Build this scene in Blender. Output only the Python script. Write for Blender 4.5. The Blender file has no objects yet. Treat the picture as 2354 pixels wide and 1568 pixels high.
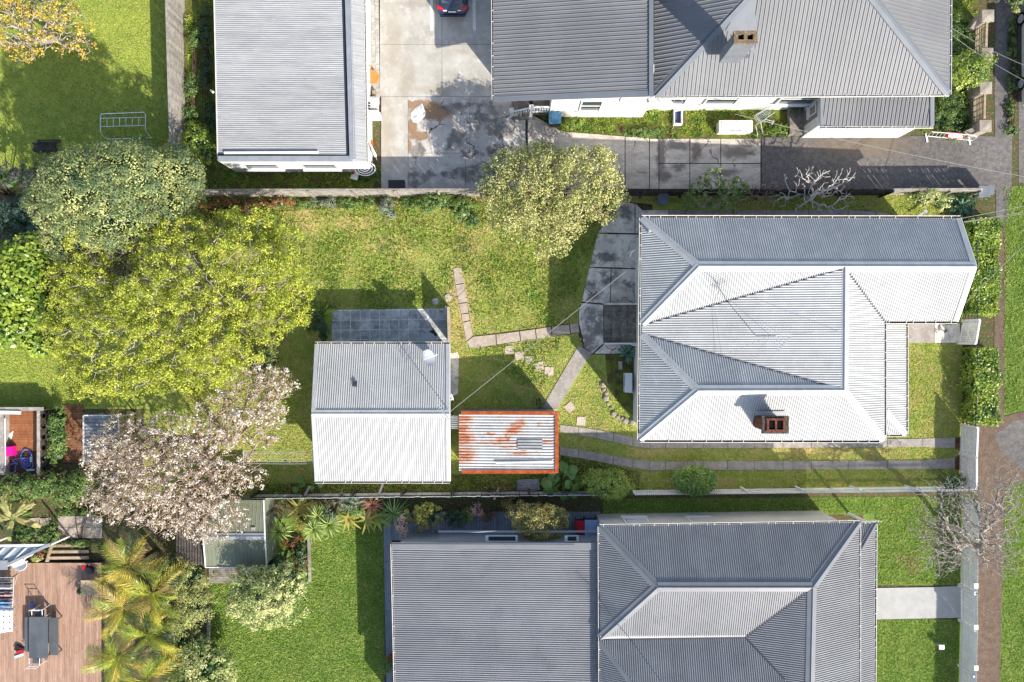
import bpy, math, random
import numpy as np
from mathutils import Vector, Matrix, Quaternion

random.seed(7)
scene = bpy.context.scene
COL = scene.collection
H, S, CX, CY = 40.0, 40.0, 1177.0, 784.0      # drone height (m), pixels per metre at ground level, nadir pixel

# ------------------------------------------------------------------ camera
cd = bpy.data.cameras.new('camera')
cam = bpy.data.objects.new('camera', cd)
COL.objects.link(cam)
cam.location = (0, 0, H)
cd.sensor_width = 36.0
cd.lens = 36.0 * H / (2354.0 / S)
cd.clip_end = 2000
scene.camera = cam
# ------------------------------------------------------------------ sky, sun, exposure
ELEV = math.radians(32.5)
AZ = Vector((0.617, -0.787))
SUNV = Vector((AZ.x * math.cos(ELEV), AZ.y * math.cos(ELEV), math.sin(ELEV))).normalized()
w = bpy.data.worlds.new('World')
scene.world = w
w.use_nodes = True
wn = w.node_tree
bg = wn.nodes['Background']
sky = wn.nodes.new('ShaderNodeTexSky')
sky.sky_type = 'NISHITA'
sky.sun_disc = False
sky.sun_elevation = ELEV
sky.sun_rotation = math.atan2(AZ.x, AZ.y)
hs_ = wn.nodes.new('ShaderNodeHueSaturation')          # slightly hazy, paler sky
hs_.inputs['Saturation'].default_value = 0.9
wn.links.new(sky.outputs[0], hs_.inputs['Color'])
wn.links.new(hs_.outputs[0], bg.inputs[0])
bg.inputs[1].default_value = 0.14
sl = bpy.data.lights.new('sun', 'SUN')
sl.energy = 4.4
sl.angle = math.radians(0.5)
sl.color = (1.0, 0.94, 0.84)
so = bpy.data.objects.new('sun', sl)
COL.objects.link(so)
so.rotation_euler = (-SUNV).to_track_quat('-Z', 'Y').to_euler()
so.location = SUNV * 60
scene.view_settings.view_transform = 'Standard'
scene.view_settings.look = 'None'
scene.view_settings.gamma = 1.0
scene.view_settings.exposure = 0.85
scene.view_settings.use_curve_mapping = False
scene.cycles.filter_width = 1.45

# ------------------------------------------------------------------ small helpers
def P(px, py, z=0.0):
    k = (1 - z / H) / S
    return Vector(((px - CX) * k, (CY - py) * k, z))

def zp(px, py, p0, d, pitch):
    """height of the sloping plane (through p0, rising `pitch` per metre along d) under the pixel ray"""
    A = (px - CX) / S * d[0] + (CY - py) / S * d[1]
    return (p0.z + pitch * (A - p0.x * d[0] - p0.y * d[1])) / (1 + pitch * A / H)

def lin(c):
    c = c / 255.0
    return c / 12.92 if c <= .04045 else ((c + .055) / 1.055) ** 2.4

def C(r, g, b):
    return (lin(r), lin(g), lin(b), 1.0)

def N(nt, t, ins=None, **props):
    nd = nt.nodes.new(t)
    for k, v in props.items():
        setattr(nd, k, v)
    for k, v in (ins or {}).items():
        s = nd.inputs[k]
        if isinstance(v, bpy.types.NodeSocket):
            nt.links.new(v, s)
        else:
            s.default_value = v
    return nd

def mixc(nt, f, a, b, mode='MIX'):
    nd = N(nt, 'ShaderNodeMix', data_type='RGBA', blend_type=mode)
    for i, v in ((0, f), (6, a), (7, b)):
        if isinstance(v, bpy.types.NodeSocket):
            nt.links.new(v, nd.inputs[i])
        else:
            nd.inputs[i].default_value = v
    return nd.outputs[2]

def mth(nt, op, a, b=0.0, c=None, clamp=False):
    nd = N(nt, 'ShaderNodeMath', operation=op, use_clamp=clamp)
    for i, v in enumerate((a, b, c)):
        if v is None:
            continue
        if isinstance(v, bpy.types.NodeSocket):
            nt.links.new(v, nd.inputs[i])
        else:
            nd.inputs[i].default_value = v
    return nd.outputs[0]

def noise(nt, pos, scale, detail=5, rough=.6, dist=0.0):
    return N(nt, 'ShaderNodeTexNoise', {'Vector': pos, 'Scale': scale, 'Detail': detail, 'Roughness': rough, 'Distortion': dist}).outputs[0]

def step(nt, v, a, b):
    return N(nt, 'ShaderNodeMapRange', {'Value': v, 'From Min': a, 'From Max': b, 'To Min': 0.0, 'To Max': 1.0}, interpolation_type='SMOOTHSTEP').outputs[0]

MATS = {}
def M(name, c1, c2=None, c3=None, scale=1.5, detail=6, rough=.8, spec=.3, metal=0.0, bump=0.0, bscale=8.0, isl=0.0,
      big=0.0, bigscale=.12, speck=None, blobs=None, stretch=None, transl=0.0, tcol=None, lo=.35, hi=.65, cracks=None, wear=None):
    """one procedural material in world space: three colours mixed by noise, tint per loose piece, worn or sun-tinted spots"""
    m = bpy.data.materials.new(name)
    m.use_nodes = True
    nt = m.node_tree
    b = nt.nodes['Principled BSDF']
    geo = N(nt, 'ShaderNodeNewGeometry')
    pos = geo.outputs['Position']
    p = pos
    if stretch:
        p = N(nt, 'ShaderNodeVectorMath', {0: pos, 1: stretch}, operation='MULTIPLY').outputs[0]
    col = c1
    if c2:
        col = mixc(nt, step(nt, noise(nt, p, scale, detail), lo, hi), c1, c2)
    if c3:
        col = mixc(nt, step(nt, noise(nt, p, scale * 2.7, detail, .65), .5, .72), col, c3)
    if big:
        f = noise(nt, pos, bigscale, 3)
        v = N(nt, 'ShaderNodeMapRange', {'Value': f, 'From Min': .3, 'From Max': .7, 'To Min': 1 - big, 'To Max': 1 + big}).outputs[0]
        vc = N(nt, 'ShaderNodeCombineColor', {0: v, 1: v, 2: v}).outputs[0]
        col = mixc(nt, 1.0, col, vc, 'MULTIPLY')
    if isl:
        r = mth(nt, 'FRACT', mth(nt, 'ADD', geo.outputs['Random Per Island'], N(nt, 'ShaderNodeObjectInfo').outputs['Random']))
        v = N(nt, 'ShaderNodeMapRange', {'Value': r, 'To Min': 1 - isl, 'To Max': 1 + isl}).outputs[0]
        vc = N(nt, 'ShaderNodeCombineColor', {0: v, 1: v, 2: v}).outputs[0]
        col = mixc(nt, 1.0, col, vc, 'MULTIPLY')
    if speck:
        sc, th, colr, amt = speck
        f = step(nt, noise(nt, pos, sc, 2, .5), th, th + .06)
        col = mixc(nt, mth(nt, 'MULTIPLY', f, amt), col, colr)
    if wear:
        wc, wsc, wst, wamt = wear
        wp = N(nt, 'ShaderNodeVectorMath', {0: pos, 1: wst}, operation='MULTIPLY').outputs[0]
        f = step(nt, noise(nt, wp, wsc, 6, .7), .5, .75)
        col = mixc(nt, mth(nt, 'MULTIPLY', f, wamt), col, wc)
    if cracks:
        csc, cwd, cc_ = cracks
        nv = N(nt, 'ShaderNodeTexNoise', {'Vector': pos, 'Scale': 1.3, 'Detail': 6.0}).outputs[1]
        cp_ = N(nt, 'ShaderNodeVectorMath', {0: pos, 1: N(nt, 'ShaderNodeVectorMath', {0: nv, 'Scale': .9}, operation='SCALE').outputs[0]}, operation='ADD').outputs[0]
        vd_ = N(nt, 'ShaderNodeTexVoronoi', {'Vector': cp_, 'Scale': csc}, feature='DISTANCE_TO_EDGE').outputs['Distance']
        f = step(nt, vd_, cwd, cwd * .3)
        f = mth(nt, 'MULTIPLY', f, step(nt, noise(nt, pos, .5, 3), .45, .6))
        col = mixc(nt, f, col, cc_)
    for (lst, bc, dist, nsc, soft, amt, *brk) in (blobs or []):
        nv = N(nt, 'ShaderNodeTexNoise', {'Vector': pos, 'Scale': nsc, 'Detail': 5.0, 'Roughness': .65}).outputs[1]
        off = N(nt, 'ShaderNodeVectorMath', {0: nv, 1: (.5, .5, .5)}, operation='SUBTRACT').outputs[0]
        if isinstance(dist, tuple):
            off = N(nt, 'ShaderNodeVectorMath', {0: off, 1: dist}, operation='MULTIPLY').outputs[0]
        else:
            off = N(nt, 'ShaderNodeVectorMath', {0: off, 'Scale': dist}, operation='SCALE').outputs[0]
        q = N(nt, 'ShaderNodeVectorMath', {0: pos, 1: off}, operation='ADD').outputs[0]
        acc = None
        for (bx, by, rx, ry) in lst:
            d = N(nt, 'ShaderNodeVectorMath', {0: q, 1: (bx, by, 0)}, operation='SUBTRACT').outputs[0]
            d = N(nt, 'ShaderNodeVectorMath', {0: d, 1: (1 / rx, 1 / ry, 0)}, operation='MULTIPLY').outputs[0]
            ln = N(nt, 'ShaderNodeVectorMath', {0: d}, operation='LENGTH').outputs['Value']
            v = step(nt, ln, 1.0 + soft, 1.0 - soft)
            acc = v if acc is None else mth(nt, 'MAXIMUM', acc, v)
        if brk:
            bp_ = N(nt, 'ShaderNodeVectorMath', {0: pos, 1: brk[1]}, operation='MULTIPLY').outputs[0]
            bn_ = noise(nt, bp_, brk[0], 6, .7)
            acc = mth(nt, 'MULTIPLY', acc, step(nt, bn_, .36, .52))
            if len(brk) > 2:
                bc = mixc(nt, step(nt, noise(nt, bp_, brk[0] * 1.7, 5), .4, .62), bc, brk[2])
        col = mixc(nt, mth(nt, 'MULTIPLY', acc, amt), col, bc)
    if isinstance(col, tuple):
        b.inputs['Base Color'].default_value = col
    else:
        nt.links.new(col, b.inputs['Base Color'])
    b.inputs['Roughness'].default_value = rough
    b.inputs['Metallic'].default_value = metal
    b.inputs['Specular IOR Level'].default_value = spec
    if bump:
        bn = N(nt, 'ShaderNodeBump', {'Height': noise(nt, pos, bscale, 5), 'Strength': bump, 'Distance': .03})
        nt.links.new(bn.outputs[0], b.inputs['Normal'])
    if transl:
        out = nt.nodes['Material Output']
        tr = N(nt, 'ShaderNodeBsdfTranslucent')
        if isinstance(col, tuple):
            tr.inputs[0].default_value = tcol or col
        else:
            nt.links.new(mixc(nt, 1.0, col, tcol or (1, 1, 1, 1), 'MULTIPLY'), tr.inputs[0])
        mx = N(nt, 'ShaderNodeMixShader', {0: transl, 1: b.outputs[0], 2: tr.outputs[0]})
        nt.links.new(mx.outputs[0], out.inputs[0])
    MATS[name] = m
    return m

class MB:
    """collects simple shapes and links them as one mesh object"""
    def __init__(self):
        self.v, self.f = [], []
    def poly(self, pts):
        i = len(self.v)
        self.v += [tuple(p) for p in pts]
        self.f.append(tuple(range(i, i + len(pts))))
        return self
    def prism(self, pts, z0, z1):
        """vertical prism over a counter-clockwise or clockwise outline"""
        pts = [(p[0], p[1]) for p in pts]
        a = sum(pts[i][0] * pts[(i + 1) % len(pts)][1] - pts[(i + 1) % len(pts)][0] * pts[i][1] for i in range(len(pts)))
        if a < 0:
            pts = pts[::-1]
        n, i = len(pts), len(self.v)
        self.v += [(p[0], p[1], z0) for p in pts] + [(p[0], p[1], z1) for p in pts]
        self.f.append(tuple(range(i + n, i + 2 * n)))
        self.f.append(tuple(range(i + n - 1, i - 1, -1)))
        for k in range(n):
            l = (k + 1) % n
            self.f.append((i + k, i + l, i + n + l, i + n + k))
        return self
    def box(self, c, s, rz=0.0, M3=None):
        hx, hy, hz = s[0] / 2, s[1] / 2, s[2] / 2
        R = M3 or Matrix.Rotation(rz, 3, 'Z')
        i = len(self.v)
        for x, y, z in ((-1, -1, -1), (1, -1, -1), (1, 1, -1), (-1, 1, -1), (-1, -1, 1), (1, -1, 1), (1, 1, 1), (-1, 1, 1)):
            q = R @ Vector((x * hx, y * hy, z * hz))
            self.v.append((c[0] + q.x, c[1] + q.y, c[2] + q.z))
        for f in ((3, 2, 1, 0), (4, 5, 6, 7), (0, 1, 5, 4), (1, 2, 6, 5), (2, 3, 7, 6), (3, 0, 4, 7)):
            self.f.append(tuple(i + k for k in f))
        return self
    def bar(self, a, b, wd, ht, up=(0, 0, 1)):
        """rectangular bar between two points"""
        a, b = Vector(a), Vector(b)
        d = (b - a)
        L = d.length
        if L < 1e-6:
            return self
        x = d / L
        u = Vector(up)
        y = u.cross(x)
        if y.length < 1e-4:
            y = Vector((0, 1, 0)).cross(x)
            if y.length < 1e-4:
                y = Vector((1, 0, 0)).cross(x)
        y.normalize()
        z = x.cross(y)
        return self.box((a + b) / 2, (L, wd, ht), M3=Matrix((x, y, z)).transposed())
    def tube(self, pts, r, n=6, r2=None):
        pts = [Vector(p) for p in pts]
        i0 = len(self.v)
        m = len(pts)
        prev = None
        for k, p in enumerate(pts):
            d = (pts[min(k + 1, m - 1)] - pts[max(k - 1, 0)]).normalized()
            a = prev if prev is not None else (Vector((0, 0, 1)) if abs(d.z) < .9 else Vector((1, 0, 0)))
            y = d.cross(a)
            if y.length < 1e-4:
                y = d.cross(Vector((1, .3, 0)))
            y.normalize()
            z = y.cross(d).normalized()
            prev = z
            rr = r if r2 is None else r + (r2 - r) * k / max(1, m - 1)
            for j in range(n):
                t = 2 * math.pi * j / n
                self.v.append(tuple(p + (y * math.cos(t) + z * math.sin(t)) * rr))
        for k in range(m - 1):
            for j in range(n):
                l = (j + 1) % n
                self.f.append((i0 + k * n + j, i0 + k * n + l, i0 + (k + 1) * n + l, i0 + (k + 1) * n + j))
        self.f.append(tuple(i0 + j for j in range(n))[::-1])
        self.f.append(tuple(i0 + (m - 1) * n + j for j in range(n)))
        return self
    def cyl(self, c, r, z0, z1, n=20, r1=None):
        r1 = r if r1 is None else r1
        i = len(self.v)
        for k in range(n):
            t = 2 * math.pi * k / n
            self.v.append((c[0] + r * math.cos(t), c[1] + r * math.sin(t), z0))
        for k in range(n):
            t = 2 * math.pi * k / n
            self.v.append((c[0] + r1 * math.cos(t), c[1] + r1 * math.sin(t), z1))
        self.f.append(tuple(range(i + n - 1, i - 1, -1)))
        self.f.append(tuple(range(i + n, i + 2 * n)))
        for k in range(n):
            l = (k + 1) % n
            self.f.append((i + k, i + l, i + n + l, i + n + k))
        return self
    def build(self, name, mat, parent=None, smooth=False):
        me = bpy.data.meshes.new(name)
        o0 = org(parent)
        me.from_pydata([(a - o0.x, b - o0.y, c - o0.z) for a, b, c in self.v], [], self.f)
        me.materials.append(mat)
        if smooth:
            me.polygons.foreach_set('use_smooth', [True] * len(me.polygons))
        o = bpy.data.objects.new(name, me)
        COL.objects.link(o)
        o.parent = parent
        return o

def org(o):
    """world origin of a thing (nothing is rotated while it is being built)"""
    v = Vector((0, 0, 0))
    while o is not None:
        v += o.location
        o = o.parent
    return v

def np_mesh(name, verts, faces, mat, parent=None):
    me = bpy.data.meshes.new(name)
    o0 = org(parent)
    verts = np.asarray(verts, dtype=np.float32) - np.array([o0.x, o0.y, o0.z], dtype=np.float32)
    faces = np.asarray(faces, dtype=np.int32)
    n, k = faces.shape
    me.vertices.add(len(verts))
    me.vertices.foreach_set('co', verts.ravel())
    me.loops.add(n * k)
    me.loops.foreach_set('vertex_index', faces.ravel())
    me.polygons.add(n)
    me.polygons.foreach_set('loop_start', np.arange(0, n * k, k, dtype=np.int32))
    me.polygons.foreach_set('loop_total', np.full(n, k, dtype=np.int32))
    me.materials.append(mat)
    me.update(calc_edges=True)
    o = bpy.data.objects.new(name, me)
    COL.objects.link(o)
    o.parent = parent
    return o

def tag(o, label, cat, group=None):
    o['label'] = label
    o['category'] = cat
    if group:
        o['group'] = group
    return o

def struct(o):
    o['kind'] = 'structure'
    return o

def stuff(o):
    o['kind'] = 'stuff'
    return o

def thing(name, label, cat, loc=(0, 0, 0), group=None):
    o = bpy.data.objects.new(name, None)
    o.empty_display_size = .2
    COL.objects.link(o)
    o.location = loc
    return tag(o, label, cat, group)

def dup(o, parent=None, loc=None, rz=None, label=None):
    c = o.copy()
    COL.objects.link(c)
    c.parent = parent
    if loc is not None:
        c.location = loc
    if rz is not None:
        c.rotation_euler = (0, 0, rz)
    if label:
        c['label'] = label
    for ch in o.children:
        dup(ch, c)
    return c

def inst(name, me, parent, loc=(0, 0, 0), rot=(0, 0, 0), scale=(1, 1, 1)):
    """one more piece that shares its mesh (coordinates relative to the thing)"""
    o = bpy.data.objects.new(name, me)
    COL.objects.link(o)
    o.parent = parent
    o.location = loc
    o.rotation_euler = rot
    o.scale = scale
    return o

def sheet(name, pix, z, mat, thick=0.0, parent=None):
    """flat ground piece from a pixel outline; a slab when it has thickness"""
    pts = [P(a, b, z) for a, b in pix]
    mb = MB()
    if thick:
        mb.prism(pts, z - thick, z)
    else:
        ar = sum(pts[i].x * pts[(i + 1) % len(pts)].y - pts[(i + 1) % len(pts)].x * pts[i].y for i in range(len(pts)))
        mb.poly(pts if ar > 0 else pts[::-1])
    return mb.build(name, mat, parent)

# ------------------------------------------------------------------ roofs
SINE = [(i / 6.0, math.sin(2 * math.pi * i / 6.0)) for i in range(6)]
RIB = [(0, 0), (.40, 0), (.43, .25), (.47, .25), (.50, 0), (.80, 0), (.86, 1.0), (.92, 1.0), (.98, 0)]
def corr(poly, flow, period, amp, prof=SINE, mb=None):
    """profiled metal sheet over a polygon; ribs run along `flow` (plan direction)"""
    poly = [Vector(p) for p in poly]
    n = Vector((0, 0, 0))
    for i, p in enumerate(poly):
        q = poly[(i + 1) % len(poly)]
        n += Vector(((p.y - q.y) * (p.z + q.z), (p.z - q.z) * (p.x + q.x), (p.x - q.x) * (p.y + q.y)))
    n.normalize()
    if n.z < 0:
        n = -n
    fl = Vector((flow[0], flow[1], 0))
    v = (fl - n * fl.dot(n)).normalized()
    u = v.cross(n)
    us = [p.dot(u) for p in poly]
    u0, u1 = min(us), max(us)
    samples = []
    k = 0
    while u0 + k * period <= u1 + period:
        for fr, hgt in prof:
            uu = u0 + (k + fr) * period
            if u0 <= uu <= u1:
                samples.append((uu, hgt * amp))
        k += 1
    keys = [s[0] for s in samples]
    for uu in us:
        if all(abs(uu - kk) > period * .04 for kk in keys):
            ph = ((uu - u0) / period) % 1.0
            hh = prof[-1][1]
            pr = list(prof) + [(1.0, prof[0][1])]
            for (a, ha), (b_, hb) in zip(pr, pr[1:]):
                if a <= ph <= b_:
                    hh = ha + (hb - ha) * (ph - a) / max(1e-6, b_ - a)
                    break
            samples.append((uu, hh * amp))
    samples.sort()
    mb = mb or MB()
    rows = []
    for uu, hh in samples:
        uc = min(max(uu, u0 + 1e-5), u1 - 1e-5)
        hits = []
        for i, p in enumerate(poly):
            q = poly[(i + 1) % len(poly)]
            a, b_ = us[i], us[(i + 1) % len(poly)]
            if (a - uc) * (b_ - uc) <= 0 and abs(a - b_) > 1e-7:
                t = (uc - a) / (b_ - a)
                hits.append(p.lerp(q, t))
        if len(hits) < 2:
            continue
        hits.sort(key=lambda r: r.dot(v))
        rows.append((hits[0] + n * hh, hits[-1] + n * hh))
    i0 = len(mb.v)
    for a, b_ in rows:
        mb.v += [tuple(a), tuple(b_)]
    per = len(prof) * (8 if prof is SINE else 4)          # one roofing sheet; each sheet is its own run of faces
    rows2, cut = [], set()
    for k, rw in enumerate(rows):
        rows2.append(rw)
        if k and k % per == 0 and k < len(rows) - 1:
            cut.add(len(rows2) - 1)
            rows2.append((rw[0] + n * .004, rw[1] + n * .004))
    del mb.v[i0:]
    for a, b_ in rows2:
        mb.v += [tuple(a), tuple(b_)]
    nf0 = len(mb.f)
    for k in range(len(rows2) - 1):
        if k in cut:
            continue
        a = i0 + 2 * k
        mb.f.append((a, a + 1, a + 3, a + 2))
    # orient upwards
    if rows:
        pa, pb, pc = Vector(mb.v[mb.f[-1][0]]), Vector(mb.v[mb.f[-1][1]]), Vector(mb.v[mb.f[-1][2]])
        if (pb - pa).cross(pc - pa).z < 0:
            for k in range(nf0, len(mb.f)):
                mb.f[k] = mb.f[k][::-1]
    return mb

def cap(mb, a, b, wd, drop, lift=.045):
    """folded ridge or hip flashing along a line"""
    a, b = Vector(a), Vector(b)
    d = Vector((b.x - a.x, b.y - a.y, 0)).normalized()
    s = Vector((-d.y, d.x, 0)) * wd
    dn = Vector((0, 0, -drop * wd))
    up = Vector((0, 0, lift))
    A, B = a + up, b + up
    for e in (s, -s):
        q = [A + e + dn, B + e + dn, B, A]
        if (q[1] - q[0]).cross(q[2] - q[0]).z < 0:
            q = q[::-1]
        mb.poly(q)
        w2 = Vector((0, 0, -.03))
        mb.poly([A + e + dn, A + e + dn + w2, B + e + dn + w2, B + e + dn])
    mb.tube([A + Vector((0, 0, .005)), B + Vector((0, 0, .005))], .028, 5)
    return mb

def gutter(parent, a, b, out, mat, bed, wd=.13, dz=-.02, bracket=0.65):
    """open eaves gutter along a..b, hanging on the `out` side, with its straps"""
    a, b, o = Vector(a), Vector(b), Vector((out[0], out[1], 0)).normalized()
    z = Vector((0, 0, dz))
    mb = MB()
    mb.bar(a + o * wd + z, b + o * wd + z, .025, .11)
    mb.bar(a + o * .012 + z - Vector((0, 0, .03)), b + o * .012 + z - Vector((0, 0, .03)), .02, .07)
    mb.bar(a + o * wd / 2 + z - Vector((0, 0, .062)), b + o * wd / 2 + z - Vector((0, 0, .062)), wd - .03, .012)
    g = mb.build('gutter', mat, parent)
    MB().bar(a + o * wd / 2 + z - Vector((0, 0, .05)), b + o * wd / 2 + z - Vector((0, 0, .05)), wd - .034, .008).build('gutter_silt', bed, g)
    L = (b - a).length
    n = int(L / bracket)
    if n:
        d = (b - a).normalized()
        me = None
        o0 = org(parent)
        for k in range(n + 1):
            if random.random() < .14 and k:
                continue
            c = a + d * (L * (k + .5 + random.uniform(-.3, .3)) / (n + 1)) + o * wd / 2 + z + Vector((0, 0, .055))
            if me is None:
                m2 = MB().bar(-o * (wd / 2 + .012), o * (wd / 2 + .012), .03, .014)
                ob = m2.build('gutter_strap', mat)
                me = ob.data
                ob.parent = g
                ob.location = c - o0
            else:
                inst('gutter_strap', me, g, c - o0)
    return g

def window(parent, a, b, z0, z1, out, frame, glass, depth=.07, bars=0, sill=True):
    """window on a wall between plan points a and b"""
    a, b, o = Vector((a[0], a[1], 0)), Vector((b[0], b[1], 0)), Vector((out[0], out[1], 0)).normalized()
    up = Vector((0, 0, 1))
    f = MB()
    d = (b - a).normalized()
    A, B = a + o * depth / 2, b + o * depth / 2
    t = .09
    f.bar(A + up * (z1 - t / 2), B + up * (z1 - t / 2), depth, t)
    f.bar(A + up * (z0 + t / 2), B + up * (z0 + t / 2), depth, t)
    for q in (A + d * t / 2, B - d * t / 2):
        f.bar(q + up * (z0 + t), q + up * (z1 - t), depth, t, up=o)
    for k in range(bars):
        q = up * (z0 + (z1 - z0) * (k + 1) / (bars + 1))
        f.bar(A + q + d * t, B + q - d * t, depth * .7, .04)
    fr = f.build('window', frame, parent)
    mid = (a + b) / 2 + o * .02
    MB().bar(a + o * .018 + d * t + up * (z0 + z1) / 2, b + o * .018 - d * t + up * (z0 + z1) / 2, .012, z1 - z0 - 2 * t).build('pane', glass, fr)
    if sill:
        MB().bar(a - d * .08 + o * .08 + up * (z0 - .035), b + d * .08 + o * .08 + up * (z0 - .035), .18, .06).build('sill', frame, fr)
    return fr

# ------------------------------------------------------------------ fences
def fence(name, label, a, b, h, mat, bw=.1, gap=.02, bt=.02, rails=(.25, .85), railmat=None, side=1, posts=2.4, pst=.1, point=False,
          piece='paling', jit=.01, cat='fence', group=None, base=.04, leanj=0.0, capw=0.0):
    """paling fence between two ground points; every paling, rail and post is a piece of its own"""
    a, b = Vector((a[0], a[1], 0)), Vector((b[0], b[1], 0))
    d = (b - a)
    L = d.length
    d.normalize()
    nrm = Vector((-d.y, d.x, 0)) * side
    t = thing(name, label, cat, a, group)
    railmat = railmat or mat
    n = max(1, int(L / (bw + gap)))
    stp = L / n
    ang = math.atan2(d.y, d.x)
    mb = MB()
    mb.box((0, 0, (h + base) / 2), (bw, bt, h - base))
    if point:
        mb = MB()
        i = [(-bw / 2, base), (bw / 2, base), (bw / 2, h - bw * .6), (0, h), (-bw / 2, h - bw * .6)]
        fr = [(x, -bt / 2, z) for x, z in i]
        bk = [(x, bt / 2, z) for x, z in i]
        mb.poly(fr)
        mb.poly(bk[::-1])
        for k in range(5):
            l = (k + 1) % 5
            mb.poly([fr[l], fr[k], bk[k], bk[l]])
    ob = mb.build(piece, mat)
    me = ob.data
    rnd = random.Random(hash(name) % 1000 + int(L * 10))
    for k in range(n):
        q = d * (stp * (k + .5)) + nrm * rnd.uniform(-.003, .003)
        rot = (rnd.uniform(-leanj, leanj), rnd.uniform(-leanj, leanj), ang)
        sc = (1, 1, 1 + rnd.uniform(-jit, jit))
        if k == 0:
            ob.parent = t
            ob.location, ob.rotation_euler, ob.scale = q, rot, sc
        else:
            inst(piece, me, t, q, rot, sc)
    for r in rails:
        MB().bar(a + nrm * (bt / 2 + .024) + Vector((0, 0, h * r)), b + nrm * (bt / 2 + .024) + Vector((0, 0, h * r)), .045, .08).build('rail', railmat, t)
    if posts:
        m = max(1, int(round(L / posts)))
        for k in range(m + 1):
            q = a + d * (L * k / m) + nrm * (bt / 2 + .05 + pst / 2)
            MB().box((q.x, q.y, h * .48), (pst, pst, h * .96), ang).build('post', railmat, t)
    if capw:
        MB().bar(a + Vector((0, 0, h + .03)), b + Vector((0, 0, h + .03)), capw, .035).build('cap_board', railmat, t)
    return t

# ------------------------------------------------------------------ plants
def rnd_unit(rng, n):
    v = rng.normal(size=(n, 3))
    return v / np.linalg.norm(v, axis=1, keepdims=True)

def leafquads(pos, nrm, Ls, W, rng, tdir=None):
    n = len(pos)
    nrm = nrm / (np.linalg.norm(nrm, axis=1, keepdims=True) + 1e-9)
    t = rnd_unit(rng, n) if tdir is None else tdir + rng.normal(size=(n, 3)) * .35
    t = t - nrm * np.sum(t * nrm, axis=1, keepdims=True)
    t /= (np.linalg.norm(t, axis=1, keepdims=True) + 1e-9)
    b = np.cross(nrm, t)
    s = rng.uniform(.6, 1.25, size=(n, 1))
    l, wd = t * s * Ls / 2, b * s * W / 2
    v = np.stack([pos - l, pos - wd + l * .1, pos + l, pos + wd + l * .1], axis=1).reshape(-1, 3)
    return v, np.arange(4 * n).reshape(n, 4)

def cloud(lobes, n, rng, clumps=0, rc=.3, up=.45, fill=.3, zmin=.05):
    """points and outward directions on a set of crown lobes (px, py, z, rx, ry, rz); optionally gathered in sprays"""
    c = np.array([list(P(a, b, z)) for a, b, z, *_ in lobes])
    r = np.array([l[3:6] for l in lobes], dtype=float)
    wgt = (r[:, 0] * r[:, 1] + r[:, 0] * r[:, 2]) ** 1.0
    wgt /= wgt.sum()
    k = clumps or n
    i = rng.choice(len(lobes), size=k, p=wgt)
    d = rnd_unit(rng, k)
    d[:, 2] = np.where(d[:, 2] < -.35, -d[:, 2], d[:, 2])
    rad = 1 - np.abs(rng.normal(size=(k, 1))) * fill
    rad = np.clip(rad, .15, 1.08)
    p = c[i] + d * r[i] * rad
    if clumps:
        j = rng.integers(0, k, size=n)
        e = rnd_unit(rng, n)
        e[:, 2] = np.abs(e[:, 2]) * .9
        rr = rc * rng.uniform(.25, 1.0, size=(n, 1)) * rng.uniform(.7, 1.3, size=(k, 1))[j]
        pos = p[j] + (e + d[j] * .35) * rr
        nr = e * .7 + d[j] * .5 + np.array([0, 0, up]) + rng.normal(size=(n, 3)) * .3
    else:
        pos = p
        nr = d + np.array([0, 0, up]) + rng.normal(size=(n, 3)) * .55
    pos[:, 2] = np.maximum(pos[:, 2], zmin)
    return pos, nr

def bush(name, label, lobes, n, mat, seed, L=.14, W=.07, clumps=0, rc=.3, up=.45, fill=.3, cat='shrub', group=None, core=None, coremat=None, extra=None, radial=False):
    """shrub: leafy crown over a bundle of stems"""
    rng = np.random.default_rng(seed)
    l0 = max(lobes, key=lambda q: q[3])
    base = P(l0[0], l0[1], l0[2])
    base.z = 0
    t = thing(name, label, cat, base, group)
    pos, nr = cloud(lobes, n, rng, clumps, rc, up, fill)
    if radial:
        out = pos - np.array([base.x, base.y, .1])
        v, f = leafquads(pos, rnd_unit(rng, n), L, W, rng, out / (np.linalg.norm(out, axis=1, keepdims=True) + 1e-6))
    else:
        v, f = leafquads(pos, nr, L, W, rng)
    np_mesh('foliage', v, f, mat, t)
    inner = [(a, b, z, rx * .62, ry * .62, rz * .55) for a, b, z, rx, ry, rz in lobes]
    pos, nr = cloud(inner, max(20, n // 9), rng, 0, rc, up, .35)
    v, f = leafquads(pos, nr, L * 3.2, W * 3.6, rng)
    np_mesh('inner_shade_leaves', v, f, MATS['leaf_dark'], t)  # oversized dark leaves added so the inside of the crown looks shaded
    for (frac, m2, L2, W2) in (extra or []):
        pos, nr = cloud(lobes, int(n * frac), rng, 0, rc, up, .06)
        v, f = leafquads(pos, nr, L2, W2, rng)
        np_mesh('flowers' if 'flower' in m2.name else 'young_leaves', v, f, m2, t)
    st = MB()
    for l in lobes:
        c = P(l[0], l[1], l[2])
        for q in range(4):
            e = c + Vector((rng.normal() * l[3] * .4, rng.normal() * l[4] * .4, l[5] * .3))
            st.tube([base + Vector((rng.normal() * .08, rng.normal() * .08, 0)), base.lerp(e, .5) + Vector((0, 0, .1)), e], .035, 5, .012)
    st.build('stems', MATS['bark_brown'], t)
    return t

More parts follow.
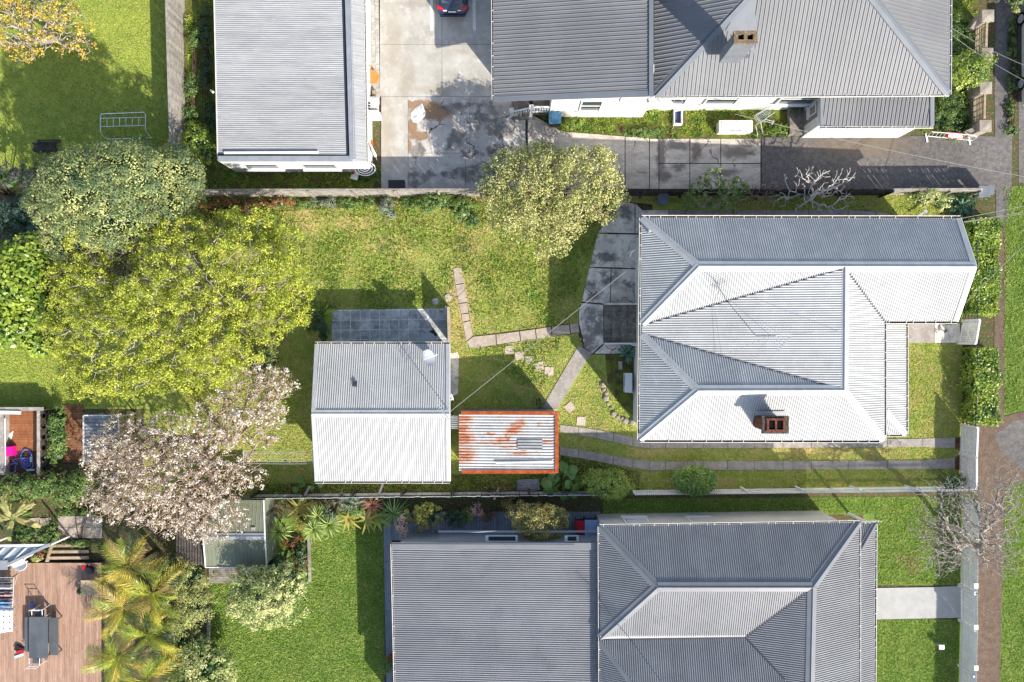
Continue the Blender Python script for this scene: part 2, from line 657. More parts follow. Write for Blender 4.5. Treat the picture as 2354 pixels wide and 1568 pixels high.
def grow(base, targets, rng, trunk=1.0, rtip=.012, pw=.45, pen=.22, wob=.12):
    """branch skeleton from the trunk base to scattered twig tips; returns tapered segments and the tips"""
    base = np.array(base, dtype=float)
    top = base + np.array([rng.normal() * .08, rng.normal() * .08, trunk])
    nodes = [base, top]
    par = [-1, 0]
    path = [0.0, trunk]
    arr = np.zeros((4 + 3 * len(targets), 3))
    pl = np.full(len(arr), 1e9)
    arr[0], arr[1] = base, top
    pl[1] = trunk
    cnt = 2
    order = np.argsort(np.linalg.norm(targets - top, axis=1))
    for ti in order:
        tg = targets[ti]
        d = np.linalg.norm(arr[1:cnt] - tg, axis=1) + pen * pl[1:cnt]
        k = int(np.argmin(d)) + 1
        a = arr[k]
        L = np.linalg.norm(tg - a)
        prev = k
        for fr in ((.5,) if L > .35 else ()):
            m = a + (tg - a) * fr + rng.normal(size=3) * L * wob
            arr[cnt] = m
            pl[cnt] = pl[prev] + np.linalg.norm(m - arr[prev])
            par.append(prev)
            prev = cnt
            cnt += 1
        arr[cnt] = tg
        pl[cnt] = pl[prev] + np.linalg.norm(tg - arr[prev])
        par.append(prev)
        cnt += 1
    w = np.zeros(cnt)
    ch = np.zeros(cnt, dtype=int)
    for k in range(cnt - 1, 0, -1):
        if ch[k] == 0:
            w[k] += 1
        w[par[k]] += w[k]
        ch[par[k]] += 1
    r = np.minimum(rtip * np.maximum(w, 1) ** pw, .15)
    par = np.array(par)
    idx = np.arange(1, cnt)
    segs = (arr[par[idx]], arr[idx], np.minimum(r[par[idx]], r[idx] * 1.35), r[idx])
    return segs, arr[:cnt], ch

def tubes_np(name, segs, mat, parent, sides=4):
    a, b, r0, r1 = segs
    d = b - a
    d = d / (np.linalg.norm(d, axis=1, keepdims=True) + 1e-9)
    ref = np.where(np.abs(d[:, 2:3]) < .9, np.array([[0, 0, 1.0]]), np.array([[1.0, 0, 0]]))
    y = np.cross(d, ref)
    y /= (np.linalg.norm(y, axis=1, keepdims=True) + 1e-9)
    z = np.cross(y, d)
    if sides > 4:                      # rounded ends close the thick limbs
        a, b, r0, r1 = np.concatenate([a, b]), np.concatenate([b, b + d * r1[:, None] * .8]), np.concatenate([r0, r1]), np.concatenate([r1, r1 * .15])
        y, z = np.concatenate([y, y]), np.concatenate([z, z])
    n = len(a)
    vs = np.zeros((n, 2 * sides, 3))
    for j in range(sides):
        t = 2 * math.pi * j / sides
        o = y * math.cos(t) + z * math.sin(t)
        vs[:, j] = a + o * r0[:, None]
        vs[:, sides + j] = b + o * r1[:, None]
    f = np.zeros((n, sides, 4), dtype=np.int64)
    for j in range(sides):
        l = (j + 1) % sides
        f[:, j] = np.array([j, l, sides + l, sides + j])
    f = f + (np.arange(n) * 2 * sides)[:, None, None]
    return np_mesh(name, vs.reshape(-1, 3), f.reshape(-1, 4), mat, parent)

def leafmesh(name, L, W, mat, droop=.25, fold=.15, segs=5, shape=None, wav=0.0):
    """one large leaf along +X from the origin, folded along its rib and drooping to the tip"""
    shape = shape or (lambda t: math.sin(math.pi * min(1, t * .96 + .04)) ** .7)
    vs, fs = [], []
    for k in range(segs + 1):
        t = k / segs
        x = L * t
        z = -droop * L * t * t
        wd = W / 2 * shape(t)
        wz = wav * W * math.sin(t * 9)
        vs += [(x, wd, z + fold * wd + wz), (x, 0, z), (x, -wd, z + fold * wd - wz)]
        if k:
            i = 3 * k
            fs += [(i - 3, i - 2, i + 1, i), (i - 2, i - 1, i + 2, i + 1)]
    me = bpy.data.meshes.new(name)
    me.from_pydata(vs, [], [f[::-1] for f in fs])
    me.materials.append(mat)
    me.polygons.foreach_set('use_smooth', [True] * len(me.polygons))
    return me

def rosette(name, label, px, py, z, n, me, seed, tilt=(10, 75), trunk=0.0, trunkmat=None, cat='plant', group=None, sc=(.75, 1.1), part='leaf'):
    """plant of large leaves set round a centre, each leaf a piece"""
    rnd = random.Random(seed)
    c = P(px, py, z)
    t = thing(name, label, cat, (c.x, c.y, 0), group)
    if trunk or z > .05:
        MB().tube([(c.x, c.y, 0), (c.x + .01, c.y, z * .5), (c.x, c.y, z)], .07, 7, .05).build('stem', trunkmat or MATS['bark_brown'], t)
    for k in range(n):
        f = (k + .5) / n
        el = math.radians(tilt[0] + (tilt[1] - tilt[0]) * f + rnd.uniform(-8, 8))
        s = rnd.uniform(*sc) * (1 - .25 * f)
        inst(part, me, t, (0, 0, z), (rnd.uniform(-.15, .15), -el, k * 2.39996 + rnd.uniform(-.2, .2)), (s, s, s))
    return t

def inpoly(x, y, poly):
    r = np.zeros(len(x), dtype=bool)
    n = len(poly)
    for i in range(n):
        x1, y1 = poly[i]
        x2, y2 = poly[(i + 1) % n]
        c = ((y1 > y) != (y2 > y)) & (x < (x2 - x1) * (y - y1) / (y2 - y1 + 1e-12) + x1)
        r ^= c
    return r

def turf(name, pix, dens, mat, seed, hole=(), h=(.03, .07), wd=.035, z0=.01, clump=0.0):
    """blades and tufts standing on a lawn"""
    rng = np.random.default_rng(seed)
    poly = [(P(a, b).x, P(a, b).y) for a, b in pix]
    xs, ys = [p[0] for p in poly], [p[1] for p in poly]
    area = (max(xs) - min(xs)) * (max(ys) - min(ys))
    n = int(area * dens)
    x = rng.uniform(min(xs), max(xs), n)
    y = rng.uniform(min(ys), max(ys), n)
    if clump:
        m = max(4, int(area * clump))
        cx, cy = rng.uniform(min(xs), max(xs), m), rng.uniform(min(ys), max(ys), m)
        j = rng.integers(0, m, n)
        sg = .12 if clump > 2 else .4
        x, y = cx[j] + rng.normal(size=n) * sg, cy[j] + rng.normal(size=n) * sg
    ok = inpoly(x, y, poly)
    for hp in hole:
        ok &= ~inpoly(x, y, [(P(a, b).x, P(a, b).y) for a, b in hp])
    x, y = x[ok], y[ok]
    n = len(x)
    hh = rng.uniform(h[0], h[1], n)
    a = rng.uniform(0, 2 * math.pi, n)
    ln = rng.normal(size=(n, 2)) * hh[:, None] * .9
    dx, dy = np.cos(a) * wd / 2, np.sin(a) * wd / 2
    z = np.full(n, z0)
    v = np.stack([np.stack([x - dx, y - dy, z], 1), np.stack([x + dx, y + dy, z], 1),
                  np.stack([x + dx * .5 + ln[:, 0], y + dy * .5 + ln[:, 1], z + hh], 1),
                  np.stack([x - dx * .5 + ln[:, 0], y - dy * .5 + ln[:, 1], z + hh], 1)], 1).reshape(-1, 3)
    return stuff(np_mesh(name, v, np.arange(4 * n).reshape(n, 4), mat))

# ================================================================== materials
def wb(lst):
    """worn, stained or sun-tinted spots given in photograph pixels at ground level"""
    return [(P(a, b).x, P(a, b).y, rx / S, ry / S) for a, b, rx, ry in lst]

M('soil', C(92, 74, 56), C(66, 54, 42), C(120, 104, 84), scale=2.5, bump=.6, bscale=14, rough=.95, spec=.1)
M('litter', C(96, 80, 60), C(70, 84, 44), C(140, 126, 104), scale=3.2, bump=.7, bscale=16, rough=.95, spec=.1, lo=.42, hi=.58)
M('lawn_yellow', C(156, 164, 78), C(134, 150, 68), C(172, 166, 94), scale=1.4, big=.16, bump=.5, bscale=18, rough=.95, spec=.1)
M('lawn_main', C(154, 160, 78), C(130, 148, 68), C(184, 166, 116), scale=1.1, big=.16, bigscale=.2, bump=.6, bscale=16, rough=.95, spec=.1,
  blobs=[(wb([(1070, 560, 34, 22), (1060, 700, 26, 90), (1095, 520, 40, 26), (1044, 650, 14, 70), (700, 500, 60, 26), (830, 510, 60, 16), (900, 560, 50, 18),
              (1225, 885, 26, 14), (880, 462, 160, 12), (620, 470, 90, 16), (1640, 1110, 50, 14), (1900, 1040, 160, 9), (1500, 1040, 60, 9)]),
          C(190, 166, 116), .9, 1.6, .6, .75)], wear=(C(150, 128, 92), .8, (1, 1, 1), .35))
M('lawn_green', C(108, 130, 60), C(94, 120, 54), C(130, 142, 72), scale=1.6, big=.14, bigscale=.25, bump=.5, bscale=18, rough=.95, spec=.1,
  blobs=[(wb([(2080, 1285, 26, 14), (2100, 1300, 16, 24), (2140, 1416, 16, 8)]), C(128, 112, 84), .6, 3, .5, .7)])
M('weeds', C(104, 118, 44), C(84, 74, 52), C(128, 132, 56), scale=1.6, bump=.7, bscale=14, rough=.95, spec=.1)
M('turf_yellow', C(180, 190, 90), isl=.3, rough=.8, spec=.15, transl=.35, c2=C(160, 174, 84), scale=.9)
M('turf_main', C(172, 184, 90), isl=.35, rough=.8, spec=.15, transl=.35, c2=C(208, 192, 134), scale=.7)
M('turf_green', C(140, 168, 76), isl=.45, rough=.8, spec=.15, transl=.35, c2=C(172, 182, 98), scale=.9)
M('turf_weed', C(166, 178, 82), isl=.5, rough=.8, spec=.15, transl=.3, c2=C(122, 152, 68), scale=1.2)
M('concrete_pale', C(186, 182, 173), C(168, 163, 154), C(196, 192, 185), scale=.9, bump=.12, bscale=20, rough=.9, spec=.2, big=.07, bigscale=.3, wear=(C(150, 140, 124), 1.5, (1, .6, 1), .45),
  speck=(30, .66, C(150, 142, 130), .5),
  blobs=[(wb([(905, 90, 22, 60), (935, 180, 18, 40), (1000, 205, 60, 9), (890, 300, 14, 60), (1060, 118, 18, 7), (960, 8, 60, 6), (1100, 130, 12, 6)]), C(158, 146, 128), .9, 1.4, .7, .55)])
OLDST = wb([(990, 258, 52, 20), (960, 240, 50, 10), (935, 330, 15, 24), (948, 290, 14, 18), (965, 310, 22, 10)])
M('concrete_old', C(196, 190, 182), C(170, 164, 157), C(208, 202, 194), scale=.7, cracks=(.45, .02, C(84, 80, 76)), wear=(C(150, 142, 132), 2.2, (1, 1, 1), .6), bump=.2, bscale=16, rough=.9, spec=.2, big=.1, bigscale=.35,
  speck=(22, .64, C(110, 106, 102), .5),
  blobs=[(OLDST, C(142, 112, 84), .8, 1.5, .22, .9),
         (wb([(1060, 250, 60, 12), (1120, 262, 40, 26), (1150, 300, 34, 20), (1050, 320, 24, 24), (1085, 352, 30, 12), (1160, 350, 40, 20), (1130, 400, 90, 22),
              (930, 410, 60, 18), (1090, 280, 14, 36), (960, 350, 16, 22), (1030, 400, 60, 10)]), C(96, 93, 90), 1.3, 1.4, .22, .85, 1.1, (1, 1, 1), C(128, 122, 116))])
M('concrete_lane', C(208, 197, 184), C(182, 171, 159), C(220, 210, 198), scale=1.2, bump=.2, bscale=18, rough=.9, spec=.2, big=.12, bigscale=.4, stretch=(.6, 1.6, 1), cracks=(.5, .016, C(90, 84, 78)), wear=(C(136, 126, 114), 1.6, (.5, 1.4, 1), .6),
  speck=(16, .62, C(92, 86, 80), .55),
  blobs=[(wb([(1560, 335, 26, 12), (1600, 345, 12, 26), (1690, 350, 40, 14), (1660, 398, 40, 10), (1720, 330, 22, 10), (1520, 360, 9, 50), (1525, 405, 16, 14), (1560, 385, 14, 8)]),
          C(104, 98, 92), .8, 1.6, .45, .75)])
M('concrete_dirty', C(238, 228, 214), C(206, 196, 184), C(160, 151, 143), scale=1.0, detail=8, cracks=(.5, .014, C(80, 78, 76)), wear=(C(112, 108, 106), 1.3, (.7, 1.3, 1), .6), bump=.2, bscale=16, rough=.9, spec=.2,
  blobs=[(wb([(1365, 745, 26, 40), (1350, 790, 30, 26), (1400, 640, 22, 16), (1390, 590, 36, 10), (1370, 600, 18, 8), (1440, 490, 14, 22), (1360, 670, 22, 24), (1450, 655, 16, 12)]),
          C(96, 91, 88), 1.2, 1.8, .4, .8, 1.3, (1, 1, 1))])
M('concrete_path', C(178, 164, 148), C(160, 146, 130), C(192, 180, 166), scale=2.2, bump=.2, bscale=18, rough=.9, spec=.2, speck=(24, .66, C(140, 126, 110), .5))
M('concrete_track', C(166, 158, 150), C(146, 138, 130), C(182, 174, 164), scale=2.0, bump=.25, bscale=22, rough=.9, spec=.2, speck=(30, .62, C(96, 90, 86), .5))
M('concrete_new', C(178, 176, 172), C(168, 166, 162), scale=2.0, bump=.08, bscale=20, rough=.85, spec=.2, speck=(36, .68, C(164, 162, 158), .4))
M('asphalt', C(112, 107, 103), C(94, 91, 89), C(136, 130, 124), scale=3.0, detail=9, bump=.3, bscale=40, rough=.92, spec=.2, big=.14, bigscale=.3, speck=(26, .7, C(150, 146, 140), .35),
  blobs=[(wb([(1990, 335, 110, 24), (1960, 330, 60, 16)]), C(116, 102, 86), .7, 1.6, .5, .6)])  # warm patch painted in where sunlight falls on this driveway
M('footpath', C(112, 94, 80), C(96, 80, 68), C(128, 112, 96), scale=3.0, detail=8, bump=.3, bscale=30, rough=.92, spec=.2, speck=(9, .71, C(176, 166, 150), .7))
M('paver', C(178, 174, 166), C(158, 154, 146), C(196, 192, 186), scale=3.0, isl=.12, bump=.2, bscale=20, rough=.9, spec=.2, speck=(10, .62, C(130, 122, 110), .5))
M('tile_grey', C(190, 190, 188), C(150, 151, 151), C(112, 113, 115), scale=1.6, detail=8, isl=.14, bump=.3, bscale=20, rough=.9, spec=.2, speck=(14, .6, C(150, 152, 152), .5))
M('lichen_joint', C(222, 224, 220), C(170, 172, 172), scale=6.0, bump=.3, rough=.95, spec=.1)
M('stone_slab', C(196, 180, 164), C(178, 162, 146), C(206, 196, 184), scale=4.0, bump=.3, bscale=20, rough=.9, spec=.2, isl=.08)
M('line_paint', C(226, 226, 222), C(208, 206, 200), scale=8, rough=.7)
M('brick_path', C(140, 98, 70), C(112, 78, 58), C(160, 120, 92), scale=3, isl=.2, rough=.9, spec=.2, bump=.3)
# roofs and walls
M('roof_pale', C(172, 172, 170), C(164, 164, 163), C(180, 180, 177), isl=0.05, scale=.8, wear=(C(146, 146, 144), 1.2, (1, 1, 1), .3), rough=.5, spec=.4, big=.04, speck=(16, .735, C(96, 92, 84), .75))
M('roof_pale_cap', C(180, 180, 179), C(168, 168, 168), scale=1.6, rough=.5, spec=.4, speck=(9, .68, C(122, 116, 100), .7))
M('roof_charcoal', C(132, 132, 133), C(126, 126, 128), isl=0.06, scale=.8, wear=(C(98, 98, 100), .9, (1, 1, 1), .4), rough=.45, spec=.45, big=.05, speck=(30, .74, C(170, 170, 168), .5))
M('roof_charcoal_cap', C(124, 125, 128), C(116, 118, 122), scale=1.2, rough=.45, spec=.45, speck=(26, .72, C(180, 178, 172), .6))
M('roof_slate', C(122, 122, 123), C(116, 116, 118), isl=0.04, scale=.6, rough=.42, spec=.45, big=.05, speck=(34, .75, C(190, 190, 188), .5))
M('roof_slate_cap', C(112, 116, 122), C(104, 109, 116), scale=1.0, rough=.42, spec=.45)
M('roof_garage', C(160, 160, 160), C(150, 150, 151), C(168, 168, 167), isl=0.05, scale=1.2, wear=(C(128, 128, 129), 1.6, (.5, 1.8, 1), .45), rough=.5, spec=.4, big=.05, stretch=(.5, 3, 1), speck=(7, .70, C(96, 98, 102), .55))
M('flashing_grey', C(144, 147, 152), C(132, 136, 142), scale=2.0, rough=.5, spec=.4, speck=(4, .68, C(112, 108, 104), .5))
M('gutter_dark', C(52, 58, 70), C(44, 48, 58), scale=2.0, rough=.6)
M('silt', C(62, 50, 40), C(92, 74, 56), scale=6.0, rough=.95, spec=.1)
M('gutter_white', C(216, 214, 208), C(200, 196, 188), scale=3.0, rough=.55, spec=.4)
M('wall_white', C(222, 220, 216), C(214, 212, 208), scale=1.5, rough=.7, spec=.3)
M('wall_cream', C(206, 202, 196), C(198, 194, 188), scale=1.5, rough=.7, spec=.3)
M('wall_grey', C(150, 156, 164), C(142, 148, 156), scale=1.5, rough=.7)
M('trim_white', C(226, 226, 224), rough=.5, spec=.4)
M('glass', C(60, 70, 76), rough=.08, spec=.8)
M('dark_void', C(22, 20, 20), rough=.95, spec=.05)
RUST = [(P(a, b, 2.3).x, P(a, b, 2.3).y, rx / S, ry / S) for a, b, rx, ry in
        [(1062, 966, 20, 9), (1058, 986, 17, 8), (1062, 1008, 22, 14), (1062, 1046, 24, 16), (1150, 1012, 9, 7), (1143, 1018, 18, 3.5), (1164, 1005, 6, 10),
         (1178, 990, 14, 7), (1188, 979, 12, 8), (1198, 970, 9, 6), (1240, 975, 5, 4), (1258, 1014, 10, 3), (1134, 1018, 44, 2), (1200, 1018, 30, 2),
         (1196, 1042, 22, 2), (1128, 998, 10, 2.5), (1205, 1034, 10, 2), (1170, 1028, 16, 2)]]
M('roof_rusty', C(184, 184, 182), C(168, 166, 162), C(192, 191, 188), isl=0.06, scale=1.5, rough=.5, spec=.4,
  blobs=[([(x, y, rx * 1.35, ry * 1.35) for x, y, rx, ry in RUST], C(196, 150, 114), (1.2, .2, 0), 4.0, .5, .6, 2.5, (.6, 4, 1)), (RUST, C(176, 98, 52), (1.2, .2, 0), 5.0, .5, .9, 2.5, (.7, 5, 1), C(140, 74, 42))], wear=(C(150, 146, 140), 1.0, (.35, 4, 1), .4))
M('rust_flashing', C(170, 82, 44), C(142, 62, 30), C(184, 104, 66), scale=3.0, detail=8, rough=.85, spec=.2, speck=(5, .66, C(196, 150, 126), .6))
M('corrugate_old', C(150, 152, 156), C(120, 120, 124), C(100, 96, 94), scale=2.4, rough=.6, spec=.3)
M('polycarbonate', C(150, 152, 150), C(132, 134, 134), scale=1.4, rough=.3, spec=.5)
M('olive_metal', C(124, 128, 108), C(116, 120, 100), isl=0.06, scale=1.2, rough=.6, spec=.3, speck=(40, .72, C(220, 210, 206), .7))
M('brick', C(112, 66, 52), C(92, 54, 44), C(132, 88, 68), scale=6.0, isl=.2, rough=.92, spec=.15, bump=.3, speck=(9, .67, C(170, 130, 60), .6))
M('mortar', C(96, 82, 72), C(60, 54, 50), scale=5, rough=.95)
M('chimney_paint', C(118, 122, 128), C(108, 112, 118), scale=2, rough=.6)
M('chimney_lichen', C(118, 106, 92), C(92, 84, 76), C(206, 150, 40), scale=3.4, rough=.95, bump=.4)
# timber
M('timber_grey', C(160, 154, 145), C(132, 126, 118), C(182, 177, 168), scale=2.4, isl=.2, rough=.9, spec=.15, bump=.25, bscale=24, stretch=(1, 1, 3))
M('timber_dark', C(76, 70, 66), C(60, 56, 54), C(94, 88, 82), scale=3.0, isl=.2, rough=.9, spec=.15, bump=.2)
M('timber_pale', C(168, 150, 126), C(146, 128, 104), C(180, 166, 146), scale=2.4, isl=.15, rough=.85, spec=.2)
M('timber_stained', C(146, 138, 128), C(104, 98, 92), C(170, 162, 150), scale=2.2, isl=.1, rough=.95, spec=.1, bump=.3)
M('deck_red', C(168, 136, 116), C(152, 120, 102), C(180, 152, 132), scale=2.4, wear=(C(128, 96, 80), 1.2, (2.5, .3, 1), .4), isl=.16, rough=.75, spec=.3, stretch=(2.5, .35, 1))
M('deck_grey', C(134, 140, 148), C(122, 128, 136), C(146, 150, 156), scale=2.4, isl=.14, rough=.85, spec=.2)
M('ply_orange', C(150, 96, 62), C(134, 84, 54), C(164, 110, 74), scale=2.0, isl=.1, rough=.65, spec=.3, stretch=(3, .5, 1))
M('ply_dark', C(88, 60, 46), C(74, 52, 42), C(100, 72, 58), scale=3.0, rough=.8)
M('fence_white', C(224, 224, 223), C(214, 215, 215), scale=2.0, isl=.06, rough=.7, spec=.25)
M('fence_bleached', C(178, 182, 182), C(156, 160, 160), C(192, 194, 192), scale=1.6, isl=.12, rough=.8, spec=.2)
M('white_plastic', C(224, 224, 222), rough=.45, spec=.4)
M('metal_grey', C(168, 172, 178), rough=.4, spec=.5)
M('metal_dark', C(44, 46, 50), rough=.5, spec=.4)
M('cable', C(150, 146, 140), rough=.7)
M('pillar_stone', C(164, 154, 140), C(142, 132, 120), C(178, 170, 158), scale=2.6, bump=.3, bscale=16, rough=.92, spec=.15, speck=(8, .66, C(110, 98, 86), .4))
M('bark_brown', C(96, 78, 64), C(72, 58, 48), scale=6, rough=.95, spec=.1)
M('bark_pale', C(172, 163, 151), C(138, 128, 117), C(196, 188, 177), scale=4, rough=.9, spec=.15)
M('bark_white', C(200, 195, 188), C(166, 160, 153), scale=4, rough=.9, spec=.15)
M('bark_twig', C(168, 146, 128), C(136, 116, 100), C(188, 168, 150), scale=4, rough=.9, spec=.15)

# leaves
def LEAF(name, a, b, isl=.35, tr=.35, t=(1.0, 1.0, .72, 1), sp=.35, rough=.5, sc=.9):
    return M(name, a, b, scale=sc, isl=isl, transl=tr, tcol=t, spec=sp, rough=rough)
LEAF('leaf_lime', C(194, 198, 84), C(164, 174, 66), isl=.45, tr=.4, t=(1, 1, .75, 1))
LEAF('leaf_evergreen', C(124, 134, 82), C(88, 108, 72), isl=.4, tr=.2)
LEAF('leaf_evergreen_tip', C(196, 196, 128), C(172, 178, 108), tr=.25)
LEAF('leaf_teal', C(86, 112, 96), C(70, 92, 84), tr=.2)
LEAF('leaf_purple', C(86, 76, 84), C(70, 66, 76), tr=.15)
LEAF('leaf_bright', C(160, 176, 68), C(116, 148, 56), isl=.4, tr=.35, sp=.5, rough=.35)
LEAF('leaf_olive', C(176, 176, 106), C(140, 148, 84), isl=.5, tr=.2)
LEAF('leaf_olive_pale', C(206, 200, 140), C(186, 180, 112), tr=.2)
LEAF('leaf_mid', C(126, 148, 76), C(98, 126, 64), isl=.45, tr=.3)
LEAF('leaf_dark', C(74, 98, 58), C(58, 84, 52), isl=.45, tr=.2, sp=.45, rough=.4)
LEAF('leaf_hedge', C(158, 174, 68), C(108, 138, 52), isl=.5, tr=.3, sp=.5, rough=.35)
LEAF('leaf_variegated', C(206, 204, 140), C(140, 156, 88), isl=.4, tr=.25)
LEAF('leaf_sage', C(140, 146, 124), C(120, 128, 112), tr=.2)
LEAF('leaf_rust', C(150, 104, 64), C(124, 84, 56), tr=.2)
LEAF('leaf_straw', C(186, 164, 96), C(160, 140, 76), isl=.35, tr=.3)
LEAF('flower_yellow', C(232, 200, 76), C(212, 180, 84), isl=.25, tr=.3, t=(1, .9, .5, 1))
LEAF('flower_blossom', C(232, 224, 216), C(214, 200, 190), isl=.2, tr=.3, t=(1, .95, .92, 1))
LEAF('leaf_bronze', C(166, 144, 86), C(140, 122, 74), isl=.3, tr=.3)
LEAF('flower_pink', C(214, 178, 166), C(196, 152, 142), isl=.25, tr=.2, t=(1, .8, .8, 1))
LEAF('frond_green', C(182, 190, 74), C(140, 160, 64), isl=.3, tr=.35, sp=.5, rough=.35)
LEAF('frond_yellow', C(222, 202, 84), C(196, 182, 76), isl=.25, tr=.35, sp=.4, rough=.4)
LEAF('frond_straw', C(196, 168, 104), C(176, 150, 92), isl=.2, tr=.3)
LEAF('frond_dark', C(78, 98, 58), C(62, 82, 54), isl=.3, tr=.2, sp=.4)
LEAF('agave', C(112, 150, 124), C(94, 134, 110), isl=.05, tr=.1, sp=.4)
LEAF('taro', C(132, 164, 88), C(100, 140, 72), isl=.2, tr=.35, sp=.45, rough=.4)
LEAF('strap', C(158, 182, 104), C(122, 156, 84), isl=.35, tr=.25, sp=.5, rough=.35)
LEAF('yucca', C(172, 186, 104), C(136, 160, 84), isl=.2, tr=.25, sp=.4)
LEAF('leaf_round', C(182, 194, 96), C(140, 162, 74), isl=.45, tr=.3)
LEAF('fern', C(186, 174, 88), C(152, 156, 80), isl=.2, tr=.4)
LEAF('cordyline', C(178, 132, 104), C(150, 104, 86), isl=.25, tr=.25)
LEAF('banana', C(166, 172, 104), C(200, 182, 124), isl=.1, tr=.4)
m_ = MATS

# ================================================================== ground
gp = 160
struct(MB().poly([(-gp, -gp, 0), (gp, -gp, 0), (gp, gp, 0), (-gp, gp, 0)]).build('ground', m_['litter']))
LAWN_TL = [(-80, -80), (396, -80), (426, 352), (426, 445), (-80, 445)]
LAWN_L = [(-80, 640), (330, 640), (330, 940), (-80, 940)]
LAWN_M = [(440, 450), (2214, 447), (2212, 1128), (600, 1138), (330, 1138), (330, 452)]
LAWN_B = [(484, 1200), (884, 1180), (890, 1620), (484, 1620)]
LAWN_BS = [(1386, 1146), (2212, 1142), (2210, 1345), (1985, 1345), (1985, 1182), (1386, 1186)]
LAWN_BF = [(1985, 1424), (2210, 1424), (2206, 1620), (1985, 1620)]
VERGE_A = [(2306, 428), (2440, 428), (2440, 930), (2350, 944), (2306, 956)]
VERGE_B = [(2312, 1112), (2440, 1100), (2440, 1620), (2298, 1620), (2304, 1330)]
GARDEN = [(1232, 226), (1860, 222), (1850, 318), (1490, 317), (1290, 299), (1236, 264)]
SIDE_L = [(424, -80), (560, -80), (560, 372), (878, 380), (878, 436), (430, 444)]
SIDE_R = [(2150, -80), (2264, -80), (2238, 60), (2238, 306), (2110, 308), (2128, 220)]
struct(sheet('lawn', LAWN_TL, .004, m_['lawn_yellow']))
struct(sheet('lawn', LAWN_L, .005, m_['lawn_yellow']))
struct(sheet('lawn', LAWN_M, .006, m_['lawn_main']))
struct(sheet('lawn', LAWN_B, .005, m_['lawn_green']))
struct(sheet('lawn', LAWN_BS, .004, m_['lawn_green']))
struct(sheet('lawn', LAWN_BF, .005, m_['lawn_green']))
struct(sheet('verge', VERGE_A, .004, m_['lawn_green']))
struct(sheet('verge', VERGE_B, .005, m_['lawn_green']))
struct(sheet('garden_bed', GARDEN, .007, m_['weeds']))
struct(sheet('garden_bed', SIDE_L, .007, m_['weeds']))
struct(sheet('garden_bed', SIDE_R, .007, m_['weeds']))
struct(sheet('garden_bed', [(430, 448), (1100, 446), (1110, 470), (900, 474), (700, 482), (470, 500)], .010, m_['weeds']))
struct(sheet('garden_bed', [(1290, 1040), (1470, 1085), (1470, 1138), (1040, 1140), (610, 1140), (610, 1112), (1030, 1112), (1040, 1090), (1285, 1090)], .010, m_['weeds']))
struct(sheet('garden_bed', [(1390, 800), (1470, 800), (1470, 970), (1420, 925), (1396, 880)], .010, m_['weeds']))
struct(sheet('garden_bed', [(1475, 450), (1980, 450), (1990, 484), (1475, 484)], .010, m_['lawn_main']))

# ---- driveway of the charcoal house at the top: each concrete slab is a piece
dw = struct(sheet('driveway', [(872, -90), (1150, -90), (1150, 236), (1216, 258), (1232, 268), (1290, 301), (1490, 319), (1750, 319), (1750, 436), (876, 436)], .012, m_['soil']))
g_ = .4
for (x0, y0, x1, y1, mm) in [(873, -90, 1016, 102, 'concrete_pale'), (1016, -90, 1150, 102, 'concrete_pale'), (873, 102, 1016, 222, 'concrete_pale'),
                             (1016, 102, 1150, 222, 'concrete_pale'), (876, 222, 938, 436, 'concrete_pale'), (938, 222, 1080, 352, 'concrete_old'),
                             (1080, 222, 1212, 352, 'concrete_old'), (938, 352, 1070, 436, 'concrete_old'), (1070, 352, 1212, 436, 'concrete_old')]:
    sheet('concrete_slab', [(x0 + g_, y0 + g_), (x1 - g_, y0 + g_), (x1 - g_, y1 - g_), (x0 + g_, y1 - g_)], .04, m_[mm], .03, dw)
sheet('concrete_slab', [(1213, 262), (1232, 269), (1290, 302), (1436, 314), (1436, 434), (1213, 434)], .04, m_['concrete_lane'], .03, dw)
for x0, x1, ya, yb in [(1438, 1492, 314, 318), (1494, 1514, 319, 319), (1516, 1585, 319, 319), (1587, 1656, 319, 319), (1658, 1748, 319, 319)]:
    if x0 < 1500:
        sheet('concrete_slab', [(x0, ya), (x1, yb), (x1, 434), (x0, 434)], .04, m_['concrete_lane'], .03, dw)
    else:
        sheet('concrete_slab', [(x0, ya), (x1, yb), (x1, 375), (x0, 375)], .04, m_['concrete_lane'], .03, dw)
        sheet('concrete_slab', [(x0, 377), (x1, 377), (x1, 434), (x0, 434)], .04, m_['concrete_lane'], .03, dw)
struct(sheet('driveway', [(1751, 314), (2250, 312), (2290, 314), (2290, 436), (1751, 436)], .022, m_['asphalt'], .02))
for x in (990, 1088):
    sheet('parking_line', [(x - 3, -90), (x + 4, -90), (x + 6, 70), (x - 1, 70)], .045, m_['line_paint'], .004, dw)
struct(sheet('road', [(2340, -120), (2700, -120), (2700, 1700), (2440, 1700), (2440, 420), (2342, 420)], .014, m_['asphalt']))
struct(sheet('pavement', [(2264, -90), (2330, -90), (2326, 430), (2312, 520), (2290, 500), (2286, 200), (2290, 20)], .018, m_['asphalt'], .015))
fp = struct(sheet('pavement', [(2290, 502), (2312, 522), (2308, 960), (2284, 968), (2286, 720)], .019, m_['footpath'], .016))
struct(sheet('pavement', [(2250, 1098), (2310, 1112), (2304, 1330), (2298, 1620), (2240, 1620)], .020, m_['footpath'], .017))
struct(sheet('driveway', [(2212, 970), (2290, 962), (2350, 946), (2440, 930), (2440, 1100), (2316, 1114), (2246, 1118), (2212, 1118)], .016, m_['footpath'], .012))
sheet('gravel_patch', [(2286, 1000), (2330, 968), (2440, 950), (2440, 1080), (2350, 1080), (2300, 1040)], .021, m_['asphalt'], .004, fp)
sheet('path_slab', [(2208, 742), (2250, 740), (2252, 800), (2208, 790)], .03, m_['footpath'], .02, fp)

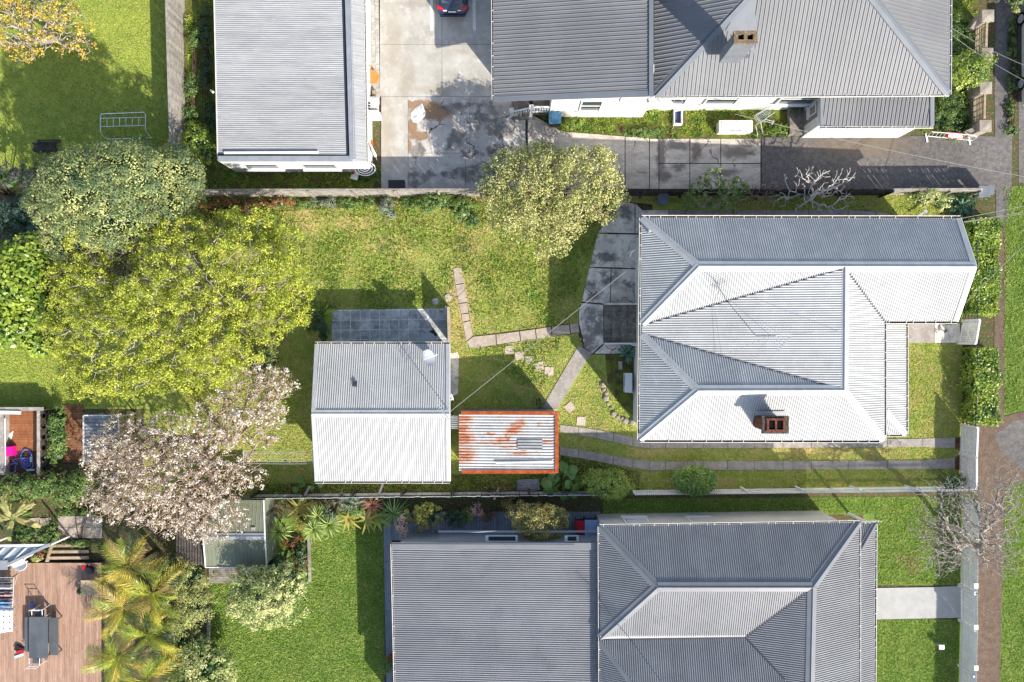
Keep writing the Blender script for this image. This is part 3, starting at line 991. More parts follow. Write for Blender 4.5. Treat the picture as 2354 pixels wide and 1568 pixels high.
# ---- villa: back patio slabs, paths, tracks
pt = struct(sheet('patio', [(1424, 462), (1500, 470), (1500, 815), (1345, 815), (1330, 770), (1330, 712)], .012, m_['soil']))
for pl in [[(1427, 464), (1459, 468), (1459, 536), (1376, 534), (1402, 498)], [(1461, 469), (1480, 486), (1490, 537), (1461, 536)],
           [(1374, 538), (1490, 540), (1490, 617), (1356, 613)], [(1355, 616), (1404, 618), (1402, 699), (1338, 693)],
           [(1406, 618), (1490, 620), (1490, 700), (1404, 699)], [(1337, 697), (1387, 701), (1387, 789), (1362, 812), (1345, 800), (1332, 745), (1331, 717)],
           [(1389, 792), (1470, 792), (1470, 813), (1366, 813)]]:
    sheet('concrete_slab', pl, .05, m_['concrete_dirty'], .04, pt)
np_ = struct(sheet('path', [(1478, 483), (1990, 483), (2040, 489), (2070, 503), (1478, 512)], .016, m_['soil']))
xs_ = [1478, 1536, 1576, 1640, 1694, 1762, 1858, 1950, 2014]
for a, b in zip(xs_, xs_[1:]):
    yb = 483 if b <= 1990 else 486
    sheet('path_slab', [(a + .6, 483), (b - .6, yb), (b - .6, 511), (a + .6, 511)], .045, m_['concrete_dirty' if a < 1500 else 'concrete_track'], .03, np_)
sheet('path_slab', [(2015, 486), (2040, 490), (2066, 503), (2015, 511)], .045, m_['concrete_path'], .03, np_)
lp = struct(sheet('path', [(1042, 618), (1060, 616), (1088, 772), (1310, 744), (1330, 748), (1330, 765), (1092, 801), (1076, 797)], .012, m_['soil']))
for pl in [[(1042, 618), (1051, 615), (1060, 617), (1066, 650), (1047, 654)], [(1047, 656), (1066, 652), (1074, 694), (1055, 697)], [(1055, 699), (1074, 696), (1077, 719), (1060, 721)],
           [(1061, 723), (1077, 721), (1080, 736), (1063, 740)], [(1064, 742), (1081, 738), (1087, 772), (1072, 784)], [(1073, 786), (1088, 774), (1139, 769), (1140, 793), (1092, 800), (1079, 798)],
           [(1141, 769), (1193, 762), (1196, 784), (1142, 792)], [(1195, 762), (1230, 757), (1232, 779), (1198, 784)], [(1232, 757), (1266, 751), (1268, 774), (1234, 779)],
           [(1268, 751), (1308, 746), (1311, 767), (1270, 773)], [(1310, 745), (1329, 743), (1332, 764), (1313, 766)]]:
    sheet('path_slab', pl, .05, m_['concrete_path'], .04, lp)
struct(sheet('path', [(1245, 939), (1330, 795), (1362, 812), (1352, 822), (1282, 938)], .045, m_['concrete_track'], .035))
sheet('path_slab', [(1246, 940), (1281, 939), (1281, 948), (1245, 948)], .05, m_['concrete_path'], .04)['kind'] = 'structure'
trk = [[(1287, 977), (1352, 984), (1412, 996), (1456, 1005), (1492, 1012), (1765, 1013), (2160, 1008), (2190, 1007), (2212, 1002)],
       [(1287, 993), (1352, 1002), (1412, 1016), (1456, 1026), (1492, 1031), (1765, 1030), (2160, 1027), (2190, 1028), (2212, 1040)],
       [(1287, 1027), (1340, 1035), (1384, 1043), (1440, 1054), (1494, 1061), (1765, 1060), (2160, 1058), (2190, 1056), (2212, 1040)],
       [(1287, 1046), (1340, 1054), (1384, 1062), (1440, 1074), (1494, 1081), (1765, 1080), (2160, 1078), (2190, 1078), (2212, 1082)]]
def along(line, x):
    for (a, b), (c, d) in zip(line, line[1:]):
        if a <= x <= c:
            return b + (d - b) * (x - a) / (c - a)
    return line[-1][1]
for k in (0, 2):
    tr_ = struct(sheet('driveway_track', trk[k] + trk[k + 1][::-1], .014, m_['soil']))
    xs_ = [1287, 1330, 1372, 1410, 1455, 1494, 1530, 1580, 1617, 1672, 1734, 1800, 1866, 1950, 2040, 2120, 2196]
    for a, b in zip(xs_, xs_[1:]):
        a2, b2 = a + .5, b - .5
        sheet('track_slab', [(a2, along(trk[k], a2)), (b2, along(trk[k], b2)), (b2, along(trk[k + 1], b2)), (a2, along(trk[k + 1], a2))], .045, m_['concrete_track'], .03, tr_)
struct(sheet('path', [(2084, 741), (2148, 741), (2148, 788), (2084, 788)], .045, m_['concrete_track'], .03))
struct(sheet('path', [(2149, 741), (2166, 741), (2172, 748), (2207, 744), (2207, 788), (2149, 788)], .043, m_['concrete_dirty'], .03))
struct(sheet('path', [(2013, 1352), (2150, 1350), (2212, 1347), (2212, 1420), (2013, 1424)], .04, m_['concrete_new'], .03))
struct(sheet('path', [(1034, 812), (1052, 810), (1055, 820), (1053, 905), (1034, 915)], .035, m_['concrete_dirty'], .025))

# ---- paving beside the garage
pv = struct(sheet('paved_path', [(836, -90), (874, -90), (878, 262), (842, 262)], .012, m_['soil']))
me_ = None
for r in range(23):
    for c in range(4):
        y = -60 + r * 13.2 + (4 if c % 2 else 0)
        x = 839.5 + c * 8.9 + (y / 262) * 3.5
        if me_ is None:
            o = MB().box((0, 0, .022), (.212, .318, .05)).build('paver', m_['paver'], pv)
            me_ = o.data
            o.location = P(x, y)
        else:
            inst('paver', me_, pv, P(x, y) + Vector((0, 0, random.uniform(-.004, .004))), (0, 0, random.uniform(-.02, .02)))

# ---- tiled patio behind the studio
tp = struct(sheet('tiled_patio', [(764, 712), (1034, 709), (1034, 800), (764, 800)], .05, m_['lichen_joint'], .04))
me_ = None
for r in range(4):
    for c in range(12):
        x, y = 773 + c * 22.2, 725.5 + r * 22.2 - c * .25
        o = MB().box((0, 0, .03), (.5, .5, .054)).build('paving_tile', m_['tile_grey'], tp) if me_ is None else inst('paving_tile', me_, tp)
        me_ = o.data
        o.location = P(x, y) + Vector((0, 0, random.uniform(-.003, .003)))
        o.rotation_euler = (0, 0, random.uniform(-.012, .012))

# ================================================================== buildings
def wallblock(parent, pts, z1, mat, name='wall', z0=0.0):
    """walls: upright block over a plan outline (plan points in metres)"""
    return MB().prism(pts, z0, z1).build(name, mat, parent)

def plan(px, py, z):
    v = P(px, py, z)
    return (v.x, v.y)

# ------------------------------------------------ the pale villa
vl = thing('villa', 'pale villa with white corrugated hip roof, brick chimney and veranda', 'house', P(1800, 760))
def tz(px, py):
    return .45 - .70 * (px - 1470) / 770 + .30 * (py - 750) / 512
E0, R0, V0 = 3.95, 5.35, 4.05
def ve(px, py, z=E0):
    return P(px, py, z + tz(px, py))
A_, B_, C_, D_ = ve(1475, 501), ve(2207, 502), ve(2243, 613, R0), ve(2200, 738)
P1, R1, R2, P2 = ve(1607, 612, R0), ve(1942, 615, R0), ve(1940, 897, R0), ve(1605, 898, R0)
Wn, Ws, F_, G_, En = ve(1476, 746), ve(1476, 768), ve(2033, 1012), ve(1470, 1011), ve(2033, 738)
PER, AMP = .118, .018
rp, rc_ = m_['roof_pale'], m_['roof_pale_cap']
for poly, fl in [([A_, B_, C_, P1], (0, 1)), ([A_, P1, Wn], (-1, 0)), ([P1, R1, Wn], (0, -1)), ([Wn, R1, R2, Ws], (-1, 0)), ([Ws, P2, R2], (0, 1)),
                 ([Ws, P2, G_], (-1, 0)), ([G_, P2, R2, F_], (0, -1)), ([R1, R2, F_, En], (1, 0)), ([R1, C_, D_, En], (0, -1))]:
    corr(poly, fl, PER, AMP).build('roof_plane', rp, vl)
cp = MB()
for a, b, w_, d_ in [(P1, C_, .26, .5), (A_, P1, .2, .32), (P1, Wn, .2, .32), (Ws, P2, .2, .32), (P2, G_, .2, .32), (P2, R2, .26, .5), (R1, R2, .26, .45), (R2, F_, .2, .32)]:
    cap(MB(), a, b, w_, d_).build('ridge_cap', rc_, vl)
for a, b in ((Wn, R1), (Ws, R2), (R1, En)):
    MB().bar(a + Vector((0, 0, -.01)), b + Vector((0, 0, -.01)), .12, .05).build('valley_gutter', m_['gutter_dark'], vl)
for a, b in ((B_, C_), (C_, D_)):
    MB().bar(a + Vector((-.1, 0, .03)), b + Vector((-.1, 0, .03)), .26, .035).build('barge_flashing', rc_, vl)
    MB().bar(a + Vector((.05, 0, -.08)), b + Vector((.05, 0, -.08)), .04, .2).build('barge_board', m_['trim_white'], vl)
gw, sl_ = m_['gutter_white'], m_['silt']
gutter(vl, A_, B_, (0, 1), gw, sl_)
gutter(vl, A_, G_, (-1, 0), gw, sl_, .11)
gutter(vl, G_, F_, (0, -1), gw, sl_)
gutter(vl, F_, En, (1, 0), gw, sl_, .1)
gutter(vl, En, D_, (0, -1), gw, sl_)
ov = .45
wl = [(A_.x + ov, A_.y - ov), (B_.x - .25, B_.y - ov), (D_.x - .25, D_.y + ov), (En.x - ov, En.y + ov), (F_.x - ov, F_.y + ov), (G_.x + ov, G_.y + ov)]
wallblock(vl, wl, 3.75, m_['wall_white'])
for (a, b, z0, z1) in [((wl[0][0], 4.2), (wl[0][0], 3.0), 1.6, 2.9), ((wl[0][0], -2.2), (wl[0][0], -3.6), 1.5, 2.9)]:
    window(vl, a, b, z0, z1, (-1, 0), m_['trim_white'], m_['glass'])
# gable end infill of the street wing
gb = MB()
gb.poly([(B_.x - .2, B_.y - .1, B_.z - .05), (C_.x - .12, C_.y, C_.z - .08), (D_.x - .2, D_.y + .1, D_.z - .05)])
gb.build('gable_wall', m_['wall_white'], vl)
# veranda
va, vb, vc, vd = P(2036.5, 742, 3.3), P(2083, 742, 2.85), P(2083, 999, 2.85), P(2036.5, 945, 3.3)
ve_ = P(2036.5, 999, 2.85)
corr([va, vb, vc, vd], (1, 0), PER, AMP).build('veranda_roof', rp, vl)
corr([vd, vc, ve_], (0, -1), PER, AMP).build('veranda_roof', rp, vl)
cap(MB(), vd, vc, .17, .25).build('ridge_cap', rc_, vl)
gutter(vl, vb, vc, (1, 0), gw, sl_, .1)
gutter(vl, ve_, vc, (0, -1), gw, sl_, .1)
for yy in (745, 830, 915, 994):
    q = P(2080, yy, 2.8)
    MB().box((q.x, q.y, 1.4), (.11, .11, 2.8)).build('veranda_post', m_['trim_white'], vl)
q0, q1 = P(2034, 744, .4), P(2081, 996, .4)
MB().box(((q0.x + q1.x) / 2, (q0.y + q1.y) / 2, .2), (abs(q1.x - q0.x), abs(q1.y - q0.y), .4)).build('veranda_floor', m_['timber_grey'], vl)
# brick chimney: courses of single bricks round two flues
cz = zp(1760, 975, G_, (0, 1), .52) if False else 4.75
ct = 6.45
cc = P(1784, 977, ct)
ch = MB().box((cc.x, cc.y, (cz - .6 + ct - .12) / 2), (.92, .56, ct - .12 - (cz - .6))).build('chimney', m_['mortar'], vl)
bl = None
def brick_at(x, y, z, rz, w_=.225):
    global bl
    if bl is None:
        o = MB().box((0, 0, 0), (.215, .1, .07)).build('brick', m_['brick'], None)
        o.parent = ch
        bl = o.data
    else:
        o = inst('brick', bl, ch)
    o.location = Vector((x, y, z)) - org(ch)
    o.rotation_euler = (0, 0, rz + random.uniform(-.03, .03))
hx, hy = .46, .28
z = cz - .3
row = 0
while z < ct - .15:
    off = .1125 if row % 2 else 0
    for k in range(4):
        brick_at(cc.x - hx + .115 + k * .225 + off * .4, cc.y - hy + .0, z, 0)
        brick_at(cc.x - hx + .115 + k * .225 + off * .4, cc.y + hy - .0, z, 0)
    for k in range(2):
        for sx in (-1, 1):
            brick_at(cc.x + sx * hx, cc.y - .12 + k * .235, z, math.pi / 2)
    z += .082
    row += 1
MB().box((cc.x, cc.y, ct - .13), (1.28, .86, .14)).build('chimney_collar', m_['mortar'], ch)
for k in range(4):
    for sy in (-1, 1):
        brick_at(cc.x - .36 + k * .235, cc.y + sy * .27, ct - .02, 0)
for sx in (-1, 0, 1):
    for k in range(2):
        brick_at(cc.x + sx * .39, cc.y - .1 + k * .21, ct - .02, math.pi / 2)
for sx in (-1, 1):
    MB().box((cc.x + sx * .195, cc.y, ct - .052), (.27, .42, .012)).build('flue', m_['dark_void'], ch)
fl_ = MB().bar(P(1738, 950, 5.15), P(1806, 950, 5.12), .2, .03)
fl_.build('chimney_flashing', rc_, vl)
# back steps: treads climbing to the back door
for k, (x0, x1, h_) in enumerate([(1389, 1407, .17), (1408, 1426, .34), (1427, 1443, .51), (1444, 1470, .68)]):
    sheet('step', [(x0, 702), (x1, 702), (x1, 788), (x0, 788)], h_, m_['timber_stained'], h_ - .01, vl)
for yy in (699, 790):
    MB().bar(P(1388, yy, .4), P(1470, yy, .75), .1, .5).build('step_wall', m_['concrete_dirty'], vl)
MB().tube([P(1394, 790, .3), P(1394, 790, 1.1), P(1448, 789, 1.35), P(1456, 794, 1.3), P(1468, 793, 1.5)], .03, 6).build('handrail', m_['trim_white'], vl)
for yy in (640, 700):
    MB().box((P(1458, yy).x, P(1458, yy).y, 1.9), (.16, .5, .2)).build('service_box', m_['trim_white'], vl)
MB().tube([P(1459, 575, 3.0), P(1452, 580, 2.8), P(1448, 590, 2.6)], .05, 8).build('vent_pipe', m_['trim_white'], vl)
MB().cyl(P(1492, 533, 4.5), .06, 4.2, 4.75, 10).build('vent_pipe', rc_, vl)

# ------------------------------------------------ the studio (sleep-out) behind the villa
sd = thing('studio', 'small gabled outbuilding with pale corrugated roof beside the tiled patio', 'outbuilding', P(880, 950))
ZE, ZR = 2.45, 3.45
a0, b0, b1, a1 = P(725, 791, ZE), P(1033, 791, ZE), P(1033, 951, ZR), P(717, 951, ZR)
c0, c1 = P(725, 1106, ZE), P(1034, 1106, ZE)
corr([a0, b0, b1, a1], (0, 1), .118, .018).build('roof_plane', rp, sd)
corr([a1, b1, c1, c0], (0, -1), .118, .018).build('roof_plane', rp, sd)
cap(MB(), a1, b1, .2, .27).build('ridge_cap', rc_, sd)
for a, b in ((a0, a1), (a1, c0), (b0, b1), (b1, c1)):
    sx = .08 if a.x < 0 and a in (a0, a1) else -.08
    MB().bar(a + Vector((sx, 0, .03)), b + Vector((sx, 0, .03)), .2, .03).build('barge_flashing', rc_, sd)
    MB().bar(a + Vector((-sx * .3, 0, -.07)), b + Vector((-sx * .3, 0, -.07)), .03, .17).build('barge_board', m_['trim_white'], sd)
gutter(sd, a0, b0, (0, 1), gw, sl_, .11)
gutter(sd, c0, c1, (0, -1), gw, sl_, .11)
sw = [(a0.x + .25, a0.y - .3), (b0.x - .25, b0.y - .3), (c1.x - .25, c1.y + .3), (c0.x + .25, c0.y + .3)]
wallblock(sd, sw, 2.38, m_['wall_white'])
for xx in (a0.x + .25, b0.x - .25):
    MB().poly([(xx, a0.y - .3, 2.38), (xx, c0.y + .3, 2.38), (xx, a1.y, 3.33)]).build('gable_wall', m_['wall_white'], sd)
window(sd, (sw[0][0] + 3.6, sw[0][1]), (sw[0][0] + 1.6, sw[0][1]), .2, 2.1, (0, 1), m_['trim_white'], m_['glass'], sill=False)
# privacy screen
sp = thing('privacy_screen', 'narrow cream timber privacy screen standing at the end of the tiled patio', 'screen', P(1036, 748))
a, b = P(1034.5, 707, 0), P(1037.5, 786, 0)
for k in range(11):
    q = a.lerp(b, (k + .5) / 11)
    MB().box((q.x, q.y, .86), (.045, .165, 1.64)).build('board', m_['timber_pale'], sp)
MB().bar(P(1030.5, 706, 1.7), P(1033, 789, 1.7), .15, .05).build('cap_board', m_['timber_pale'], sp)
for t_ in (0.02, .98):
    q = a.lerp(b, t_)
    MB().box((q.x - .07, q.y, .84), (.09, .09, 1.68)).build('post', m_['timber_grey'], sp)
# satellite dish
def dish(px, py, z, r, rz, label, tilt=50):
    c = P(px, py, z)
    t = thing('satellite_dish', label, 'satellite dish', c)
    R = Matrix.Rotation(rz, 3, 'Z') @ Matrix.Rotation(math.radians(tilt), 3, 'Y')
    mb = MB()
    rings, n = 5, 22
    i0 = len(mb.v)
    for k in range(rings + 1):
        rr = r * k / rings
        for j in range(n):
            ph = 2 * math.pi * j / n
            q = R @ Vector((rr * math.cos(ph), rr * math.sin(ph), .28 * rr * rr / r - .1))
            mb.v.append(tuple(c + q + Vector((0, 0, .55))))
    for k in range(rings):
        for j in range(n):
            l = (j + 1) % n
            mb.f.append((k * n + j, (k + 1) * n + j, (k + 1) * n + l, k * n + l))
    mb.build('reflector', m_['metal_grey'], t, True)
    ctr = c + Vector((0, 0, .55))
    tip = ctr + R @ Vector((0, 0, r * 1.15))
    MB().tube([ctr + R @ Vector((-r * .8, 0, .05)), tip], .018, 6).build('feed_arm', m_['trim_white'], t)
    MB().tube([tip - R @ Vector((0, 0, .05)), tip + R @ Vector((0, 0, .12))], .05, 8).build('receiver', m_['trim_white'], t)
    MB().tube([c + Vector((0, 0, -.02)), c + Vector((0, 0, .3)), ctr + R @ Vector((0, 0, -.1))], .03, 8).build('mount', m_['metal_grey'], t)
    return t
dish(988, 822, 2.66, .45, .35, 'grey satellite dish mounted on the studio roof', 52)
def aerial(px, py, z, h, rz, label, n=7, L=1.1, w0=.55, guys=()):
    c = P(px, py, z)
    t = thing('tv_aerial', label, 'aerial', c)
    MB().tube([c, c + Vector((0, 0, h))], .02, 6).build('mast', m_['metal_grey'], t)
    d = Vector((math.cos(rz), math.sin(rz), 0))
    s = Vector((-d.y, d.x, 0))
    tp_ = c + Vector((0, 0, h - .05))
    MB().tube([tp_ - d * L * .4, tp_ + d * L * .6], .014, 5).build('boom', m_['metal_grey'], t)
    for k in range(n):
        q = tp_ + d * (L * (k / (n - 1) - .4))
        ww = w0 * (1 - .5 * k / n)
        MB().tube([q - s * ww / 2, q + s * ww / 2], .009, 4).build('element', m_['metal_grey'], t)
    for k in range(4):
        q = tp_ - d * L * .4 + Vector((0, 0, -.18 + .12 * k))
        MB().tube([q - s * w0 * .6, q + s * w0 * .6], .009, 4).build('reflector_rod', m_['metal_grey'], t)
    for g in guys:
        MB().tube([c + Vector((0, 0, h * .75)), Vector(g)], .007, 4).build('guy_wire', m_['cable'], t)
    return t
aerial(1029, 940, 3.35, 2.0, 2.2, 'thin television aerial at the gable end of the studio', 8, 1.0, .5)
aerial(1738, 772, 5.0, 2.6, 2.4, 'tall guyed television aerial on the pale villa roof', 9, 1.4, .7, guys=[P(1640, 655, 5.2), P(1690, 880, 5.3), P(1930, 760, 5.3), P(1655, 820, 5.0)])
aerial(1540, 1590, 4.2, 3.2, 2.4, 'guyed television aerial on the charcoal house beyond the picket fence', 9, 1.4, .7)
# leaf litter / broken toy on the studio roof
o = MB().box(P(816, 880, 3.1), (.2, .12, .06), .5).box(P(818, 884, 3.1), (.08, .24, .05), .2).box(P(813, 884, 3.1), (.05, .2, .05), -.2).build('broken_toy', m_['metal_dark'])
tag(o, 'small dark broken toy lying on the studio roof', 'toy')
o = MB().tube([P(1034 + 5 * math.cos(t) + t * .5, 912 + 8 * math.sin(t * 1.3), 2.0 + .03 * t) for t in [k * .5 for k in range(17)]], .022, 6).build('cable_coil', m_['trim_white'])
tag(o, 'white coil of cable hanging at the corner of the studio', 'cable')

# ------------------------------------------------ rusty shed
sh = thing('garden_shed', 'tin shed with rust streaked corrugated roof and orange rusty edges', 'shed', P(1170, 1015))
s0, s1, s2, s3 = P(1055, 952, 2.15), P(1278, 952, 2.45), P(1278, 1082, 2.45), P(1055, 1082, 2.15)
corr([s0, s1, s2, s3], (-1, 0), .158, .024).build('roof_sheet', m_['roof_rusty'], sh)
for a, b, up_ in [((1060, 949.5, 2.2), (1284, 949.5, 2.5), 1), ((1280, 947, 2.5), (1280, 1087, 2.5), 1), ((1062, 1084.5, 2.2), (1276, 1084.5, 2.48), 1)]:
    q = MB().bar(P(*a), P(*b), .19, .05)
    q.build('barge_flashing', m_['rust_flashing'], sh)
corr([P(1190, 1009, 2.39), P(1247, 1009, 2.46), P(1247, 1034, 2.46), P(1190, 1034, 2.39)], (-1, 0), .158, .024).build('skylight_sheet', m_['polycarbonate'], sh)
corr([P(1037, 956, 2.0), P(1057, 956, 2.1), P(1057, 986, 2.1), P(1037, 986, 2.0)], (-1, 0), .118, .018).build('lean_to_sheet', m_['polycarbonate'], sh)
wallblock(sh, [(s0.x + .1, s0.y + .05), (s1.x - .02, s1.y + .05), (s2.x - .02, s2.y - .05), (s3.x + .1, s3.y - .05)], 2.05, m_['corrugate_old'])
MB().bar(P(1140, 1064, 2.37), P(1272, 1062, 2.52), .09, .03).build('loose_batten', m_['trim_white'], sh)
struct(sheet('concrete_apron', [(1052, 942), (1255, 940), (1255, 950), (1052, 954)], .03, m_['concrete_track'], .02))
o = corr([P(1187, 1103, .12), P(1239, 1100, .5), P(1241, 1127, .5), P(1189, 1131, .12)], (-1, 0), .1, .016).build('roofing_sheet', m_['corrugate_old'])
tag(o, 'loose grey corrugated sheet leaning behind the rusty shed', 'metal sheet')

# ------------------------------------------------ garage block at the top
ga = thing('garage', 'flat roofed garage with pale ribbed metal roof and white end wall', 'garage', P(670, 180))
corr([P(489, -120, 2.36), P(782, -120, 2.6), P(796, 355, 2.6), P(500, 355, 2.36)], (-1, 0), .104, .016).build('roof_sheet', m_['roof_garage'], ga)
MB().bar(P(788, -120, 2.52), P(800, 358, 2.52), .2, .03).build('box_gutter', m_['gutter_dark'], ga)
MB().bar(P(502, 357, 2.4), P(800, 357, 2.5), .22, .03).build('box_gutter', m_['gutter_dark'], ga)
MB().bar(P(515, 351.5, 2.5), P(732, 350.5, 2.66), .12, .05).build('roof_flashing', m_['trim_white'], ga)
MB().bar(P(797, -120, 2.62), P(811, 366, 2.62), .34, .05).build('parapet_flashing', m_['flashing_grey'], ga)
MB().bar(P(502, 365, 2.5), P(811, 365, 2.6), .3, .05).build('parapet_flashing', m_['flashing_grey'], ga)
corr([P(803, -120, 2.66), P(835, -120, 2.36), P(842, 371, 2.36), P(813, 371, 2.66)], (1, 0), .18, .02, RIB).build('side_roof', m_['roof_garage'], ga)
gutter(ga, P(835, -120, 2.36), P(842, 371, 2.36), (1, 0), gw, sl_, .09)
g1, g2 = P(503, 372, 2.4), P(842, 372, 2.4)
wallblock(ga, [(P(496, -120, 2.4).x + .1, P(490, -120, 2.4).y), (P(835, -120, 2.4).x - .12, P(835, -120, 2.4).y), (g2.x - .12, g2.y + .02), (g1.x, g1.y + .02)], 2.3, m_['wall_white'])
MB().bar(P(490, -120, 2.34), P(501, 368, 2.34), .05, .1).build('eaves_trim', m_['gutter_white'], ga)
MB().tube([P(485, 208, 2.1), P(490, 212, 2.35)], .06, 8).build('vent_pipe', m_['trim_white'], ga)
window(ga, (g1.x + 1.0, g1.y + .02), (g1.x + 3.0, g1.y + .02), .9, 2.0, (0, -1), m_['trim_white'], m_['glass'])
window(ga, (g1.x + 4.2, g1.y + .02), (g1.x + 6.2, g1.y + .02), .9, 2.0, (0, -1), m_['trim_white'], m_['glass'])

# ------------------------------------------------ charcoal house along the top
th = thing('townhouse', 'large house with charcoal rib profile roof, white walls and side porch', 'house', P(1660, 100))
rs, rsc = m_['roof_slate'], m_['roof_slate_cap']
L0, L1 = P(1132, -160, 3.5), P(1134, 226, 3.5)
L2, L3 = P(1497, 214, 4.7), P(1497, -160, 4.7)
corr([L0, L3, L2, L1], (-1, 0), .215, .042, RIB).build('roof_plane', rs, th)
MB().bar(P(1134, 227, 3.5), P(1500, 215, 4.72), .3, .05).build('barge_flashing', rsc, th)
MB().bar(P(1497, -160, 4.74), P(1497, 220, 4.74), .22, .05).build('ridge_cap', rsc, th)
gutter(th, P(1133, -160, 3.5), P(1135, 228, 3.5), (-1, 0), gw, sl_, .09)
e0, e1 = P(1506, 221, 3.6), P(2182, 216, 3.6)
pit = .5
hz = lambda x, y: P(x, y, zp(x, y, e0, (0, 1), pit))
ap0, ap1 = hz(1790, -85), hz(1945, -85)
corr([e0, e1, ap1, ap0], (0, -1), .215, .042, RIB).build('roof_plane', rs, th)
q0 = P(1506, -160, 4.3)
corr([P(1504, 205, 3.75), ap0, P(1504, -160, 3.9)], (-1, 0), .215, .042, RIB).build('roof_plane', rs, th)
corr([e1, ap1, P(2184, -160, 3.6)], (1, 0), .215, .042, RIB).build('roof_plane', rs, th)
cap(MB(), e0, ap0, .24, .3).build('ridge_cap', rsc, th)
cap(MB(), e1, ap1, .24, .3).build('ridge_cap', rsc, th)
gutter(th, e0, e1, (0, -1), gw, sl_, .1)
gutter(th, e1, P(2184, -160, 3.6), (1, 0), gw, sl_, .1)
wt = [(P(1133, 0, 3.5).x + .35, L1.y + .0), (e0.x + .0, L1.y + .0), (e0.x + .0, e0.y + .42), (e1.x - .45, e1.y + .42), (e1.x - .45, 23.5), (P(1133, 0, 3.5).x + .35, 23.5)]
wallblock(th, [(P(1270, 226, 3.4).x, L1.y + .12), (e0.x, L1.y + .12), (e0.x + .1, e0.y + .42), (e1.x - .45, e1.y + .42), (e1.x - .45, 22.0), (P(1270, 0, 3.4).x, 22.0)], 3.42, m_['wall_white'])
wallblock(th, [(P(1133, 0, 3.5).x + .35, 14.6), (P(1270, 226, 3.4).x - .01, 14.6), (P(1270, 226, 3.4).x - .01, 22.0), (P(1133, 0, 3.5).x + .35, 22.0)], 3.3, m_['wall_white'])
yw = e0.y + .42
for x0, x1, yy in [(3.7, 4.9, L1.y + .12), (8.6, 9.6, yw), (14.6, 17.2, yw), (10.6, 12.4, yw)]:
    window(th, (x0, yy), (x1, yy), 1.2, 2.9, (0, -1), m_['trim_white'], m_['glass'], bars=1)
MB().tube([P(1500, 222, 3.4), P(1494, 232, 3.2), P(1480, 246, .2)], .045, 8).build('downpipe', m_['trim_white'], th)
MB().tube([P(1430, 224, 3.3), P(1427, 230, 3.1), P(1418, 249, .2)], .045, 8).build('downpipe', m_['trim_white'], th)
sash = MB().bar(P(1524, 226, 2.6), P(1540, 243, 1.7), .04, .6)
sash.build('open_sash', m_['trim_white'], th)
# chimney with two pots openings and lichen
cb = P(1714, 85, 7.4)
zb_ = 5.0
MB().box((cb.x, cb.y, (zb_ + 7.25) / 2), (1.02, .5, 7.25 - zb_)).build('chimney', m_['chimney_paint'], th)
chm = MB()
for (x, y, sx, sy) in [(0, .21, 1.1, .16), (0, -.21, 1.1, .16), (-.45, 0, .2, .27), (.45, 0, .2, .27), (0, 0, .16, .27)]:
    chm.box((cb.x + x, cb.y + y, 7.33), (sx, sy, .18))
chm.build('chimney_cap', m_['chimney_lichen'], th)
for sx in (-1, 1):
    MB().box((cb.x + sx * .215, cb.y, 7.262), (.27, .27, .02)).build('flue', m_['dark_void'], th)
MB().bar(hz(1668, 131) + Vector((0, 0, .05)), hz(1722, 131) + Vector((0, 0, .05)), .16, .03).build('chimney_flashing', rsc, th)
MB().poly([hz(1668, 70) + Vector((0, 0, .045)), hz(1734, 124) + Vector((0, 0, .045)), hz(1737, -40) + Vector((0, 0, .05)), hz(1742, -40) + Vector((0, 0, .05)), hz(1700, -5) + Vector((0, 0, .05))][:3] ).build('chimney_tray', rsc, th)
# side porch
pa, pb_, pc, pd = P(1886, 224, 2.95), P(2147, 222, 2.95), P(2146, 290, 2.5), P(1886, 291, 2.5)
corr([pa, pb_, pc, pd], (0, -1), .215, .042, RIB).build('porch_roof', rs, th)
MB().bar(P(1889, 224, 2.99), P(1889, 291, 2.54), .16, .04).build('barge_flashing', rsc, th)
MB().bar(P(2143, 222, 2.99), P(2143, 290, 2.54), .22, .04).build('barge_flashing', rsc, th)
gutter(th, pd, pc, (0, -1), gw, sl_, .1)
px0, px1 = P(1886, 0, 2.6).x + .04, P(2130, 0, 2.6).x - .1
py0 = pd.y + .12
wallblock(th, [(px0, py0), (px1, py0), (px1, yw - .005), (px0, yw - .005)], 2.42, m_['wall_white'])
window(th, (px0, py0 + .75), (px0, py0 + 1.35), 1.2, 2.1, (-1, 0), m_['trim_white'], m_['glass'])
MB().box((px0 - .42, py0 + .85, .22), (.8, 1.5, .44)).build('landing', m_['timber_stained'], th)
MB().box((px0 - .02, py0 + .95, 1.3), (.05, .8, 1.7)).build('door', m_['timber_stained'], th)
# back porch with turned balusters
bp = thing('porch_railing', 'white porch railing with turned balusters under the charcoal eaves', 'railing', P(1222, 245))
def post(px, y0, h_, w_=.17):
    q = P(px, y0)
    MB().box((q.x, q.y, h_ / 2), (w_, w_, h_)).box((q.x, q.y, h_ + .02), (w_ + .08, w_ + .08, .05)).build('newel_post', m_['trim_white'], bp)
post(1220, 270, 1.75); post(1176, 268, 1.1)
prof = [(.03, 0), (.05, .08), (.035, .16), (.06, .34), (.035, .55), (.03, .7)]
bm_ = None
def baluster(x, y, z):
    global bm_
    if bm_ is None:
        mb = MB()
        n = 8
        for r_, zz in prof:
            for j in range(n):
                mb.v.append((r_ * math.cos(j * math.pi / 4), r_ * math.sin(j * math.pi / 4), zz))
        for k in range(len(prof) - 1):
            for j in range(n):
                mb.f.append((k * n + j, k * n + (j + 1) % n, (k + 1) * n + (j + 1) % n, (k + 1) * n + j))
        o = mb.build('baluster', m_['trim_white'])
        o.parent = bp
        bm_ = o.data
    else:
        o = inst('baluster', bm_, bp)
    o.location = Vector((x, y, z)) - bp.location
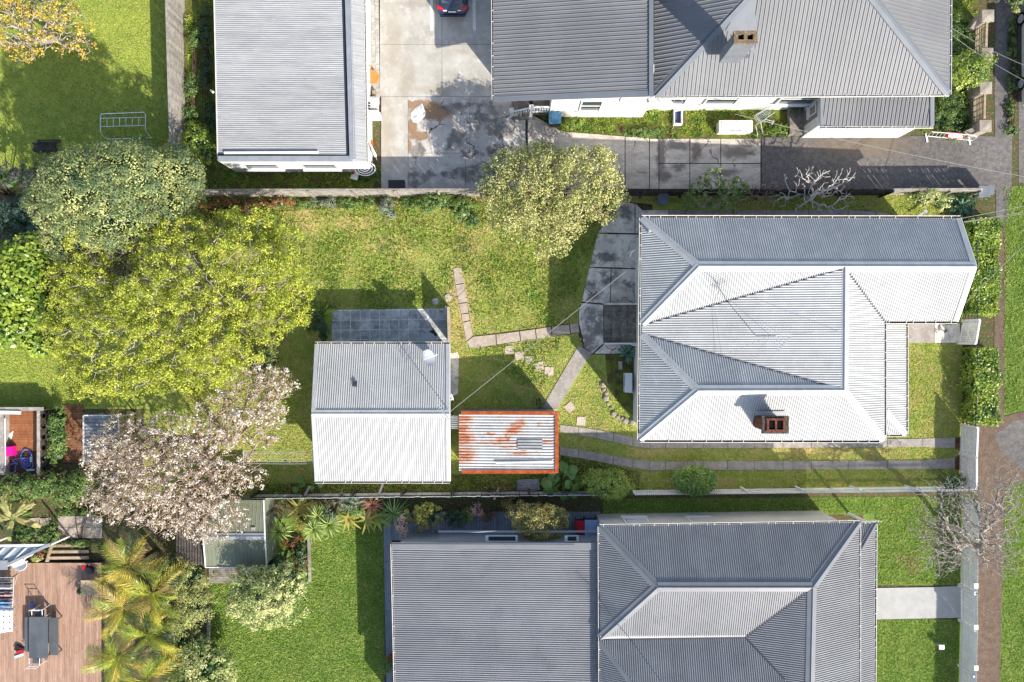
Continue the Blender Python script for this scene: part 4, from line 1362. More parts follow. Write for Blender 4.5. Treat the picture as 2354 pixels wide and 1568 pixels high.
for k in range(8):
    q = P(1227 + k * 6, 266)
    baluster(q.x, q.y, .75)
qa, qb = P(1224, 266), P(1274, 266)
for zz in (.72, 1.47):
    MB().bar((qa.x, qa.y, zz), (qb.x, qb.y, zz), .09, .06).build('handrail', m_['trim_white'], bp)
qa, qb = P(1177, 268), P(1218, 268)
for k in range(7):
    t_ = (k + .5) / 7
    q = qa.lerp(qb, t_)
    baluster(q.x, q.y, .12 + .6 * t_)
for zz in (.1, .85):
    MB().bar((qa.x, qa.y, zz), (qb.x, qb.y, zz + .62), .09, .06).build('handrail', m_['trim_white'], bp)
q0, q1 = P(1224, 225), P(1272, 266)
o = MB().box(((q0.x + q1.x) / 2, (q0.y + q1.y) / 2, .36), (abs(q1.x - q0.x), abs(q0.y - q1.y), .68)).build('porch_floor', m_['timber_stained'], th)
for k in range(3):
    q = P(1184 + k * 13, 256)
    MB().box((q.x, q.y, .1 + .16 * k), (.32, 1.0, .2 + .32 * k)).build('step', m_['timber_stained'], th)

# ------------------------------------------------ charcoal house along the bottom
bh = thing('bungalow', 'house with dark corrugated hip roofs and long rear extension beside green lawn', 'house', P(1650, 1400))
rk, rkc = m_['roof_charcoal'], m_['roof_charcoal_cap']
e_, pp = 3.5, .5
T0, T1 = P(1378, 1210, e_), P(1975, 1201, e_)
bz = lambda x, y: P(x, y, zp(x, y, T0, (0, -1), pp))
K1, K2 = bz(1512, 1350), bz(1868, 1350)
rz_ = K1.z
V1, V2 = P(1380, 1469, e_ + .1), P(1713, 1465, e_ + .35)
K3 = P(1862, 1620, rz_)
q8 = P(1803, 1561, V2.z + .58 * (rz_ - V2.z))
q9 = P(1845, 1620, rz_ - .15)
PB, AB = .112, .02
for poly, fl in [([T0, T1, K2, K1], (0, 1)), ([T0, K1, V1], (-1, 0)), ([K1, K2, V2, V1], (0, -1)), ([K2, K3, q9, q8, V2], (-1, 0)),
                 ([K2, T1, P(1975, 1640, e_), K3], (1, 0)), ([P(1380, 1471, e_), P(1510, 1640, 4.95), P(1378, 1640, e_)], (-1, 0))]:
    corr(poly, fl, PB, AB).build('roof_plane', rk, bh)
q10 = P(1505, 1636, 4.95)
corr([P(1380, 1471, e_ + .1), V2, q8, q9, P(1830, 1640, 5.1), q10], (0, 1), PB, AB).build('roof_plane', rk, bh)
for a, b in ((K1, K2), (T0, K1), (K1, V1), (T1, K2), (K2, K3), (P(1380, 1471, e_), q10)):
    cap(MB(), a, b, .24, .38).build('ridge_cap', rkc, bh)
for a, b in ((V1, V2), (K2, V2), (V2, q8)):
    MB().bar(a + Vector((0, 0, .0)), b + Vector((0, 0, .0)), .1, .05).build('valley_gutter', m_['gutter_dark'], bh)
MB().bar(V1 + Vector((0, .12, .05)), V2 + Vector((0, .12, .02)), .16, .02).build('valley_flashing', m_['wall_cream'], bh)
gutter(bh, T0, T1, (0, 1), gw, sl_, .1)
gutter(bh, T0, P(1380, 1640, e_), (-1, 0), gw, sl_, .08)
gutter(bh, T1, P(1975, 1640, e_), (1, 0), gw, sl_, .07)
va, vb, vc, vd = P(1979, 1262, 3.2), P(2012, 1203, 2.8), P(2009, 1640, 2.8), P(1979, 1640, 3.2)
corr([va, vb, vc, vd], (1, 0), PB, AB).build('veranda_roof', rk, bh)
corr([P(1979, 1203, 2.8), vb, va], (0, 1), PB, AB).build('veranda_roof', rk, bh)
cap(MB(), va, vb, .15, .25).build('ridge_cap', rkc, bh)
gutter(bh, vb, vc, (1, 0), gw, sl_, .09)
gutter(bh, P(1979, 1203, 2.8), vb, (0, 1), gw, sl_, .08)
ww = [(T0.x + .25, T0.y - .22), (T1.x - .5, T1.y - .22), (T1.x - .5, -21.5), (T0.x + .25, -21.5)]
wallblock(bh, ww, 3.3, m_['wall_cream'])
yy = ww[0][1]
for x0, x1 in ((6.15, 7.5), (9.75, 11.1)):
    window(bh, (x0, yy), (x1, yy), 1.1, 2.7, (0, 1), m_['trim_white'], m_['glass'], .1, bars=1)
MB().tube([(12.9, yy + .08, 3.2), (12.4, yy + .08, 2.2), (12.2, yy + .08, .2)], .045, 8).build('downpipe', m_['wall_cream'], bh)
# veranda fretwork and posts
q = P(1990, 1205, 2.7)
for k in range(14):
    xx = T1.x - .45 + k * .16
    MB().box((xx, T1.y - .2, 2.45), (.05, .04, .35)).build('fret_slat', m_['trim_white'], bh)
MB().bar((T1.x - .5, T1.y - .2, 2.64), (q.x + .2, T1.y - .2, 2.64), .07, .08).build('fret_rail', m_['trim_white'], bh)
for yy2 in (1208, 1340, 1450, 1560):
    q = P(2006, yy2, 2.7)
    MB().box((q.x, q.y, 1.35), (.12, .12, 2.7)).build('veranda_post', m_['trim_white'], bh)
# rear extension
x0_, x1_ = P(903, 1262, 2.6), P(1376, 1262, 3.15)
x2_, x3_ = P(1376, 1640, 3.15), P(911, 1640, 2.6)
corr([x0_, x1_, x2_, x3_], (-1, 0), .116, .02).build('extension_roof', rk, bh)
MB().bar(P(900, 1255, 2.66), P(1376, 1256, 3.2), .36, .04).build('barge_flashing', m_['roof_charcoal_cap'], bh)
MB().bar(P(898, 1249, 2.6), P(1376, 1250, 3.14), .05, .16).build('barge_board', m_['gutter_dark'], bh)
gutter(bh, P(902, 1250, 2.6), P(911, 1640, 2.6), (-1, 0), gw, sl_, .09)
wx = [(P(905, 0, 2.6).x + .3, P(0, 1250, 2.6).y - .05), (T0.x + .24, P(0, 1250, 2.6).y - .05), (T0.x + .24, -21.4), (P(905, 0, 2.6).x + .3, -21.4)]
wallblock(bh, wx, 2.52, m_['wall_grey'])
yx = wx[0][1]
q0, q1 = P(1012, 1222), P(1376, 1222)
MB().box(((q0.x + q1.x) / 2, (yx + q0.y) / 2 + .0, 1.1), (q1.x - q0.x, abs(q0.y - yx) + .1, 2.2)).build('side_bay', m_['wall_grey'], bh)
MB().bar(P(1008, 1222, 2.24), P(1376, 1222, 2.24), .09, .07).build('bay_flashing', m_['wall_grey'], bh)
for a, b in ((1116, 1190), (1298, 1330)):
    w1 = MB().bar(P(a, 1238, 2.24), P(b, 1238, 2.24), .34, .06).build('roof_window', m_['trim_white'], bh)
    MB().bar(P(a + 7, 1238, 2.28), P(b - 5, 1238, 2.28), .22, .02).build('pane', m_['glass'], w1)

# timber deck round the extension: single boards
dk = struct(sheet('deck_frame', [(884, 1183), (1384, 1183), (1384, 1225), (1000, 1225), (905, 1640), (884, 1640)], .08, m_['metal_dark'], .06))
me_ = None
nb = 0
for k in range(75):
    px = 899 + k * 6.45
    if me_ is None:
        o = MB().box((0, 0, .13), (.146, 1.55, .04)).build('deck_board', m_['deck_grey'], dk)
        me_ = o.data
    else:
        o = inst('deck_board', me_, dk)
    o.location = P(px, 1209 if px < 1010 else 1206) + Vector((0, random.uniform(-.01, .01), 0))
for k in range(4):
    for j in range(4):
        px = 883.5 + k * 4.7
        a, b = P(px + j * 2, 1180 + j * 112, .15), P(px + (j + 1) * 2, 1180 + (j + 1) * 112 - .6, .15)
        MB().bar(a, b, .11, .04).build('deck_board', m_['deck_grey'], dk)

# ================================================================== fences, gates, pillars
def G2(px, py):
    return P(px, py, 0)
fence('timber_fence', 'tall weathered grey paling fence between the back lawn and the garage', G2(421, 32), G2(430, 350), 1.95, m_['timber_grey'], .19, .006, .02, (.12, .5, .9), side=-1, posts=2.2, capw=.1, leanj=.01)
fence('timber_fence', 'further length of weathered paling fence running off the top edge', G2(424, -70), G2(425, 30), 1.75, m_['timber_grey'], .19, .006, .02, (.12, .5, .9), side=-1, posts=2.2, capw=.1)
fence('boundary_fence', 'grey paling fence along the shared driveway above the yellow green lawn', G2(442, 452), G2(1110, 451), 1.8, m_['timber_grey'], .15, .012, .02, (.15, .55, .9), side=-1, posts=2.4, capw=.08, leanj=.01)
fence('boundary_fence', 'grey paling fence between the concrete driveway and the olive toned tree', G2(1110, 451), G2(1470, 450), 1.75, m_['timber_dark'], .15, .012, .02, (.15, .55, .9), side=-1, posts=2.4, leanj=.01)
fence('boundary_fence', 'dark paling fence between the driveway and the villa side path', G2(1470, 450), G2(2020, 449), 1.6, m_['timber_dark'], .14, .02, .02, (.15, .55, .9), side=-1, posts=2.4, leanj=.015)
fence('boundary_fence', 'low pale paling fence by the driveway entrance near the agave', G2(2022, 447), G2(2225, 446), 1.25, m_['timber_grey'], .12, .03, .02, (.2, .8), side=-1, posts=2.0, leanj=.02, capw=.12)
o = MB().box(P(2262, 440, .5), (.5, .5, 1.0)).box(P(2262, 440, 1.04), (.62, .62, .08)).build('gate_pier', m_['chimney_paint'])
tag(o, 'square grey pier where the boundary fence meets the street', 'pier')
# bottom boundary
fence('iron_fence', 'bleached sheet fence behind the studio with leaning timber stays', G2(598, 1134), G2(1042, 1129), 1.45, m_['fence_bleached'], .27, .012, .025, (.2, .85), m_['timber_dark'], side=1, posts=2.6, pst=.12, leanj=.012)
fence('iron_fence', 'bleached sheet fence behind the rusty shed', G2(1044, 1129), G2(1386, 1126), 1.45, m_['fence_bleached'], .25, .014, .025, (.2, .85), m_['timber_dark'], side=1, posts=2.2, pst=.12, leanj=.015)
for a, b, lb in (((712, 1118), (694, 1150), 'timber stay leaning on the bleached fence nearest the blossom tree'), ((880, 1114), (866, 1148), 'pale timber stay leaning on the bleached fence by the bronze cordyline'),
                 ((1146, 1122), (1136, 1148), 'dark timber stay leaning on the bleached fence by the loose sheet')):
    o = MB().bar(P(a[0], a[1], .7), P(b[0], b[1], 1.35), .11, .08).build('fence_stay', m_['timber_grey'])
    tag(o, lb, 'stay', 'stays along the bleached fence')
fence('picket_fence', 'white picket fence along the villa driveway', G2(1450, 1127), G2(2205, 1118), 1.3, m_['fence_white'], .075, .045, .02, (.25, .8), side=1, posts=3.4, pst=.1, point=True)
fence('picket_fence', 'white picket fence facing the street in front of the green lawn', G2(2212, 1142), G2(2208, 1342), 1.5, m_['fence_white'], .095, .026, .02, (.2, .55, .85), side=-1, posts=2.2, pst=.1, point=True)
fence('picket_gate', 'white picket gate across the new concrete path', G2(2208, 1345), G2(2208, 1424), 1.5, m_['fence_white'], .095, .026, .02, (.2, .55, .85), side=-1, posts=2.0, pst=.12, point=True, cat='gate')
fence('picket_fence', 'white picket fence facing the street beyond the picket gate', G2(2208, 1426), G2(2203, 1630), 1.5, m_['fence_white'], .095, .026, .02, (.2, .55, .85), side=-1, posts=2.2, pst=.1, point=True)
for py, lb in ((1345, 'white letter box on the picket fence above the gate'), (1440, 'white letter box on the picket fence below the gate'), (1533, 'white letter box on the picket fence farthest from the gate')):
    c = P(2240, py, 1.3)
    t = thing('letter_box', lb, 'letter box', (c.x, c.y, 1.1), 'letter boxes on the picket fence')
    MB().box((c.x, c.y, 1.3), (.2, .24, .26)).build('box', m_['white_plastic'], t)
    MB().bar((c.x - .12, c.y, 1.44), (c.x + .12, c.y, 1.44), .28, .03).build('lid', m_['white_plastic'], t)
# villa gates with braces
def gate(name, label, a, b, h):
    t = fence(name, label, a, b, h, m_['fence_white'], .085, .022, .02, (.12, .5, .9), side=-1, posts=0, point=False, cat='gate', group='white gates of the villa')
    d = (b - a).normalized()
    nr = Vector((d.y, -d.x, 0))
    MB().bar(a + nr * .06 + Vector((0, 0, h * .12)), b + nr * .06 + Vector((0, 0, h * .9)), .05, .08).build('brace', m_['fence_white'], t)
    for q in (a, b):
        MB().box((q.x + nr.x * .05, q.y, h * .52), (.1, .1, h * 1.04)).build('post', m_['fence_white'], t)
    MB().bar(a + Vector((0, 0, h + .02)), b + Vector((0, 0, h + .02)), .1, .05).build('cap_rail', m_['fence_white'], t)
gate('driveway_gate', 'upper leaf of the white driveway gate beside the hedge', G2(2209, 976), G2(2206, 1042), 1.45)
gate('driveway_gate', 'lower leaf of the white driveway gate near the picket corner', G2(2206, 1043), G2(2206, 1112), 1.45)
gate('pedestrian_gate', 'white boarded gate at the front path between two hedges', G2(2212, 737), G2(2203, 790), 1.5)
# wire fence under the hedges
def wirefence(label, a, b):
    t = thing('wire_fence', label, 'fence', a)
    n = 4
    for k in range(n + 1):
        q = a.lerp(b, k / n)
        MB().box((q.x, q.y, .6), (.05, .05, 1.2)).build('post', m_['metal_dark'], t)
    for zz in (.15, .4, .65, .9, 1.18):
        MB().bar(a + Vector((0, 0, zz)), b + Vector((0, 0, zz)), .025 if zz < 1 else .04, .025 if zz < 1 else .04).build('rail', m_['metal_dark'], t)
wirefence('dark wire fence in front of the hedge by the gable', G2(2214, 505), G2(2216, 735))
wirefence('dark wire fence in front of the hedge by the front lawn', G2(2216, 796), G2(2212, 972))
# stone pillars with lattice panels
def pillar(px, py, label):
    c = P(px, py, 1.35)
    t = thing('gate_pillar', label, 'pillar', (c.x, c.y, 0), 'stone pillars along the street')
    MB().box((c.x, c.y, .62), (.52, .52, 1.24)).build('shaft', m_['pillar_stone'], t)
    mb = MB()
    h2 = .33
    z0, z1, z2 = 1.24, 1.31, 1.37
    mb.box((c.x, c.y, (z0 + z1) / 2), (h2 * 2, h2 * 2, z1 - z0))
    for k in range(4):
        a = [(-h2, -h2), (h2, -h2), (h2, h2), (-h2, h2)]
        p, q = a[k], a[(k + 1) % 4]
        mb.poly([(c.x + p[0], c.y + p[1], z1), (c.x + q[0], c.y + q[1], z1), (c.x, c.y, z2)])
    mb.build('cap_stone', m_['pillar_stone'], t)
    return c
pcs = [pillar(2273, 35, 'sandy stone pillar topmost of the row by the street'), pillar(2271, 123, 'sandy stone pillar between the lattice panel and the shrub'),
       pillar(2268, 201, 'stone pillar just below the overgrown shrub'), pillar(2267, 289, 'grey stone pillar beside the crowd barrier')]
def lattice(a, b, label, nb):
    A, B = Vector((a.x, a.y - .3, 0)), Vector((b.x, b.y + .3, 0))
    t = thing('lattice_panel', label, 'fence', A, 'timber panels between the pillars')
    wl_ = MB().bar(A + Vector((0, 0, .2)), B + Vector((0, 0, .2)), .2, .4).build('base_wall', m_['pillar_stone'], t)
    for k in range(nb):
        zz = .48 + k * .66 / (nb - 1)
        MB().bar(A + Vector((-.04, 0, zz)), B + Vector((-.04, 0, zz)), .03, .05).build('slat', m_['timber_pale'], t)
    for k in range(5):
        q = A.lerp(B, (k + .3) / 4.6)
        MB().box((q.x - .07, q.y, .78), (.03, .06, .75)).build('batten', m_['timber_pale'], t)
    MB().bar(A + Vector((0, 0, 1.2)), B + Vector((0, 0, 1.2)), .12, .05).build('cap_board', m_['timber_pale'], t)
lattice(pcs[0], pcs[1], 'open timber lattice panel between the two topmost pillars', 4)
lattice(pcs[2], pcs[3], 'close boarded timber panel between the two lower pillars', 6)
o = MB().bar((pcs[1].x, pcs[1].y - .3, .45), (pcs[2].x, pcs[2].y + .3, .45), .22, .9).build('street_wall', m_['pillar_stone'])
tag(o, 'low stone wall half hidden by the overgrown shrub', 'wall')
for (a, b, lb) in ((pcs[0], (2234, 66), 'sloping wing wall below the topmost pillar'), (pcs[3], (2218, 306), 'broken wing wall beside the crowd barrier')):
    q = P(b[0], b[1], .7)
    o = MB().bar((a.x - .2, a.y, .5), (q.x, q.y, .4), .22, .85).build('wing_wall', m_['pillar_stone'])
    tag(o, lb, 'wall', 'wing walls of the pillars')

# ================================================================== things on the ground
# steel swing frame on the back lawn
sf = thing('swing_frame', 'bare white steel seat frame left on the shaded back lawn', 'seat frame', P(290, 300))
def tube(nm, pts, r, mat, par, n=6):
    return MB().tube([P(*p) for p in pts], r, n).build(nm, mat, par)
mg = m_['trim_white']
tube('tube_frame', [(246, 320, .05), (236, 312, .4), (231, 303, .75), (231, 268, .95), (234, 262, 1.0), (330, 258, 1.0), (335, 263, .95), (334, 298, .75), (340, 308, .4), (349, 317, .05)], .026, mg, sf)
for y0, y1, zz in ((272, 269.5, .93), (291, 288.5, .8)):
    tube('rail', [(232, y0, zz), (334, y1, zz)], .02, mg, sf)
for k in range(6):
    x = 246 + k * 14.6
    tube('rung', [(x, 272 - k * .4, .93), (x, 291 - k * .4, .8)], .018, mg, sf)
tube('foot_bar', [(246, 320, .05), (350, 317, .05)], .024, mg, sf)
tube('foot_bar', [(257, 330, .05), (283, 329, .05)], .02, mg, sf)
# dark bench
bn = thing('garden_bench', 'dark weathered timber bench on the back lawn by the evergreen', 'bench', P(110, 345))
for k in range(4):
    y = 331 + k * 5.6
    MB().bar(P(78, y, .45), P(130, y, .45), .13, .035).build('seat_slat', m_['timber_dark'], bn)
for k in range(2):
    MB().bar(P(86, 322.5 + k * 4.4, .82 - k * .16), P(138, 322.5 + k * 4.4, .82 - k * .16), .05, .13).build('back_slat', m_['timber_dark'], bn)
for x, y in ((82, 332), (127, 332), (82, 347), (127, 347)):
    q = P(x, y, .2)
    MB().box((q.x, q.y, .215), (.08, .08, .43)).build('leg', m_['timber_dark'], bn)
for x in (90, 133):
    MB().bar(P(x, 330, .4), P(x, 323, .9), .06, .05).build('back_support', m_['timber_dark'], bn)
# rattan chair
rt = thing('rattan_chair', 'golden rattan armchair on the pavers beside the garage', 'chair', P(853, 180))
rn = m_['timber_pale']
M('rattan', C(198, 140, 76), C(170, 112, 56), scale=20, rough=.6, spec=.3)
ra = m_['rattan']
sx, sy = P(857, 183).x, P(857, 183).y
arc = [(sx - .02 + .50 * math.cos(t), sy + .03 + .46 * math.sin(t)) for t in [math.radians(70 + k * 14) for k in range(15)]]
MB().tube([(x, y, .78 + .1 * math.sin(k / 14 * math.pi)) for k, (x, y) in enumerate(arc)], .03, 7).build('arm_rail', ra, rt)
for k in range(1, 15):
    x, y = arc[k]
    MB().tube([(x, y, .78 + .08 * math.sin(k / 14 * math.pi)), (sx + (x - sx) * .74, sy + (y - sy) * .74, .42)], .011, 5).build('back_spindle', ra, rt)
MB().cyl((sx + .04, sy), .4, .36, .42, 18).build('seat', ra, rt)
for dx, dy in ((.3, .26), (.3, -.26), (-.24, .24), (-.24, -.24)):
    MB().tube([(sx + dx * .9, sy + dy * .9, .38), (sx + dx * 1.1, sy + dy * 1.1, 0)], .022, 6).build('leg', ra, rt)
# bits beside the garage
for k, (x0, y0, x1, y1, h_) in enumerate([(842, 214, 852, 228, .55), (851, 204, 862, 228, .35), (856, 208, 862, 222, .5)]):
    q0, q1 = P(x0, y0, h_), P(x1, y1, h_)
    o = MB().box(((q0.x + q1.x) / 2, (q0.y + q1.y) / 2, h_ / 2), (abs(q1.x - q0.x), abs(q1.y - q0.y), h_)).build('timber_stack', m_['timber_pale' if k != 1 else 'timber_grey'])
    tag(o, ['stub of pale timber under the garage gutter', 'grey crate below the rattan chair', 'upright orange board beside the grey crate'][k], 'timber')
o = MB().box(P(856, 241, .35), (.62, .7, .66)).box(P(856, 241, .7), (.7, .78, .05)).build('storage_box', m_['wall_cream'])
tag(o, 'cream storage box between the pavers and the garage', 'box')
o = MB().box(P(846, 243, .5), (.22, .75, .95)).build('shoe_rack', m_['ply_orange'])
tag(o, 'orange timber rack holding dark boots by the garage', 'rack')
for k in range(3):
    q = P(845.5, 237 + k * 6.5, 1.02)
    bt = MB().cyl((q.x, q.y), .06, .98, 1.14, 10).box((q.x + .06, q.y, 1.01), (.16, .09, .07)).build('boot', m_['metal_dark'])
    tag(bt, ['dark boot nearest the garage roof on the orange rack', 'dark boot in the middle of the orange rack', 'dark boot at the grassy end of the orange rack'][k], 'boot', 'boots on the rack')
o = MB().box(P(858, 266, .45), (.78, .3, .9)).box(P(858, 266, .92), (.82, .36, .05)).build('side_wall', m_['wall_white'])
tag(o, 'low white wall between the pavers and the grass strip', 'wall')
o = MB().box(P(849, 333, .25), (.34, .46, .5)).box(P(849, 333, .52), (.4, .5, .05)).build('orange_crate', M('orange_plastic', C(226, 96, 40), rough=.5))
tag(o, 'orange plastic crate on the grass strip beside the garage', 'crate')
um = thing('folded_umbrella', 'white folded garden umbrella leaning beside the orange crate', 'umbrella', P(856, 350))
MB().tube([P(868, 370, .05), P(860, 352, .9), P(850, 328, 1.8)], .02, 6).build('pole', m_['metal_grey'], um)
MB().tube([P(863, 358, .7), P(859, 348, 1.1), P(852, 332, 1.7)], .09, 9, .03).build('canopy', m_['white_plastic'], um)
# striped umbrella collapsed at the corner
su = thing('striped_umbrella', 'collapsed black and white striped umbrella at the garage corner', 'umbrella', P(842, 386))
M('stripe_black', C(40, 42, 48), rough=.8)
c = P(838, 386, .8)
for k in range(7):
    r0, r1 = .06 + k * .075, .06 + (k + 1) * .075
    mb = MB()
    for j in range(16):
        a0_, a1_ = j * math.pi / 8, (j + 1) * math.pi / 8
        q = []
        for rr, aa in ((r0, a0_), (r1, a0_), (r1, a1_), (r0, a1_)):
            q.append((c.x + rr * 1.05 * math.cos(aa), c.y + rr * .7 * math.sin(aa), c.z - rr * .35 + .04 * math.cos(aa * 8) * rr))
        mb.poly(q)
    mb.build('stripe_band', m_['stripe_black' if k % 2 else 'white_plastic'], su)
MB().tube([(c.x, c.y, .0), (c.x, c.y, .85)], .02, 6).build('pole', m_['metal_grey'], su)
o = thing('leaning_sign', 'small white sign with a red corner on the grass below the garage', 'sign', P(816, 403))
MB().bar(P(808, 401, .12), P(824, 405, .3), .5, .02).build('board', m_['white_plastic'], o)
MB().bar(P(809, 397.5, .15), P(813, 398.5, .2), .16, .022).build('red_panel', M('red_paint', C(190, 40, 44), rough=.5), o)
# white plastic sheet on the driveway
rng = np.random.default_rng(3)
ol = [(971, 237), (978, 258), (979, 263), (972, 272), (961, 282), (950, 281), (944, 270), (946, 258), (956, 248)]
mb = MB()
cpt = P(962, 262, .12)
ring2 = [P(a, b, .055) for a, b in ol]
ring1 = [cpt.lerp(q, .55) + Vector((rng.normal() * .04, rng.normal() * .04, rng.uniform(-.03, .09))) for q in ring2]
for k in range(len(ol)):
    l = (k + 1) % len(ol)
    mb.poly([cpt, ring1[k], ring1[l]])
    mb.poly([ring1[k], ring2[k], ring2[l], ring1[l]])
tag(mb.build('plastic_sheet', m_['white_plastic']), 'crumpled white plastic sheet lying on the stained concrete', 'sheet')
# dark doormat and a red board near the fence
o = MB().box(P(912, 432, .06), (.95, .9, .03)).build('floor_mat', m_['metal_dark'])
tag(o, 'dark ribbed mat lying by the fence at the driveway end', 'mat')
# wheelie bins
def bin_(px, py, h_, lid, label, body='metal_dark', s=1.0, rz=0.0):
    c = P(px, py, h_)
    t = thing('wheelie_bin', label, 'bin', (c.x, c.y, 0), None)
    x, y = .30 * s, .36 * s
    mb = MB()
    i0 = [(-x * .8, -y * .8, .06), (x * .8, -y * .8, .06), (x * .8, y * .75, .06), (-x * .8, y * .75, .06), (-x, -y, h_ - .08), (x, -y, h_ - .08), (x, y, h_ - .08), (-x, y, h_ - .08)]
    mb.v = [(c.x + p[0], c.y + p[1], p[2]) for p in i0]
    mb.f = [(3, 2, 1, 0), (4, 5, 6, 7), (0, 1, 5, 4), (1, 2, 6, 5), (2, 3, 7, 6), (3, 0, 4, 7)]
    mb.build('body', m_[body], t)
    ld = MB().box((c.x, c.y, h_ - .05), (2 * x + .06, 2 * y + .05, .06)).box((c.x, c.y - .02, h_), (1.3 * x, 1.3 * y, .05)).box((c.x, c.y - .02, h_ + .03), (1.0 * x, 1.0 * y, .02))
    ld.build('lid', lid, t)
    MB().tube([(c.x - x * .8, c.y + y + .06, h_ - .1), (c.x + x * .8, c.y + y + .06, h_ - .1)], .02, 6).build('handle', m_['metal_dark'], t)
    for sx_ in (-1, 1):
        MB().tube([(c.x + sx_ * x * .8, c.y + y * .9, .1), (c.x + sx_ * x * .95, c.y + y * .9, .1)], .1, 12).build('wheel', m_['metal_dark'], t)
M('lid_blue', C(96, 150, 184), C(84, 138, 172), scale=5, rough=.45, spec=.4)
M('lid_paleblue', C(146, 170, 204), rough=.45, spec=.4)
M('lid_red', C(184, 28, 46), rough=.4, spec=.4)
bin_(1276, 267, 1.08, m_['lid_blue'], 'wheelie bin with a pale blue lid beside the porch railing', s=1.05)
bin_(1335, 1212, 1.0, m_['lid_red'], 'small red lidded wheelie bin on the grey deck', s=.9)
bin_(1360, 1214, 1.05, m_['lid_paleblue'], 'large pale blue lidded wheelie bin against the bungalow wall', s=1.15)
# trough drain with grate
dr = struct(MB().bar(P(1210.5, 272, .048), P(1212, 432, .048), .13, .012).build('drain_channel', m_['metal_dark']))
gr = thing('drain_grate', 'square grey drain grate with a green handled broom head beside the porch', 'grate', P(1215, 264))
MB().box(P(1216, 262, .1), (.56, .5, .12)).build('frame', m_['chimney_paint'], gr)
MB().bar(P(1208, 255, .17), P(1224, 271, .17), .03, .02).build('bar', m_['metal_grey'], gr)
MB().bar(P(1224, 255, .17), P(1208, 271, .17), .03, .02).build('bar', m_['metal_grey'], gr)
br = thing('broom', 'green broom leaning across the drain grate', 'broom', P(1208, 254))
MB().bar(P(1203, 250, .25), P(1215, 259, .22), .09, .07).build('head', M('green_plastic', C(64, 170, 80), rough=.5), br)
MB().tube([P(1209, 254, .25), P(1216, 238, 1.1)], .014, 6).build('handle', m_['metal_grey'], br)
# white framed tray with navy lining
ty = thing('framed_tray', 'upright white cabinet frame with navy lining on the weedy bed', 'cabinet', P(1559, 268))
q0, q1 = P(1549, 248, .3), P(1569, 286, .3)
cx_, cy_ = (q0.x + q1.x) / 2, (q0.y + q1.y) / 2
wx_, wy_ = abs(q1.x - q0.x), abs(q1.y - q0.y)
for dx in (-1, 1):
    MB().box((cx_ + dx * (wx_ / 2 - .03), cy_, .17), (.06, wy_, .32)).build('side', m_['white_plastic'], ty)
for dy in (-1, 1):
    MB().box((cx_, cy_ + dy * (wy_ / 2 - .03), .17), (wx_ - .12, .06, .32)).build('end', m_['white_plastic'], ty)
MB().box((cx_, cy_, .06), (wx_ - .12, wy_ - .12, .1)).build('lining', M('navy', C(62, 74, 112), rough=.6), ty)
MB().box((cx_, cy_ + wy_ / 2 - .12, .2), (wx_ - .12, .05, .22)).build('shelf', m_['white_plastic'], ty)
MB().cyl((cx_ - .05, cy_ - .36), .04, .11, .2, 10).build('cup', m_['white_plastic'], ty)
# fridge on its back
fr = thing('fridge', 'white two door fridge lying on its back in the weedy bed', 'fridge', P(1690, 290))
a, b = P(1653, 277, .62), P(1730, 303, .62)
cx_, cy_ = (a.x + b.x) / 2, (a.y + b.y) / 2
MB().box((cx_, cy_, .3), (abs(b.x - a.x) - .02, abs(a.y - b.y) - .02, .56)).build('body', m_['wall_cream'], fr)
xm = P(1692, 0, .62).x
for x0, x1 in ((a.x, xm - .012), (xm + .012, b.x)):
    MB().box(((x0 + x1) / 2, cy_, .61), (x1 - x0, abs(a.y - b.y), .06)).build('door', m_['white_plastic'], fr)
MB().box((xm + .2, cy_ - .28, .66), (.3, .03, .03)).build('handle', m_['metal_grey'], fr)
MB().box((xm - .2, cy_ - .28, .66), (.3, .03, .03)).build('handle', m_['metal_grey'], fr)
for dy in (.2, .05):
    MB().box((a.x + .12, cy_ + dy, .645), (.06, .05, .01)).build('badge', m_['ply_dark'], fr)
# tipped shopping trolley
tr = thing('shopping_trolley', 'tipped wire shopping trolley beside the white fridge', 'trolley', P(1750, 280))
A1, A2 = P(1740, 276, .55), P(1775, 253, .5)      # basket axis
ax = (A2 - A1).normalized()
sd_ = Vector((-ax.y, ax.x, 0))
def bk(u, v_, z):
    return A1 + ax * u + sd_ * v_ + Vector((0, 0, z - .5))
mw = m_['metal_grey']
wire = MB()
for k in range(9):
    u = k / 8 * 1.0
    w0 = .26 - .06 * u
    wire.tube([bk(u, -w0, .75), bk(u, -w0 * .8, .38), bk(u, w0 * .8, .38), bk(u, w0, .75)], .009, 4)
for v_ in (-.8, -.4, 0, .4, .8):
    wire.tube([bk(0, v_ * .26, .38), bk(1.0, v_ * .2, .38)], .009, 4)
for zz in (.5, .62):
    for s_ in (-1, 1):
        wire.tube([bk(0, s_ * .26, zz), bk(1.0, s_ * .2, zz)], .009, 4)
wire.build('basket', mw, tr)
MB().tube([bk(0, -.26, .76), bk(1.0, -.2, .76), bk(1.0, .2, .76), bk(0, .26, .76), bk(0, -.26, .76)], .018, 6).build('rim', mw, tr)
for pts in ([(1744, 282, .5), (1737, 288, .45), (1741, 308, .12)], [(1748, 280, .5), (1753, 304, .12)], [(1752, 277, .5), (1775, 283, .3)], [(1757, 274, .5), (1778, 279, .3)]):
    MB().tube([P(*p) for p in pts], .022, 6).build('leg', mw, tr)
    q = P(*pts[-1])
    MB().tube([q + Vector((-.03, 0, -.02)), q + Vector((.03, 0, -.02))], .075, 12).build('wheel', m_['metal_grey'], tr)
MB().tube([bk(-.08, -.28, .8), bk(-.08, .28, .8)], .022, 6).build('handle', m_['timber_pale'], tr)
